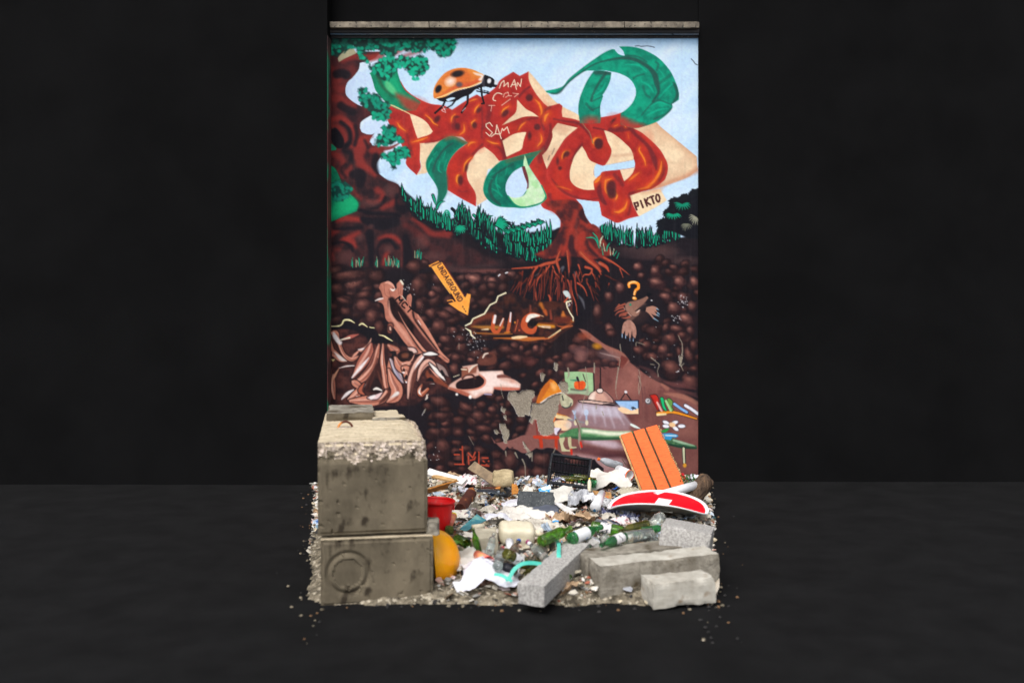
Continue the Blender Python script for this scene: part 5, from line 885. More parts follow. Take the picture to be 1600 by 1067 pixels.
def mural():
    yy = np.repeat(PY, PNX); xx = np.tile(PX, PNY)
    X = (xx-800)/145; Z = H-(yy-HZ)/145
    rel = vnoise(40, 40, 61).ravel()*.004+vnoise(3, 3, 62).ravel()*.0016
    Y = .004-rel+.011*PEEL.ravel()*(1+.3*vnoise(2, 2, 63).ravel())
    v = np.c_[X, Y, Z].astype(np.float32)
    i = np.arange(PNX-1); j = np.arange(PNY-1); a = (j[:, None]*PNX+i[None, :]).ravel()
    f = np.c_[a, a+PNX, a+PNX+1, a+1].astype(np.int32)
    me = bpy.data.meshes.new('painted_render'); me.vertices.add(len(v)); me.vertices.foreach_set('co', v.ravel())
    me.loops.add(f.size); me.loops.foreach_set('vertex_index', f.ravel()); me.polygons.add(len(f)); me.polygons.foreach_set('loop_start', np.arange(len(f), dtype=np.int32)*4)
    me.update(calc_edges=True); me.polygons.foreach_set('use_smooth', [True]*len(f))
    ca = me.color_attributes.new('paint', 'FLOAT_COLOR', 'POINT')
    c = lin(np.clip(CAN, 6, 250).reshape(-1, 3))*PAINT_GAIN
    ca.data.foreach_set('color', np.c_[c, np.ones(len(c))].astype(np.float32).ravel())
    m = bpy.data.materials.new('mural_paint'); m.use_nodes = True; N = m.node_tree.nodes; L = m.node_tree.links; b = N['Principled BSDF']
    at_ = N.new('ShaderNodeVertexColor'); at_.layer_name = 'paint'; L.new(at_.outputs[0], b.inputs['Base Color']); b.inputs['Roughness'].default_value = .7; b.inputs['Specular IOR Level'].default_value = .14
    tc = N.new('ShaderNodeTexCoord'); n = N.new('ShaderNodeTexNoise'); n.inputs['Scale'].default_value = 140; n.inputs['Detail'].default_value = 4; L.new(tc.outputs['Object'], n.inputs['Vector'])
    bp = N.new('ShaderNodeBump'); bp.inputs['Strength'].default_value = .35; bp.inputs['Distance'].default_value = .003; L.new(n.outputs[0], bp.inputs['Height']); L.new(bp.outputs[0], b.inputs['Normal'])
    me.materials.append(m); o = bpy.data.objects.new('painted_render', me); COL.objects.link(o); o.parent = mw
PAINT_GAIN = .86
mural()
q = MB(); q.box((LX, .02, -.2), (2.006, .5, 5.0)); q.build('wall_body', MT['charcoal'], mw)
MT['reveal'] = mat('painted_reveal', (92,44,44), .7, c2=(58,36,38), vs=3, mixlo=.45, mixhi=.5, bump=.2, c3=(18,110,80), s3=1.1, k3=(.52,.56))
q = MB(); q.box((LX-.004, -.198, 0), (LX+.004, .0, 4.93)); q.build('painted_reveal', MT['reveal'], mw)
x = LX+.012
for i, wd in enumerate((1.06, .98, 1.1, .80)):
    b = gridbox(wd-.006, .22, .062, .03); chip(b, wd-.006, .22, .062, .003, 11+i, .012)
    o = bm_obj(b, 'coping_stone', MT['coping'], mw); o.location = (x, -.12, 5.035); x += wd
q = MB(); q.box((LX+.003, -.07, 4.996), (2.003, .1, 5.034)); q.build('drip_moulding', MT['fascia'], mw)
MT['ledge'] = mat('ledge_paint', (150,150,150), .8, c2=(60,110,150), vs=1.2, bump=.3, c3=(40,38,40), s3=20, k3=(.6,.68))
q = MB(); q.box((LX+.003, -.045, 4.982), (2.003, .1, 4.9955)); q.build('ledge', MT['ledge'], mw)
q = MB(); q.box((LX+.003, -.012, 4.955), (2.003, .1, 4.9815)); q.build('lower_moulding', MT['fascia'], mw)
# ---------------------------------------------------------------- concrete blocks, left
def concrete_block(A, yaw, L, Wd, Ht, seed, label, ring=None, rough_top=False, cut=0):
    t = thing('concrete_block', label, 'block', Matrix.Translation(A) @ Matrix.Rotation(yaw, 4, 'Z'), group='stacked concrete blocks')
    b = gridbox(L, Wd, Ht, .0115)
    for v in b.verts:
        p = v.co; q = p*6+Vector((seed*3, 0, 0)); nn = noise.noise(q); n2 = noise.noise(q*4); n3 = noise.noise(q*10)
        fr = max(0, 1-p.y/.03)
        if rough_top and p.z > Ht-.16:                       # crumbled band under the front top edge
            k = sm(Ht-.15+.05*noise.noise(Vector((p.x*5, seed, 0))), Ht-.10, p.z)
            if p.y < .05: v.co.y += k*(.012+.020*abs(n2)+.010*n3)
            if p.x > L-.06: v.co.x -= k*(.01+.025*abs(n2)+.01*n3)
        if p.y < .001 and not (rough_top and p.z > Ht-.13):   # blow-holes and dents in the cast face
            h_ = noise.noise(Vector((p.x*26, p.z*26, seed*9))); v.co.y += max(0, h_-.5)*.06+.003*nn
        if ring and p.y < .001:
            r = math.hypot(p.x-ring[0], p.z-ring[1]); R = ring[2]
            g = math.exp(-((r-R)/.014)**2)*.016+ (.008 if r < R*.72 else 0)
            v.co.y += g
        ex = min(p.x, L-p.x); ez = min(p.z, Ht-p.z)
        if p.y < .02 and (min(ex, ez) < .02): v.co.y += .008+.012*max(0, nn+n2*.6)
        if L-p.x < .02 and (ez < .02 or p.y < .02): v.co.x -= .006+.018*max(0, nn+n2*.6)
        if rough_top and p.z > Ht-.002:                      # worn top face sloping off at its right edge
            e = sm(L-.13, L, p.x); v.co.z += -.045*e*(.6+.8*abs(nn))+.006*nn+.003*n3
        if rough_top and cut and p.y > Wd-cut:               # broken far right corner
            k = (p.y-(Wd-cut))/cut; lim = L*(1-.42*k*k+.03*nn)
            if p.x > lim: v.co.x = lim+(p.x-lim)*.15
        v.co.z += .002*n3*(0 if p.z < .001 else 1)
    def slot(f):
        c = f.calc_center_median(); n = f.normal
        if n.z > .6 and c.z > Ht-.1 and (rough_top or n.z > .95): return 1 if (not rough_top or c.x < L-.035+.02*noise.noise(c*30)) else 2  # top faces take the lighter cream, dust and painted brightness together
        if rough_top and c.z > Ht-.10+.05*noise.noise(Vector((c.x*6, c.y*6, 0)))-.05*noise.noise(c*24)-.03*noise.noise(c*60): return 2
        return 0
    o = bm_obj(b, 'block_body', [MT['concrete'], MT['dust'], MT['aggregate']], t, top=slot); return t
YW = math.radians(9.6)
def inb(t, x, y, z): return t.matrix_world @ Vector((x, y, z))
A1 = at(500, 829, 6.0); A1.z = .622
up = concrete_block(Vector((-1.235, 5.9, .622)), YW, .70, 1.62, .59, 3, 'upper concrete block with dusty cream top toned as lit and crumbled front edge', rough_top=True, cut=.9)
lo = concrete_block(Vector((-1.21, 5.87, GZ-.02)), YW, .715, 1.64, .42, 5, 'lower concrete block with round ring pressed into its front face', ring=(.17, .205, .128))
q = MB(); q.tube([(.165+.052*math.cos(a), .74, .575+.056*math.sin(a)) for a in [math.pi*k/12 for k in range(13)]], .0085, 8); q.build('lifting_loop', MT['rust'], up, smooth=True)
q = MB(); q.lathe([(.001, .5925), (.048, .5925), (.05, .588)], 20, M=Matrix.Translation((.165, .74, .0))); q.build('loop_recess', MT['aggregate'], up)
b = gridbox(.36, .62, .06, .03); chip(b, .36, .62, .06, .004, 21, .03); o = bm_obj(b, 'broken_slab', [MT['concrete'], MT['granite2']], top=lambda f: 1 if f.normal.z > .6 else 0); o.matrix_world = up.matrix_world @ Matrix.Translation((.02, 1.1, .588)); tag(o, 'flat grey broken slab lying on the back of the upper concrete block', 'slab')
b = gridbox(.26, .5, .046, .03); chip(b, .26, .5, .046, .005, 22, .05); o = bm_obj(b, 'dusty_slab', [MT['dust'], MT['granite2']], top=lambda f: 1 if f.normal.z < .6 else 0); o.matrix_world = up.matrix_world @ Matrix.Translation((.365, 1.06, .566)) @ Matrix.Rotation(.12, 4, 'Z'); tag(o, 'cream dusty slab beside the grey one on the upper concrete block', 'slab')
b = gridbox(.09, .12, .10, .018); chip(b, .09, .12, .1, .008, 33, .05); o = bm_obj(b, 'rubble_lump', MT['granite2']); o.location = at(664, 838, 6.02); tag(o, 'grey rubble lump wedged at the right end of the joint between the concrete blocks', 'rubble lump')
# ---------------------------------------------------------------- the heap itself
def heap():
    b = bmesh.new(); nx, ny = 190, 200; X0, X1, Y0, Y1 = -2.75, 2.45, 5.15, 9.99
    V = [[None]*nx for _ in range(ny)]
    for j in range(ny):
        for i in range(nx):
            x = X0+(X1-X0)*i/(nx-1); y = Y0+(Y1-Y0)*j/(ny-1); z = zs(x, y)
            if z > GZ-.02: z += noise.noise(Vector((x*26, y*26, 1)))*.018+noise.noise(Vector((x*55, y*55, 1)))*.008
            V[j][i] = b.verts.new((x, y, z-.012+.0))
    for j in range(ny-1):
        for i in range(nx-1): b.faces.new((V[j][i], V[j][i+1], V[j+1][i+1], V[j+1][i]))
    o = bm_obj(b, 'rubble_heap', MT['heap'], smooth=True); o['kind'] = 'stuff'; o['label'] = 'heap of broken plaster, dust and litter along the wall'
heap()
def inside_block(x, y):
    c, s = math.cos(-YW), math.sin(-YW); dx, dy = x+1.235, y-5.9; u, w = dx*c-dy*s, dx*s+dy*c
    return -.1 < u < .76 and -.1 < w < 1.75
def chips(n, seed, size, mats, wts, name, label, flat=.35):
    r = random.Random(seed); m = MB(); T = (1+5**.5)/2
    for _ in range(n):
        y = 5.6+4.35*r.random()**.8; x = r.uniform(-2.2, 2.3)
        z = zs(x, y)
        if z < GZ-.02 or inside_block(x, y): continue
        s = r.uniform(*size)*(1 if r.random() < .8 else 1.7); k = r.choices(range(len(mats)), wts)[0]
        E = Euler((r.gauss(0, .45), r.gauss(0, .45), r.uniform(0, 6.3))).to_matrix(); c = Vector((x, y, z+s*.12))
        nn = r.choice((4, 5, 5, 6)); a0 = r.random()*6; ring = [(math.cos(a0+6.283*i/nn)*r.uniform(.6, 1.1)*s, math.sin(a0+6.283*i/nn)*r.uniform(.5, 1)*s*.75) for i in range(nn)]; h = s*flat*r.uniform(.3, 1)
        v = [c+E @ Vector((p[0], p[1], -h/2)) for p in ring]+[c+E @ Vector((p[0]*r.uniform(.75, 1), p[1]*r.uniform(.75, 1), h/2+r.uniform(-.2, .3)*h)) for p in ring]
        m.add(v, [tuple(range(nn))[::-1], tuple(range(nn, 2*nn))]+[(i, (i+1) % nn, nn+(i+1) % nn, nn+i) for i in range(nn)], k)
    o = m.build(name, [MT[q] for q in mats], fix=False); o['kind'] = 'stuff'; o['label'] = label
chips(11000, 1, (.008, .024), ['plaster','cream','brick','grey','brown','dark','pinkish','bluish','whitechip'], [10,8,3,7,3,5,4,1,7], 'rubble_chips', 'small chips of plaster, brick and tile over the heap')
def strays():
    r = random.Random(5); m = MB()
    for _ in range(420):
        y = r.uniform(5.2, 9.7); sd = r.choice((-1, 1)); x = sd*(.205*y+abs(r.gauss(0, .10))) if r.random() < .55 else r.uniform(-1.35, 1.4)
        if abs(x) < .205*y-.1: y = 6.0-abs(r.gauss(0, .12))
        if inside_block(x, y): continue
        s_ = r.uniform(.004, .016); k = r.randrange(4); h = s_*.6; a0 = r.random()*6
        ring = [(math.cos(a0+1.26*i)*r.uniform(.6, 1.1)*s_, math.sin(a0+1.26*i)*r.uniform(.5, 1)*s_) for i in range(5)]
        c = Vector((x, y, GZ-.006)); v = [c+Vector((p[0], p[1], 0)) for p in ring]+[c+Vector((p[0]*.7, p[1]*.7, h)) for p in ring]
        m.add(v, [tuple(range(5))[::-1], tuple(range(5, 10))]+[(i, (i+1) % 5, 5+(i+1) % 5, 5+i) for i in range(5)], k)
    o = m.build('stray_chips', [MT['dark'], MT['brown'], MT['heap'], MT['dark']], fix=False); o['kind'] = 'stuff'; o['label'] = 'stray chips of rubble round the edge of the heap'
strays()
chips(1500, 2, (.022, .05), ['plaster','cream','brick','grey','brown','dark','pinkish','bluish','whitechip'], [10,7,3,6,2,4,3,1,6], 'rubble_shards', 'larger plaster and tile shards over the heap', .22)
chips(1500, 3, (.028, .055), ['foxed','paper','print','news','carton','litterblue','card','greybox','bag_clear','black_pl','teal','dirty_cloth'], [8,3,4,5,5,5,4,6,6,2,1,5], 'paper_fragments', 'flat torn fragments of paper, film and card over the heap', .035)
# ---------------------------------------------------------------- orange slatted panel leaning on the wall
TL, TR, BL, BR = at(970, 679, 9.84), at(1027, 663, 9.86), at(1008, 776, 8.86), at(1074, 767, 8.9)
def quad(u, v): return TL*(1-u)*(1-v)+TR*u*(1-v)+BL*(1-u)*v+BR*u*v
pn = thing('slatted_panel', 'orange stained panel of three planks leaning against the painted room', 'wood panel', Matrix.Translation((BL+BR)/2))
nz = (TR-TL).cross(BL-TL).normalized()
if nz.y > 0: nz = -nz
O0 = (BL+BR)/2
for u0, u1 in ((0, .295), (.345, .635), (.685, 1)):
    m = MB(); n = 14; v = []
    for j in range(n+1):
        for u in (u0, u1):
            jit = random.Random(j*7+int(u*100)).uniform(-.006, .006) if u in (1,) else 0
            p = quad(u+jit*2.2, j/n)-O0; v += [p, p-nz*.02]
    f = []
    for j in range(n):
        a = j*4; c = a+4; f += [(a, a+2, c+2, c), (a+1, c+1, c+3, a+3), (a, c, c+1, a+1), (a+2, a+3, c+3, c+2)]
    f += [(0, 1, 3, 2), (n*4, n*4+2, n*4+3, n*4+1)]
    m.add(v, f); o = m.build('plank', MT['orange_wood'], pn)
    bv = o.modifiers.new('bevel', 'BEVEL'); bv.width = .003; bv.segments = 2; bv.limit_method = 'ANGLE'
m = MB()
for j in range(10):
    a, b_, c, d = quad(.01, j/10)-O0-nz*.021, quad(.99, j/10)-O0-nz*.021, quad(.99, (j+1)/10)-O0-nz*.021, quad(.01, (j+1)/10)-O0-nz*.021
    m.add([a, b_, c, d, a-nz*.018, b_-nz*.018, c-nz*.018, d-nz*.018], [(0,1,2,3),(7,6,5,4),(0,4,5,1),(2,6,7,3),(0,3,7,4),(1,5,6,2)])
m.build('backing_board', MT['gap'], pn, fix=False)
m = MB(); m.tube([quad(-.03, t/8)-O0-nz*.018 for t in range(9)], .011, 6); m.build('edge_batten', MT['rawwood'], pn)
m = MB()
for t in range(34):
    r = random.Random(t); p = quad(1.01+r.uniform(-.01, .02), (t+.5)/34)-O0-nz*.012; m.box(p-Vector((.006, .006, .007)), p+Vector((r.uniform(.004, .012), .004, r.uniform(.004, .009))))
m.build('splintered_edge', MT['rawwood'], pn)
# ---------------------------------------------------------------- no-entry sign, bent upwards at the near edge
def sign():
    R = .425; C = at(1028, 795, 7.95)
    t = thing('road_sign', 'round red no-entry road sign with a white bar, bent and lying on the rubbish', 'road sign', Matrix.Translation(C) @ Euler((.17, -.03, 0)).to_matrix().to_4x4())
    def hgt(x, y): k = max(0, -y*.965-x*.26-.06)/R; return .225*k**1.3+.004*noise.noise(Vector((x*6, y*6, 2)))
    ca, sa = math.cos(.46), math.sin(.46)
    b = bmesh.new(); rings = [0, .05, .1, .15, .2, .25, .3, .34, .385, .400, .425]; NA = 72; vs = []
    def P(r, i, dz=0):
        a = 2*math.pi*i/NA; x, y = r*math.cos(a), r*math.sin(a); y2 = y if y > -.05 else -.05+(y+.05)*.80
        return (x, y2, hgt(x, y)+dz)
    for k, dz in ((0, 0), (1, -.004)):
        L_ = [[b.verts.new(P(0, 0, dz))]]
        for r in rings[1:]: L_.append([b.verts.new(P(r, i, dz)) for i in range(NA)])
        vs.append(L_)
        for j in range(len(rings)-1):
            for i in range(NA):
                i2 = (i+1) % NA
                f = b.faces.new((L_[0][0], L_[1][i], L_[1][i2])) if j == 0 else b.faces.new((L_[j][i], L_[j+1][i], L_[j+1][i2], L_[j][i2]))
                f.material_index = 2 if k else (1 if rings[j] >= .400 else 0)
    for i in range(NA): f = b.faces.new((vs[0][-1][i], vs[0][-1][(i+1) % NA], vs[1][-1][(i+1) % NA], vs[1][-1][i])); f.material_index = 1
    me = bpy.data.meshes.new('sign_plate'); bmesh.ops.recalc_face_normals(b, faces=b.faces)
    for f in b.faces: f.smooth = True
    b.to_mesh(me); b.free()
    for k in ('signred', 'signwhite', 'alu'): me.materials.append(MT[k])
    o = bpy.data.objects.new('sign_plate', me); COL.objects.link(o); o.parent = t
    m = MB(); NU, NV = 30, 8; v = []                     # the white bar, a sheet just above the red
    for j in range(NV+1):
        for i in range(NU+1):
            u = -.26+.50*i/NU; w = -.062+.124*j/NV; x, y = u*ca*0+u*math.sin(.44)+w*math.cos(.44)*1.0, u*math.cos(.44)-w*math.sin(.44); y2 = y if y > -.05 else -.05+(y+.05)*.80
            v.append((x, y2, hgt(x, y)+.0022))
    m.add(v, [(j*(NU+1)+i, j*(NU+1)+i+1, (j+1)*(NU+1)+i+1, (j+1)*(NU+1)+i) for j in range(NV) for i in range(NU)]); m.build('white_bar', MT['signwhite'], t, smooth=True)
    m = MB(); m.tube([P(R, i, .001) for i in range(NA)]+[P(R, 0, .001)], .007, 6, caps=False); m.build('rolled_rim', MT['signwhite'], t, smooth=True)
    m = MB(); m.ribbon([(-.1, -.28, .105), (-.02, -.3, .115), (.04, -.27, .105)], .012, .012); m.tube([(.0, -.3, .1), (.06, -.36, .115), (.09, -.25, .1), (.0, -.3, .1)], .004, 5); m.build('fixing_bracket', MT['alu'], t)
sign()
# ---------------------------------------------------------------- granite kerbs in front
def stone_block(O, X, Y, Ht, mats, seed, label, name='kerb_stone', edge=.02, st=.02, cat='kerb stone', amp=.002, group=None, down=True):
    O, X, Y = Vector(O), Vector(X), Vector(Y); L, Wd = (X-O).length, (Y-O).length
    b = gridbox(L, Wd, Ht, st); chip(b, L, Wd, Ht, amp, seed, edge)
    M = axes(O, X, Y); o = bm_obj(b, name, mats, top=lambda f: 1 if f.normal.z > .6 and len(mats) > 1 else 0)
    o.matrix_world = M @ Matrix.Translation((0, 0, -Ht)) if down else M
    return tag(o, label, cat, group)
def T(x, y, z): return atz(x, y, z)
zk = .40
stone_block(T(850, 916, zk-.02), T(922, 848, zk+.03), T(806, 913, zk-.02), .13, [MT['granite'], MT['granite']], 41, 'long pale granite kerb lying diagonally among the bottles', group='loose kerb stones')
stone_block(T(916, 871, .41), T(1112, 848, .43), T(902, 858, .41), .21, [MT['granite2'], MT['granite2']], 43, 'brownish weathered kerb standing behind the pale front slab', group='loose kerb stones', edge=.016)
stone_block(T(936, 884, .42), T(1124, 864, .44), T(919, 871, .42), .22, [MT['granite2'], MT['granite3']], 45, 'pale-topped stone slab with a mottled front at the lower right', group='loose kerb stones', edge=.03, amp=.004)
stone_block(at(1033, 819, 6.45), at(1112, 834, 6.35), at(1040, 807, 6.78), .30, [MT['granite'], MT['granite']], 47, 'square grey granite block lying against the road sign', group='loose kerb stones', edge=.03)
stone_block(T(905, 838, .42), T(926, 852, .42), T(912, 832, .44), .07, [MT['granite'], MT['granite']], 49, 'small broken granite end beyond the long diagonal kerb', group='loose kerb stones', edge=.02)
stone_block(T(1020, 912, .36), T(1118, 902, .37), T(1010, 897, .36), .16, [MT['granite3'], MT['granite3']], 51, 'pale stone slab lowest in the pile at the lower right', group='loose kerb stones', edge=.03, amp=.004)
# ---------------------------------------------------------------- bottles
WINE = [(0,.004),(.030,0),(.0365,.006),(.037,.02),(.037,.185),(.034,.205),(.022,.228),(.0155,.245),(.0145,.285),(.0165,.287),(.0165,.297),(.0145,.30),(.0105,.299),(.0105,.25),(.018,.226),(.031,.203),(.0342,.185),(.0342,.022),(.026,.016),(.012,.028),(0,.032)]
BEER = [(0,.003),(.026,0),(.0305,.006),(.031,.015),(.031,.13),(.028,.15),(.0165,.185),(.0135,.205),(.0128,.232),(.0145,.234),(.0145,.244),(.010,.245),(.0098,.20),(.014,.182),(.0255,.15),(.0285,.13),(.0285,.018),(.02,.012),(0,.02)]
JAR = [(0,.003),(.034,0),(.040,.006),(.041,.02),(.041,.09),(.036,.104),(.033,.108),(.033,.12),(.030,.12),(.030,.106),(.038,.088),(.038,.02),(.032,.01),(0,.012)]
PETB = [(0,.006),(.02,0),(.036,.004),(.04,.018),(.038,.05),(.04,.08),(.038,.11),(.041,.14),(.04,.18),(.032,.215),(.018,.245),(.0135,.255),(.0135,.275),(.012,.275),(.012,.255),(.03,.214),(.0385,.18),(.0385,.02),(0,.009)]
def bottle(A, B, prof, gm, label, lab=None, lz=(.05,.14), cap=None, cat='bottle', foil=None, scale=None, cut=None, base=None, span=4.2, spin=0, group=None, name='bottle', dent=0):
    """A base, B mouth; the bottle keeps its real size along A-B"""
    Lr = prof[-1][1] if 0 else max(z for r, z in prof); s = scale or 1.0
    M = frame(A, B) @ Matrix.Rotation(spin, 4, 'Z') @ Matrix.Scale(s, 4)
    loc, rot, sc = M.decompose(); t = thing(name, label, cat, Matrix.LocRotScale(loc, rot, None), group)
    p = [(r*s, z*s) for r, z in prof if cut is None or z <= cut+1e-6]
    m = MB(); m.lathe(p, 28); o = m.build('glass_body' if cat != 'plastic bottle' else 'plastic_body', gm, t, smooth=True, fix=False)
    if dent: ndisp(o, dent, 18, seed=len(label))
    R = max(r for r, z in prof)*s+.0007
    if lab:
        m = MB(); a0 = -span/2+1.57; m.lathe([(R, lz[0]*s), (R+.0004, (lz[0]+.002)*s), (R+.0004, (lz[1]-.002)*s), (R, lz[1]*s)], 22, a0=a0, a1=a0+span); o = m.build('label', lab, t, smooth=True)
        if dent: ndisp(o, dent, 18, seed=len(label))
    if foil:
        z0 = Lr*.80*s; rr = prof[8][0]*s+.0012; m = MB(); m.lathe([(rr*1.12, z0), (rr, z0+.012), (rr+.0015, Lr*s-.006), (rr+.0015, Lr*s+.001), (0, Lr*s+.001)], 18); m.build('neck_foil', foil, t, smooth=True)
    if cap:
        rr = .0165*s if prof is not JAR else .038*s; m = MB(); m.lathe([(rr, Lr*s-.018*s), (rr, Lr*s+.002), (rr*.9, Lr*s+.004), (0, Lr*s+.004)], 20); m.build('cap', cap, t)
    return t
def bt(x0, y0, z0, x1, y1, z1, *a, **k):
    """from base pixel/height to mouth pixel/height, real length kept by choosing scale"""
    A, B = atz(x0, y0, z0), atz(x1, y1, z1); prof = a[0]; Lr = max(z for r, z in prof)
    k.setdefault('scale', max(.8, min(1.35, (B-A).length/Lr)) if k.pop('fit', True) else 1)
    return bottle(A, B, *a, **k)
GB = 'bottles among the rubbish'
bottle(at(845, 846, 6.3), at(905, 818, 6.62), WINE, MT['g_green'], 'dark green wine bottle with its round base towards us beside the cream canister', group=GB, scale=1.1)
bt(891, 842, .46, 973, 810, .51, BEER, MT['g_emer'], 'bright green bottle with a blue and white label and white neck band', lab=MT['lab_b'], lz=(.03,.125), group=GB, scale=1.38, spin=.6)
bt(976, 838, .46, 928, 856, .45, BEER, MT['g_emer'], 'emerald bottle with a grey label and its base to the right behind the kerb', lab=MT['lab_w'], lz=(.03,.12), group=GB, scale=1.15)
bt(924, 822, .42, 960, 828, .40, WINE, MT['g_green'], 'olive green bottle bottom poking out of the brown cardboard', lab=MT['lab_w'], lz=(.06,.13), group=GB, scale=1.15, cut=.245)
bt(1012, 819, .43, 968, 830, .42, WINE, MT['g_olive'], 'yellow-green bottle lying under the edge of the road sign', group=GB)
bt(1020, 834, .45, 962, 842, .44, WINE, MT['g_clear'], 'large clear glass bottle lying behind the granite kerb', group=GB, scale=1.2)
bt(1018, 822, .42, 1028, 812, .46, JAR, MT['g_clear'], 'clear jar with its round base towards us beside the granite block', cat='jar', name='jar', scale=1.1)
bt(1008, 814, .43, 1012, 806, .5, JAR, MT['g_clear'], 'tiny clear jar just above the larger round jar', cat='jar', name='jar', scale=.5)
bt(1012, 846, .40, 1030, 838, .42, JAR, MT['g_clear'], 'clear jar low beside the curved black plastic piece', cat='jar', name='jar', scale=.9)
bt(960, 855, .38, 950, 846, .42, JAR, MT['g_clear'], 'clear jar tucked right behind the brown kerb', cat='jar', name='jar', scale=1.0)
bottle(at(790, 864, 5.98), at(836, 890, 6.16), WINE, MT['g_olive'], 'dark olive bottle with a white label and its open round base facing left', lab=MT['lab_w'], lz=(.07,.15), group=GB, scale=1.0, span=5.5)
bt(777, 886, .40, 789, 843, .48, WINE, MT['g_clear'], 'clear bottle standing aslant with a red screw cap', cap=MT['cap_red'], group=GB, scale=.9)
bt(764, 864, .40, 775, 822, .50, WINE, MT['g_clear'], 'empty clear bottle leaning on the cream canister', group=GB, scale=.85)
bt(796, 872, .40, 811, 844, .46, BEER, MT['g_brown'], 'dark bottle with a bright blue screw cap', cap=MT['blue'], group=GB, scale=1.0)
bt(852, 872, .40, 820, 842, .46, BEER, MT['g_clear'], 'clear bottle with a magenta cap and a white neck wrap', foil=MT['lab_w'], cap=MT['cap_mag'], group=GB, scale=1.05)
bt(862, 846, .42, 797, 905, .40, WINE, MT['g_brown'], 'long brownish clear bottle lying along the diagonal kerb, pale label at its upper end', lab=MT['lab_w'], lz=(.01,.05), group=GB, scale=1.28, span=6.2)
bt(808, 890, .36, 770, 884, .37, WINE, MT['g_brown'], 'bottle wearing a black and white patterned label beside the white bag', lab=MT['lab_d'], lz=(.02,.19), group=GB, scale=.92, span=6.2)
bt(714, 841, .40, 745, 858, .40, WINE, MT['g_green'], 'broken green bottle side lying on the grey cloth', group=GB, cut=.2, scale=.95)
bt(748, 862, .36, 744, 846, .44, BEER, MT['g_green'], 'dark green bottle neck standing beside the dirty foam box', group=GB, scale=.8)
bt(842, 875, .37, 826, 890, .35, WINE, MT['g_olive'], 'dark bottle half buried under the mint strap', group=GB, scale=.8)
bt(925, 853, .39, 905, 858, .38, WINE, MT['g_emer'], 'short green bottle end hidden under the broken emerald bottle', group=GB, scale=.7)
bt(1003, 829, .42, 1025, 826, .42, WINE, MT['g_emer'], 'green bottle bottom showing under the yellow-green bottle', group=GB, scale=.75)
bt(884, 838, .40, 921, 828, .43, WINE, MT['g_olive'], 'olive bottle under the bottle with the blue and white label', group=GB, scale=.95)
bt(872, 868, .38, 893, 905, .30, WINE, MT['g_green'], 'dark green bottle in the gap between the diagonal kerb and the stone slabs', group=GB, scale=.9)
bt(932, 756, .33, 914, 750, .36, PETB, MT['petgreen'], 'green plastic bottle beside the black crate', cat='plastic bottle', scale=1.05, dent=.006)
A, B = at(972, 729, 9.65), at(938, 718, 9.6); bottle(A, B, PETB, MT['pet'], 'clear plastic drinks bottle with an orange cap against the wall', cap=MT['cap_orange'], cat='plastic bottle', scale=1.0, dent=.004)
bt(921, 768, .36, 921, 757, .42, PETB, MT['creampl'], 'small white bottle with a yellow cap in front of the black crate', cap=MT['cap_yel'], cat='plastic bottle', scale=.45)
# ---------------------------------------------------------------- crate
def crate():
    A = at(888, 757, 9.05); w, d, h = .38, .28, .24
    t = thing('bottle_crate', 'black plastic crate lying tilted against the wall with bottles inside', 'crate', Matrix.Translation(A) @ Euler((math.radians(34), math.radians(7), math.radians(-7))).to_matrix().to_4x4())
    def panel(name, M, W_, H_, bars=11):
        m = MB(); m.box((-W_/2, -.004, 0), (W_/2, .004, .022), M=M); m.box((-W_/2, -.004, H_*.55), (W_/2, .004, H_*.62), M=M)
        for i in range(bars+1):
            x = -W_/2+W_*i/bars; m.box((x-.0035, -.003, .0), (x+.0035, .003, H_-.004), M=M)
        o = m.build(name, MT['black_pl'], t); o['kind'] = 'stuff'
    panel('back_panel', Matrix.Translation((0, d/2, 0)), w, h, 13); panel('front_panel', Matrix.Translation((0, -d/2, 0)), w, h*.55, 13)
    panel('side_panel', Matrix.Translation((-w/2, 0, 0)) @ Matrix.Rotation(math.pi/2, 4, 'Z'), d, h, 9); panel('side_panel', Matrix.Translation((w/2, 0, 0)) @ Matrix.Rotation(math.pi/2, 4, 'Z'), d, h, 9)
    m = MB(); m.box((-w/2-.008, d/2-.01, h-.02), (w/2+.008, d/2+.012, h+.004)); m.box((-w/2-.008, -d/2-.012, h*.55-.006), (w/2+.008, -d/2+.01, h*.55+.016))
    for s in (-1, 1):
        m.tube([(s*w/2, d/2, h), (s*w/2, .02, h-.005), (s*w/2, -d/2+.06, h*.72), (s*w/2, -d/2, h*.55+.01)], .012, 6)
    m.build('rim', MT['black_pl'], t)
    m = MB()
    for i in range(10): m.box((-w/2+w*i/10+.002, -d/2, 0), (-w/2+w*i/10+.012, d/2, .005))
    for i in range(8): m.box((-w/2, -d/2+d*i/8+.002, .005), (w/2, -d/2+d*i/8+.01, .009))
    o = m.build('base_grid', MT['black_pl'], t); o['kind'] = 'stuff'
    for i, (x, g) in enumerate(((-.02, 'g_olive'), (.10, 'g_olive'))):
        Mw = t.matrix_world; bottle(Mw @ Vector((x-.06, .02+.05*i, .05)), Mw @ Vector((x+.2, .04+.03*i, .06)), BEER, MT[g], ('olive bottle lying at the back inside the black crate', 'olive bottle lying at the right inside the black crate')[i], scale=.9, group='bottles in the crate')
    sheet('plastic_wrapper', t.matrix_world @ Vector((-.1, .0, .05)), .12, .07, MT['bag_blue'], 61, amp=.03, nx=14, ny=10, yaw=.2, drape=0)['label'] = 'shiny bluish wrapper inside the black crate'
    bpy.data.objects['plastic_wrapper']['category'] = 'wrapper'
crate()
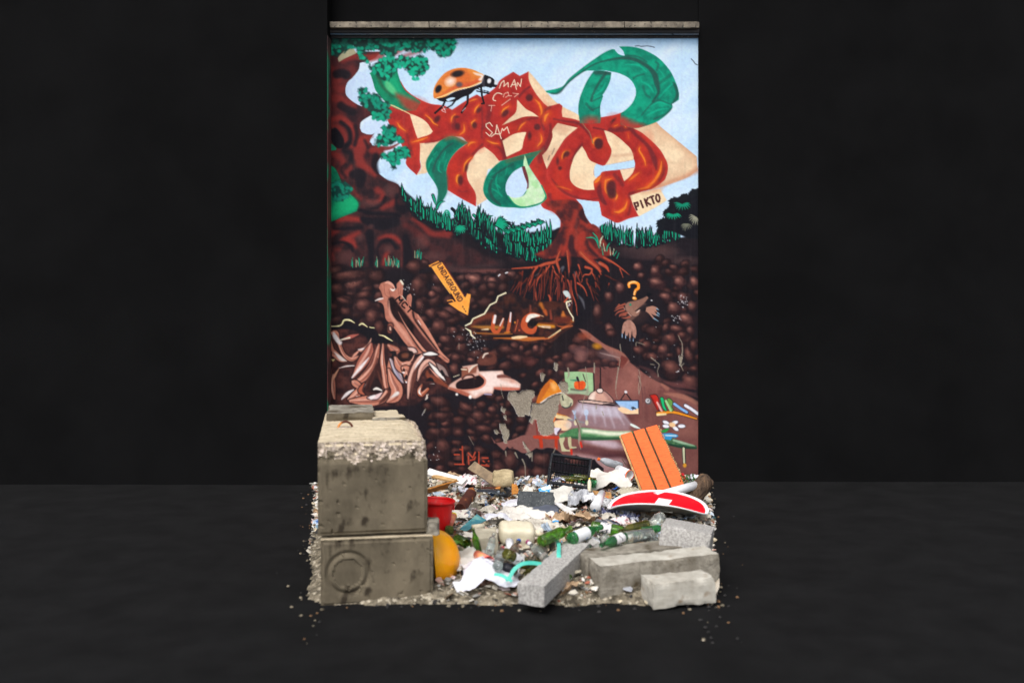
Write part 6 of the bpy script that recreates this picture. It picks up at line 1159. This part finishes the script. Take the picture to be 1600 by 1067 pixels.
# ---------------------------------------------------------------- boards, stones and tins at the back
def board(A, B, wd, th, m, label, name, cat, up=(0,0,1), seed=1, grp=None, roll=0):
    A, B = Vector(A), Vector(B); L = (B-A).length; b = gridbox(L, wd, th, .05); chip(b, L, wd, th, .0015, seed, .008)
    o = bm_obj(b, name, m); M = frame(A, B, up, 'X') @ Matrix.Rotation(roll, 4, 'X'); o.matrix_world = M @ Matrix.Translation((0, -wd/2, 0)); return tag(o, label, cat, grp)
board(at(668, 739, 9.2), at(727, 756, 8.9), .085, .03, MT['whitewood'], 'white painted board behind the red bucket', 'white_board', 'board', seed=2, roll=.5)
board(at(677, 745, 9.1), at(712, 753, 8.9), .05, .02, MT['rawwood'], 'raw wooden strip lying under the white board', 'wood_strip', 'board', seed=5, roll=.3)
board(at(738, 728, 9.4), at(790, 763, 8.9), .10, .025, MT['greywood'], 'weathered grey plank sticking up beside the round sandstone', 'weathered_plank', 'plank', seed=3, roll=.75)
m = MB(); m.box((0, -.02, -.01), (.19, .02, .01)); o = m.build('steel_bar', MT['metal']); o.matrix_world = frame(at(746, 766, 8.85), at(775, 767, 8.8), ax='X'); tag(o, 'blue-grey steel bar lying level below the weathered plank', 'metal bar')
m = MB(); P_ = [at(770, 750, 9.0), at(783, 758, 8.95), at(795, 768, 8.85), at(791, 775, 8.75), at(780, 772, 8.7)]; m.tube([p-P_[0] for p in P_], [.014,.018,.02,.018,.012], 8); o = m.build('black_handle', MT['black_pl'], smooth=True); o.location = P_[0]; tag(o, 'bent black plastic handle under the sandstone', 'handle')
board(at(752, 763, 8.9), at(782, 763, 8.85), .04, .012, MT['rust'], 'rusty brown strip above the steel bar', 'rusty_strip', 'metal strip', seed=8)
def boulder(C, r, m, label, seed, name='boulder', cat='stone', sq=(1, .9, .75), amp=.18):
    b = bmesh.new(); bmesh.ops.create_icosphere(b, subdivisions=4, radius=1)
    for v in b.verts:
        d = v.co.normalized(); k = 1/max(abs(d.x), abs(d.y), abs(d.z))**.55
        v.co = Vector((d.x*sq[0], d.y*sq[1], d.z*sq[2]))*r*k*(1+amp*noise.noise(d*1.6+Vector((seed, 0, 0)))+amp*.25*noise.noise(d*6)+amp*.1*noise.noise(d*16))
    o = bm_obj(b, name, m, smooth=True); o.location = C; return tag(o, label, cat)
boulder(at(786, 747, 8.95), .104, MT['boulder'], 'rounded tan sandstone lump resting on the weathered plank', 3, sq=(1.05, .9, .78), amp=.12)
def curved(A, B, wd, sag, th, m, label, name, cat, up=(0,0,1), roll=0, n=12, arc=1.2):
    """curved sheet running from A to B, arched across its width"""
    A, B = Vector(A), Vector(B); L = (B-A).length; q = MB(); v = []
    R = wd/2/math.sin(arc/2)
    for j in range(9):
        t = -arc/2+arc*j/8
        for i in range(n+1): v.append((L*i/n, R*math.sin(t), R*(math.cos(t)-math.cos(arc/2))*(1 if sag >= 0 else -1)+abs(sag)*math.sin(math.pi*i/n)*.3+.002*math.sin(i*2.1+j)))
    q.add(v, [(j*(n+1)+i, j*(n+1)+i+1, (j+1)*(n+1)+i+1, (j+1)*(n+1)+i) for j in range(8) for i in range(n)]); o = q.build(name, m, smooth=True, fix=False); fill(o, th)
    o.matrix_world = frame(A, B, up, 'X') @ Matrix.Rotation(roll, 4, 'X'); return tag(o, label, cat)
curved(at(664, 770, 8.1), at(708, 757, 8.45), .15, .02, .006, MT['ochre'], 'ochre curved sheet of board behind the red bucket', 'ochre_sheet', 'board', roll=-.55)
def tin():
    A, B = atz(719, 796, .34), atz(736, 771, .40); L = (B-A).length; t = thing('rusty_tin', 'rusty brown tin with an orange patch lying on the rubble', 'tin can', frame(A, B))
    m = MB(); m.lathe([(0, .004), (.048, .004), (.052, 0), (.052, .006), (.049, .012), (.049, L*.3), (.0505, L*.33), (.049, L*.36), (.049, L-.01), (.052, L), (.047, L), (.046, .012)], 26); o = m.build('tin_wall', MT['rust'], t, smooth=True); ndisp(o, .008, 9, 4)
    m = MB(); v = [(-.03, .035, L), (.03, .035, L), (.035, .03, L+.06), (-.01, .04, L+.07)]; m.add(v, [(0,1,2,3)]); o = m.build('torn_lid', MT['rust'], t); fill(o, .002)
tin()
# red bucket
def bucket():
    C = at(676, 834, 7.3); C.z = .27; t = thing('bucket', 'bright red plastic bucket half hidden behind the concrete blocks', 'bucket', Matrix.Translation(C) @ Euler((-.06, .05, 0)).to_matrix().to_4x4())
    m = MB(); m.lathe([(0, .004), (.118, 0), (.122, .008), (.150, .262), (.150, .27), (.147, .27), (.117, .012), (0, .012)], 40); m.build('bucket_body', MT['red'], t, smooth=True)
    m = MB(); m.lathe([(.151, .262), (.163, .26), (.165, .284), (.158, .288), (.150, .286), (.149, .272)], 40); m.build('rim', MT['red'], t, smooth=True)
    m = MB(); m.box((.148, -.02, .215), (.160, .02, .262)); m.build('handle_lug', MT['red'], t)
bucket()
# orange dome against the lower block
m = MB(); prof = [(.205, 0), (.212, -.004), (.214, .006), (.206, .012)]+[(.203*math.cos(a), .012+.175*math.sin(a)) for a in [math.pi/2*k/14 for k in range(15)]]; m.lathe(prof, 44)
o = m.build('orange_dome', MT['orange'], smooth=True); nx_ = Vector((math.cos(YW), math.sin(YW), .10)).normalized(); O_ = Vector((-.505+.022-math.sin(YW)*.36, 6.36, .345)); o.matrix_world = frame(O_, O_+nx_, (0, 0, 1)); tag(o, 'glossy orange plastic dome leaning against the lower concrete block', 'plastic dome'); ndisp(o, .004, 6, 2)
for k_ in (-.5, .5): pass
# ---------------------------------------------------------------- sheets, bags, cartons
def put_sheet(name, label, cat, x, y, L, Wd, m, seed, lift=.0, grp=None, **k):
    A = G(x, y, lift); o = sheet(name, A, L, Wd, MT[m], seed, **k); o.location.z = A.z+.012; return tag(o, label, cat, grp)
put_sheet('sack_cloth', 'crumpled white cloth spread above the cream canister', 'cloth', 818, 812, .50, .42, 'white_cloth', 3, amp=.06, fold=2.6, nx=46, ny=36, dome=.05, yaw=-.15)
put_sheet('sack_cloth', 'dirty off-white cloth running right of the cream canister', 'cloth', 842, 828, .30, .24, 'dirty_cloth', 4, amp=.05, fold=3, nx=36, ny=28, dome=.04, yaw=.3)
put_sheet('white_sheet', 'smooth white plastic sheet left of the black felt', 'sheet', 797, 790, .16, .22, 'bag_white', 6, amp=.02, fold=2, nx=24, ny=20, dome=.03, roll=-.25, lift=.03)
put_sheet('white_sheet', 'soft white bundle just left of the cream canister', 'sheet', 778, 814, .22, .12, 'bag_white', 7, amp=.03, fold=3, nx=26, ny=16, dome=.035, yaw=.2, lift=.04)
put_sheet('crumpled_film', 'crumpled clear film stained brown behind the teal glass', 'plastic film', 764, 803, .16, .16, 'dirty_cloth', 8, amp=.04, fold=4, nx=26, ny=22, dome=.03)
put_sheet('plastic_bag', 'large dirty white plastic bag between the crate and the slatted panel', 'bag', 954, 752, .42, .34, 'white_cloth', 9, amp=.05, fold=2.2, nx=46, ny=32, dome=.09, yaw=-.25, tilt=.25, lift=.05)
put_sheet('plastic_bag', 'clear crumpled plastic bag in the middle of the heap', 'bag', 910, 786, .28, .34, 'bag_clear', 10, amp=.07, fold=4.5, nx=46, ny=40, dome=.06, lift=.03)
put_sheet('plastic_bag', 'big white plastic bag at the bottom edge in front', 'bag', 768, 900, .40, .34, 'bag_white', 11, amp=.04, fold=2.2, nx=44, ny=34, dome=.08, lift=.03)
put_sheet('plastic_bag', 'lilac crumpled plastic bag beside the road sign', 'bag', 962, 808, .26, .14, 'bag_blue', 12, amp=.07, fold=6, nx=46, ny=26, dome=.02, lift=.0)
put_sheet('plastic_bag', 'small lilac bag crumpled under the sign rim', 'bag', 984, 814, .16, .10, 'bag_blue', 13, amp=.06, fold=7, nx=30, ny=20)
put_sheet('plastic_bag', 'grey dusty plastic bag right of the orange dome', 'bag', 734, 878, .30, .36, 'carton', 14, amp=.03, fold=2.4, nx=36, ny=34, dome=.05)
put_sheet('plastic_bag', 'thin white torn bag at the far right behind the sign', 'bag', 1086, 752, .10, .12, 'bag_white', 15, amp=.03, dome=.05, lift=.05)
put_sheet('paper_scrap', 'crumpled newsprint right of the clear plastic bag', 'paper', 940, 790, .17, .22, 'news', 16, amp=.05, fold=5, nx=30, ny=30, dome=.03, lift=.03)
put_sheet('cardboard', 'torn brown cardboard folded over below the black felt', 'cardboard', 858, 800, .26, .17, 'card', 17, amp=.04, fold=3, nx=22, ny=16, smooth=False, yaw=-.5, dome=.03, lift=.02, th=.004)
put_sheet('cardboard', 'crumpled brown cardboard right of the torn one', 'cardboard', 880, 812, .26, .12, 'card', 18, amp=.06, fold=4, nx=20, ny=14, smooth=False, yaw=.1, lift=.02, th=.004)
put_sheet('cardboard', 'open fold of brown cardboard behind the labelled green bottle', 'cardboard', 908, 814, .20, .14, 'card', 19, amp=.09, fold=3, nx=16, ny=12, smooth=False, yaw=-.4, lift=.03, th=.004)
put_sheet('printed_leaflet', 'pink patterned leaflet standing against the wall foot', 'leaflet', 731, 752, .17, .10, 'print', 20, amp=.01, fold=2, tilt=.9, drape=0, irregular=.03, lift=.06)
put_sheet('printed_leaflet', 'white and red printed leaflet under the weathered plank', 'leaflet', 764, 757, .15, .09, 'print', 21, amp=.02, fold=3, tilt=.2, irregular=.06, yaw=.3)
put_sheet('folded_paper', 'white folded paper wedged between sandstone and blue pouch', 'paper', 823, 770, .09, .12, 'paper', 22, amp=.02, fold=3, tilt=.7, roll=.5, irregular=.05, drape=0, smooth=False, lift=.05)
put_sheet('snack_pouch', 'blue and white printed pouch left of the black crate', 'pouch', 852, 768, .13, .10, 'bluepack', 23, amp=.018, fold=3, tilt=.7, roll=-.35, irregular=.05, drape=0, lift=.04)
put_sheet('grey_carton', 'pale grey bent cardboard box flap right of the black felt', 'carton', 879, 777, .22, .20, 'carton', 24, amp=.03, fold=1.6, nx=18, ny=16, tilt=.45, roll=-.1, smooth=False, irregular=.05, lift=.06, th=.004)
put_sheet('grey_carton', 'torn grey carton end curling beside the clear plastic bag', 'carton', 897, 782, .10, .18, 'carton', 25, amp=.05, fold=3, nx=12, ny=16, tilt=.4, roll=.6, smooth=False, irregular=.1, lift=.05, th=.004)
put_sheet('torn_card', 'white torn card with blue print below the grey carton', 'card', 882, 795, .22, .06, 'milk', 26, amp=.01, fold=2, yaw=-.6, irregular=.05, tilt=.3, lift=.06)
put_sheet('felt_sheet', 'black felt roofing piece curling in the middle of the heap', 'felt', 838, 785, .32, .17, 'rubber', 27, amp=.02, fold=1.4, nx=30, ny=20, tilt=.95, roll=.03, irregular=.04, drape=0, lift=.10, th=.005)
put_sheet('plastic_sheet', 'slate blue flat plastic sheet below the black felt', 'plastic sheet', 845, 798, .34, .15, 'slate', 28, amp=.008, fold=1.2, tilt=.3, roll=-.05, irregular=.1, drape=0, lift=.055, yaw=-.15, th=.004)
put_sheet('broken_tray', 'broken white tray with folded sides beside the red bucket', 'tray', 718, 805, .16, .12, 'paper', 29, amp=.03, fold=1.8, nx=12, ny=10, smooth=False, tilt=.3, irregular=.2, lift=.04, th=.003)
put_sheet('white_plate', 'broken white plate piece above the broken green bottle', 'plate', 737, 838, .12, .09, 'paper', 30, amp=.015, fold=2, tilt=.4, irregular=.15, lift=.02)
put_sheet('plaster_slab', 'mossy plaster lump right of the chipboard', 'plaster lump', 983, 772, .24, .14, 'greybox', 31, amp=.05, fold=3, nx=24, ny=16, smooth=False, dome=.04, yaw=.35, lift=.02)
put_sheet('plaster_slab', 'flat grey plaster slab beside the cup by the panel', 'plaster lump', 988, 752, .18, .12, 'granite', 32, amp=.03, fold=2, nx=20, ny=12, smooth=False, dome=.04, lift=.05)
put_sheet('curved_trim', 'curved black plastic trim lying behind the pale slab', 'trim', 1018, 848, .12, .05, 'black_pl', 33, amp=.004, fold=1, dome=.04, irregular=.05, lift=.02)
put_sheet('grey_sheet', 'dark grey flat board under the lilac bag', 'board', 948, 818, .22, .13, 'slate', 34, amp=.01, fold=1.5, yaw=-.4, irregular=.06)
put_sheet('grey_sheet', 'grey flat board right of the lilac bag', 'board', 985, 824, .2, .08, 'granite2', 35, amp=.01, fold=1.5, yaw=.2, irregular=.06)
put_sheet('crumpled_wrapper', 'yellow and white wrapper behind the brown kerb', 'wrapper', 988, 853, .12, .08, 'cream', 36, amp=.04, fold=4, lift=.02)
put_sheet('blue_bag', 'blue plastic strip under the dirty white bag', 'plastic strip', 968, 763, .16, .05, 'blue', 37, amp=.02, fold=3, yaw=.5, lift=.01)
put_sheet('blue_bag', 'scrap of blue plastic by the brown cardboard', 'plastic strip', 866, 817, .05, .05, 'bluepack', 38, amp=.02, fold=4, lift=.02)
# teal sheet of glass: a flat wedge
def shard(pts, th, m, name, label, cat):
    P = [Vector(p) for p in pts]; n = (P[1]-P[0]).cross(P[2]-P[0]).normalized(); n = n if n.z > 0 else -n; k = len(P); q = MB(); O = P[0]
    q.add([p-O for p in P]+[p-O-n*th for p in P], [tuple(range(k)), tuple(range(2*k-1, k-1, -1))]+[(i, (i+1) % k, k+(i+1) % k, k+i) for i in range(k)]); o = q.build(name, MT[m]); o.location = O; return tag(o, label, cat)
shard([atz(718, 826, .33), atz(728, 829, .33), atz(760, 812, .34), atz(745, 803, .37)], .006, 'teal', 'glass_shard', 'teal glass shard lying behind the broken green bottle', 'glass shard')
shard([at(926, 784, 8.55), at(956, 786, 8.5), at(955, 769, 8.62), at(926, 766, 8.7)], .015, 'osb', 'chipboard_piece', 'square brown chipboard piece right of the yellow-capped bottle', 'chipboard')
shard([atz(800, 772, .36), atz(812, 770, .36), atz(808, 757, .42), atz(800, 755, .42)], .01, 'ochre', 'orange_tile', 'small orange tile piece beside the sandstone', 'tile')
shard([atz(893, 806, .33), atz(899, 803, .33), atz(878, 786, .37), atz(868, 785, .38)], .012, 'whitewood', 'painted_strip', 'white painted strip running down from the grey carton', 'board')
# plastic canister
def canister():
    A = atz(748, 848, .30); M = Matrix.Translation(atz(806, 842, .33)) @ Euler((.18, .06, .12)).to_matrix().to_4x4()
    t = thing('canister', 'dirty cream plastic canister lying on its side', 'canister', M)
    b = gridbox(.27, .20, .14, .02)
    for v in b.verts:
        p = v.co; c = Vector((.135, .1, .07)); q = Vector(((p.x-c.x)/.135, (p.y-c.y)/.1, (p.z-c.z)/.07)); k = 1/(abs(q.x)**5+abs(q.y)**5+abs(q.z)**5)**.2; v.co = Vector((q.x*.135*k, q.y*.1*k, q.z*.07*k))+Vector((0, 0, .05))+noise.noise_vector(p*9)*.006
        if abs(abs(v.co.x)-.06) < .012: v.co.z -= .006
    bm_obj(b, 'canister_body', MT['creampl'], t, smooth=True)
    m = MB(); m.lathe([(.024, 0), (.024, .03), (.026, .03), (.026, .04), (0, .04)], 18, M=Matrix.Translation((.13, -.02, .06)) @ Matrix.Rotation(math.pi/2, 4, 'Y')); m.build('spout', MT['creampl'], t)
canister()
b = gridbox(.16, .22, .13, .02); chip(b, .16, .22, .13, .008, 71, .04); o = bm_obj(b, 'foam_box', MT['greybox']); o.matrix_world = Matrix.Translation(atz(745, 868, .27)) @ Euler((.12, -.05, .08)).to_matrix().to_4x4(); tag(o, 'dirty grey foam box left of the cream canister', 'foam box')
# small named bits
def cup(A, B, r0, r1, m, name, label, cat, rim=None):
    t = thing(name, label, cat, frame(A, B)); L = (Vector(B)-Vector(A)).length; q = MB(); q.lathe([(0, .003), (r0, 0), (r1, L), (r1*.95, L), (r0*.92, .005), (0, .006)], 24); q.build('cup_wall', MT[m], t, smooth=True)
    if rim: q = MB(); q.lathe([(r1, L-.006), (r1*1.06, L-.006), (r1*1.06, L+.006), (r1, L+.006)], 24); q.build('rim', MT[rim], t)
cup(at(966, 733, 9.3), at(984, 742, 9.15), .045, .05, 'cupprint', 'paper_cup', 'white printed tub with an orange rim beside the slatted panel', 'tub', 'cap_orange')
cup(atz(746, 866, .38), atz(763, 880, .38), .03, .045, 'pinkcup', 'plastic_cup', 'pink and yellow plastic cup in front of the clear bottles', 'cup', 'cap_red')
cup(atz(798, 862, .38), atz(796, 846, .42), .022, .03, 'cupprint', 'plastic_cup', 'small white cup between the red and blue capped bottles', 'cup')
cup(atz(702, 820, .33), atz(708, 806, .37), .028, .03, 'pinkcup', 'paper_roll', 'orange and cream roll beside the red bucket', 'roll', 'cap_yel')
cup(atz(738, 824, .34), atz(756, 822, .34), .022, .024, 'creampl', 'glass_tube', 'cream tube lying below the teal glass', 'tube')
cup(atz(930, 792, .38), atz(941, 770, .44), .045, .03, 'milk', 'milk_carton', 'white and blue drinks carton leaning right of the clear bag', 'carton')
boulder(atz(702, 828, .34), .034, MT['moss'], 'mossy green ball beside the red bucket', 9, 'moss_ball', 'moss ball', (1, 1, 1))
boulder(atz(908, 832, .38), .025, MT['cap_mag'], 'dark plum-coloured lump beside the pale kerb end', 12, 'plum', 'plum', (1, 1, .9), .05)
m = MB(); m.tube([at(1024, 776, 8.3)-at(1024, 776, 8.3), at(1090, 757, 8.6)-at(1024, 776, 8.3)], .04, 20); o = m.build('white_pipe', MT['signwhite'], smooth=False); o.location = at(1024, 776, 8.3); tag(o, 'white plastic pipe lying under the foot of the slatted panel', 'pipe')
for f in o.data.polygons: f.use_smooth = len(f.vertices) == 4
m = MB(); P_ = [at(1072, 794, 8.6), at(1080, 780, 8.6), at(1090, 766, 8.6), at(1100, 754, 8.62), at(1108, 745, 8.65)]; m.tube([p-P_[0] for p in P_], [.07,.085,.09,.085,.075], 24); o = m.build('tree_log', MT['bark'], smooth=True)
md = o.modifiers.new('s', 'SUBSURF'); md.levels = md.render_levels = 2; tx = bpy.data.textures.new('barknoise', 'CLOUDS'); tx.noise_scale = .05; dm = o.modifiers.new('d', 'DISPLACE'); dm.texture = tx; dm.strength = .03
o.location = P_[0]; tag(o, 'brown bark-covered log end at the right edge beside the sign', 'log')
for i, (x, y) in enumerate(((1066, 742), (1069, 747))):
    m = MB(); r = random.Random(i)
    for k in range(9): a = k*.7; m.add([Vector((0,0,0)), Vector((math.cos(a)*.02, math.sin(a)*.02, .014)), Vector((math.cos(a+.6)*.02, math.sin(a+.6)*.02, .008))], [(0,1,2)])
    o = m.build('red_flower', MT['petal'], fix=False); fill(o, .002); o.location = at(x, y, 9.2); o.rotation_euler = (1.0, .2, 0); tag(o, ('upper small red flower beside the slatted panel', 'lower small red flower beside the slatted panel')[i], 'flower')
m = MB(); r = random.Random(4)
for k in range(120):
    c = at(r.uniform(1062, 1086), r.uniform(742, 762), r.uniform(8.9, 9.4))-at(1072, 752, 9.1); E = Euler((r.random()*6, r.random()*6, r.random()*6)).to_matrix(); s = r.uniform(.01, .025)
    m.add([c+E @ Vector((-s, 0, 0)), c+E @ Vector((0, s*.4, 0)), c+E @ Vector((s, 0, 0)), c+E @ Vector((0, -s*.4, 0))], [(0,1,2,3)])
o = m.build('flower_leaves', MT['leaf'], fix=False); o.location = at(1072, 752, 9.1); o['kind'] = 'stuff'; o['label'] = 'green leaves of discarded flowers behind the sign'
def strap(pts, w_, label, nrm=(0,0,1)):
    P = crom3(pts); m = MB(); m.ribbon([p-P[0] for p in P], w_, .0015, nrm=nrm); o = m.build('packing_strap', MT['strap']); o.location = P[0]; tag(o, label, 'packing strap')
def crom3(p, n=8):
    p = [Vector(q) for q in p]; out = []
    for i in range(len(p)-1):
        a, b, c, d = p[max(i-1, 0)], p[i], p[i+1], p[min(i+2, len(p)-1)]
        for k in range(n): t = k/n; out.append(.5*(2*b+(c-a)*t+(2*a-5*b+4*c-d)*t*t+(3*b-3*c+d-a)*t**3))
    return out+[p[-1]]
strap([at(870, 842, 6.55), at(873, 850, 6.35), at(873, 866, 6.2), at(875, 884, 6.15), at(878, 898, 6.2)], .028, 'mint green strap hanging straight down over the diagonal kerb', nrm=(0,-1,0))
strap([at(790, 906, 5.95), at(796, 902, 5.95), at(803, 890, 5.98), at(815, 881, 6.0), at(830, 879, 6.02), at(846, 881, 6.05)], .025, 'mint green strap arching over the bottles at the bottom', nrm=(0,-.9,.5))
strap([at(772, 897, 5.9), at(782, 898, 5.88), at(792, 903, 5.85), at(800, 908, 5.84)], .022, 'short mint green strap over the big white bag', nrm=(0,-.6,.8))
m = MB(); m.tube([at(972, 717, 9.6)-at(972, 717, 9.6), at(982, 731, 9.4)-at(972, 717, 9.6)], .004, 6); o = m.build('twig', MT['bark']); o.location = at(972, 717, 9.6); tag(o, 'thin dark twig sticking up beside the slatted panel', 'twig')
# loose scraps of paper, film and card all over the heap
sr = random.Random(77); kinds = [('foxed', 'paper'), ('paper', 'paper'), ('dirty_cloth', 'film'), ('card', 'card'), ('news', 'paper'), ('print', 'paper'), ('bag_clear', 'film'), ('foxed', 'card'), ('litterblue', 'film'), ('brown', 'card'), ('greybox', 'card'), ('black_pl', 'film'), ('pinkish', 'paper'), ('bag_white', 'film')]
protos = []
for i in range(14):
    k = kinds[i % len(kinds)]; o = sheet('litter_scrap', Vector((0, 8, .3)), sr.uniform(.07, .17), sr.uniform(.05, .12), MT[k[0]], 200+i, amp=.035, fold=5, nx=14, ny=11, smooth=i % 3 != 0, irregular=.35, drape=0, fine=.003); protos.append((o, {'foxed':'stained paper','paper':'white paper','dirty_cloth':'dirty cloth','card':'brown cardboard','news':'printed newspaper','print':'pink printed paper','bag_clear':'clear film','litterblue':'blue printed film','brown':'dark brown card','greybox':'grey foam','black_pl':'black plastic','pinkish':'pinkish paper','bag_white':'white plastic film'}[k[0]]))
n = 0
for i in range(700):
    if n >= 290: break
    y = 5.5+4.4*sr.random()**.75; x = sr.uniform(-1.7, 2.1)
    if zs(x, y) < GZ+.02 or inside_block(x, y): continue
    o, kd = protos[n % 14]
    if n >= 14: o = o.copy(); COL.objects.link(o)
    o.location = (x, y, zs(x, y)+.012); o.rotation_euler = (sr.gauss(0, .5), sr.gauss(0, .5), sr.uniform(0, 6.3)); s = sr.uniform(.6, 1.25); o.scale = (s, s, s)
    tag(o, 'small crumpled scrap of %s among the rubble' % kd, 'litter', 'small %s scraps on the heap' % kd); n += 1
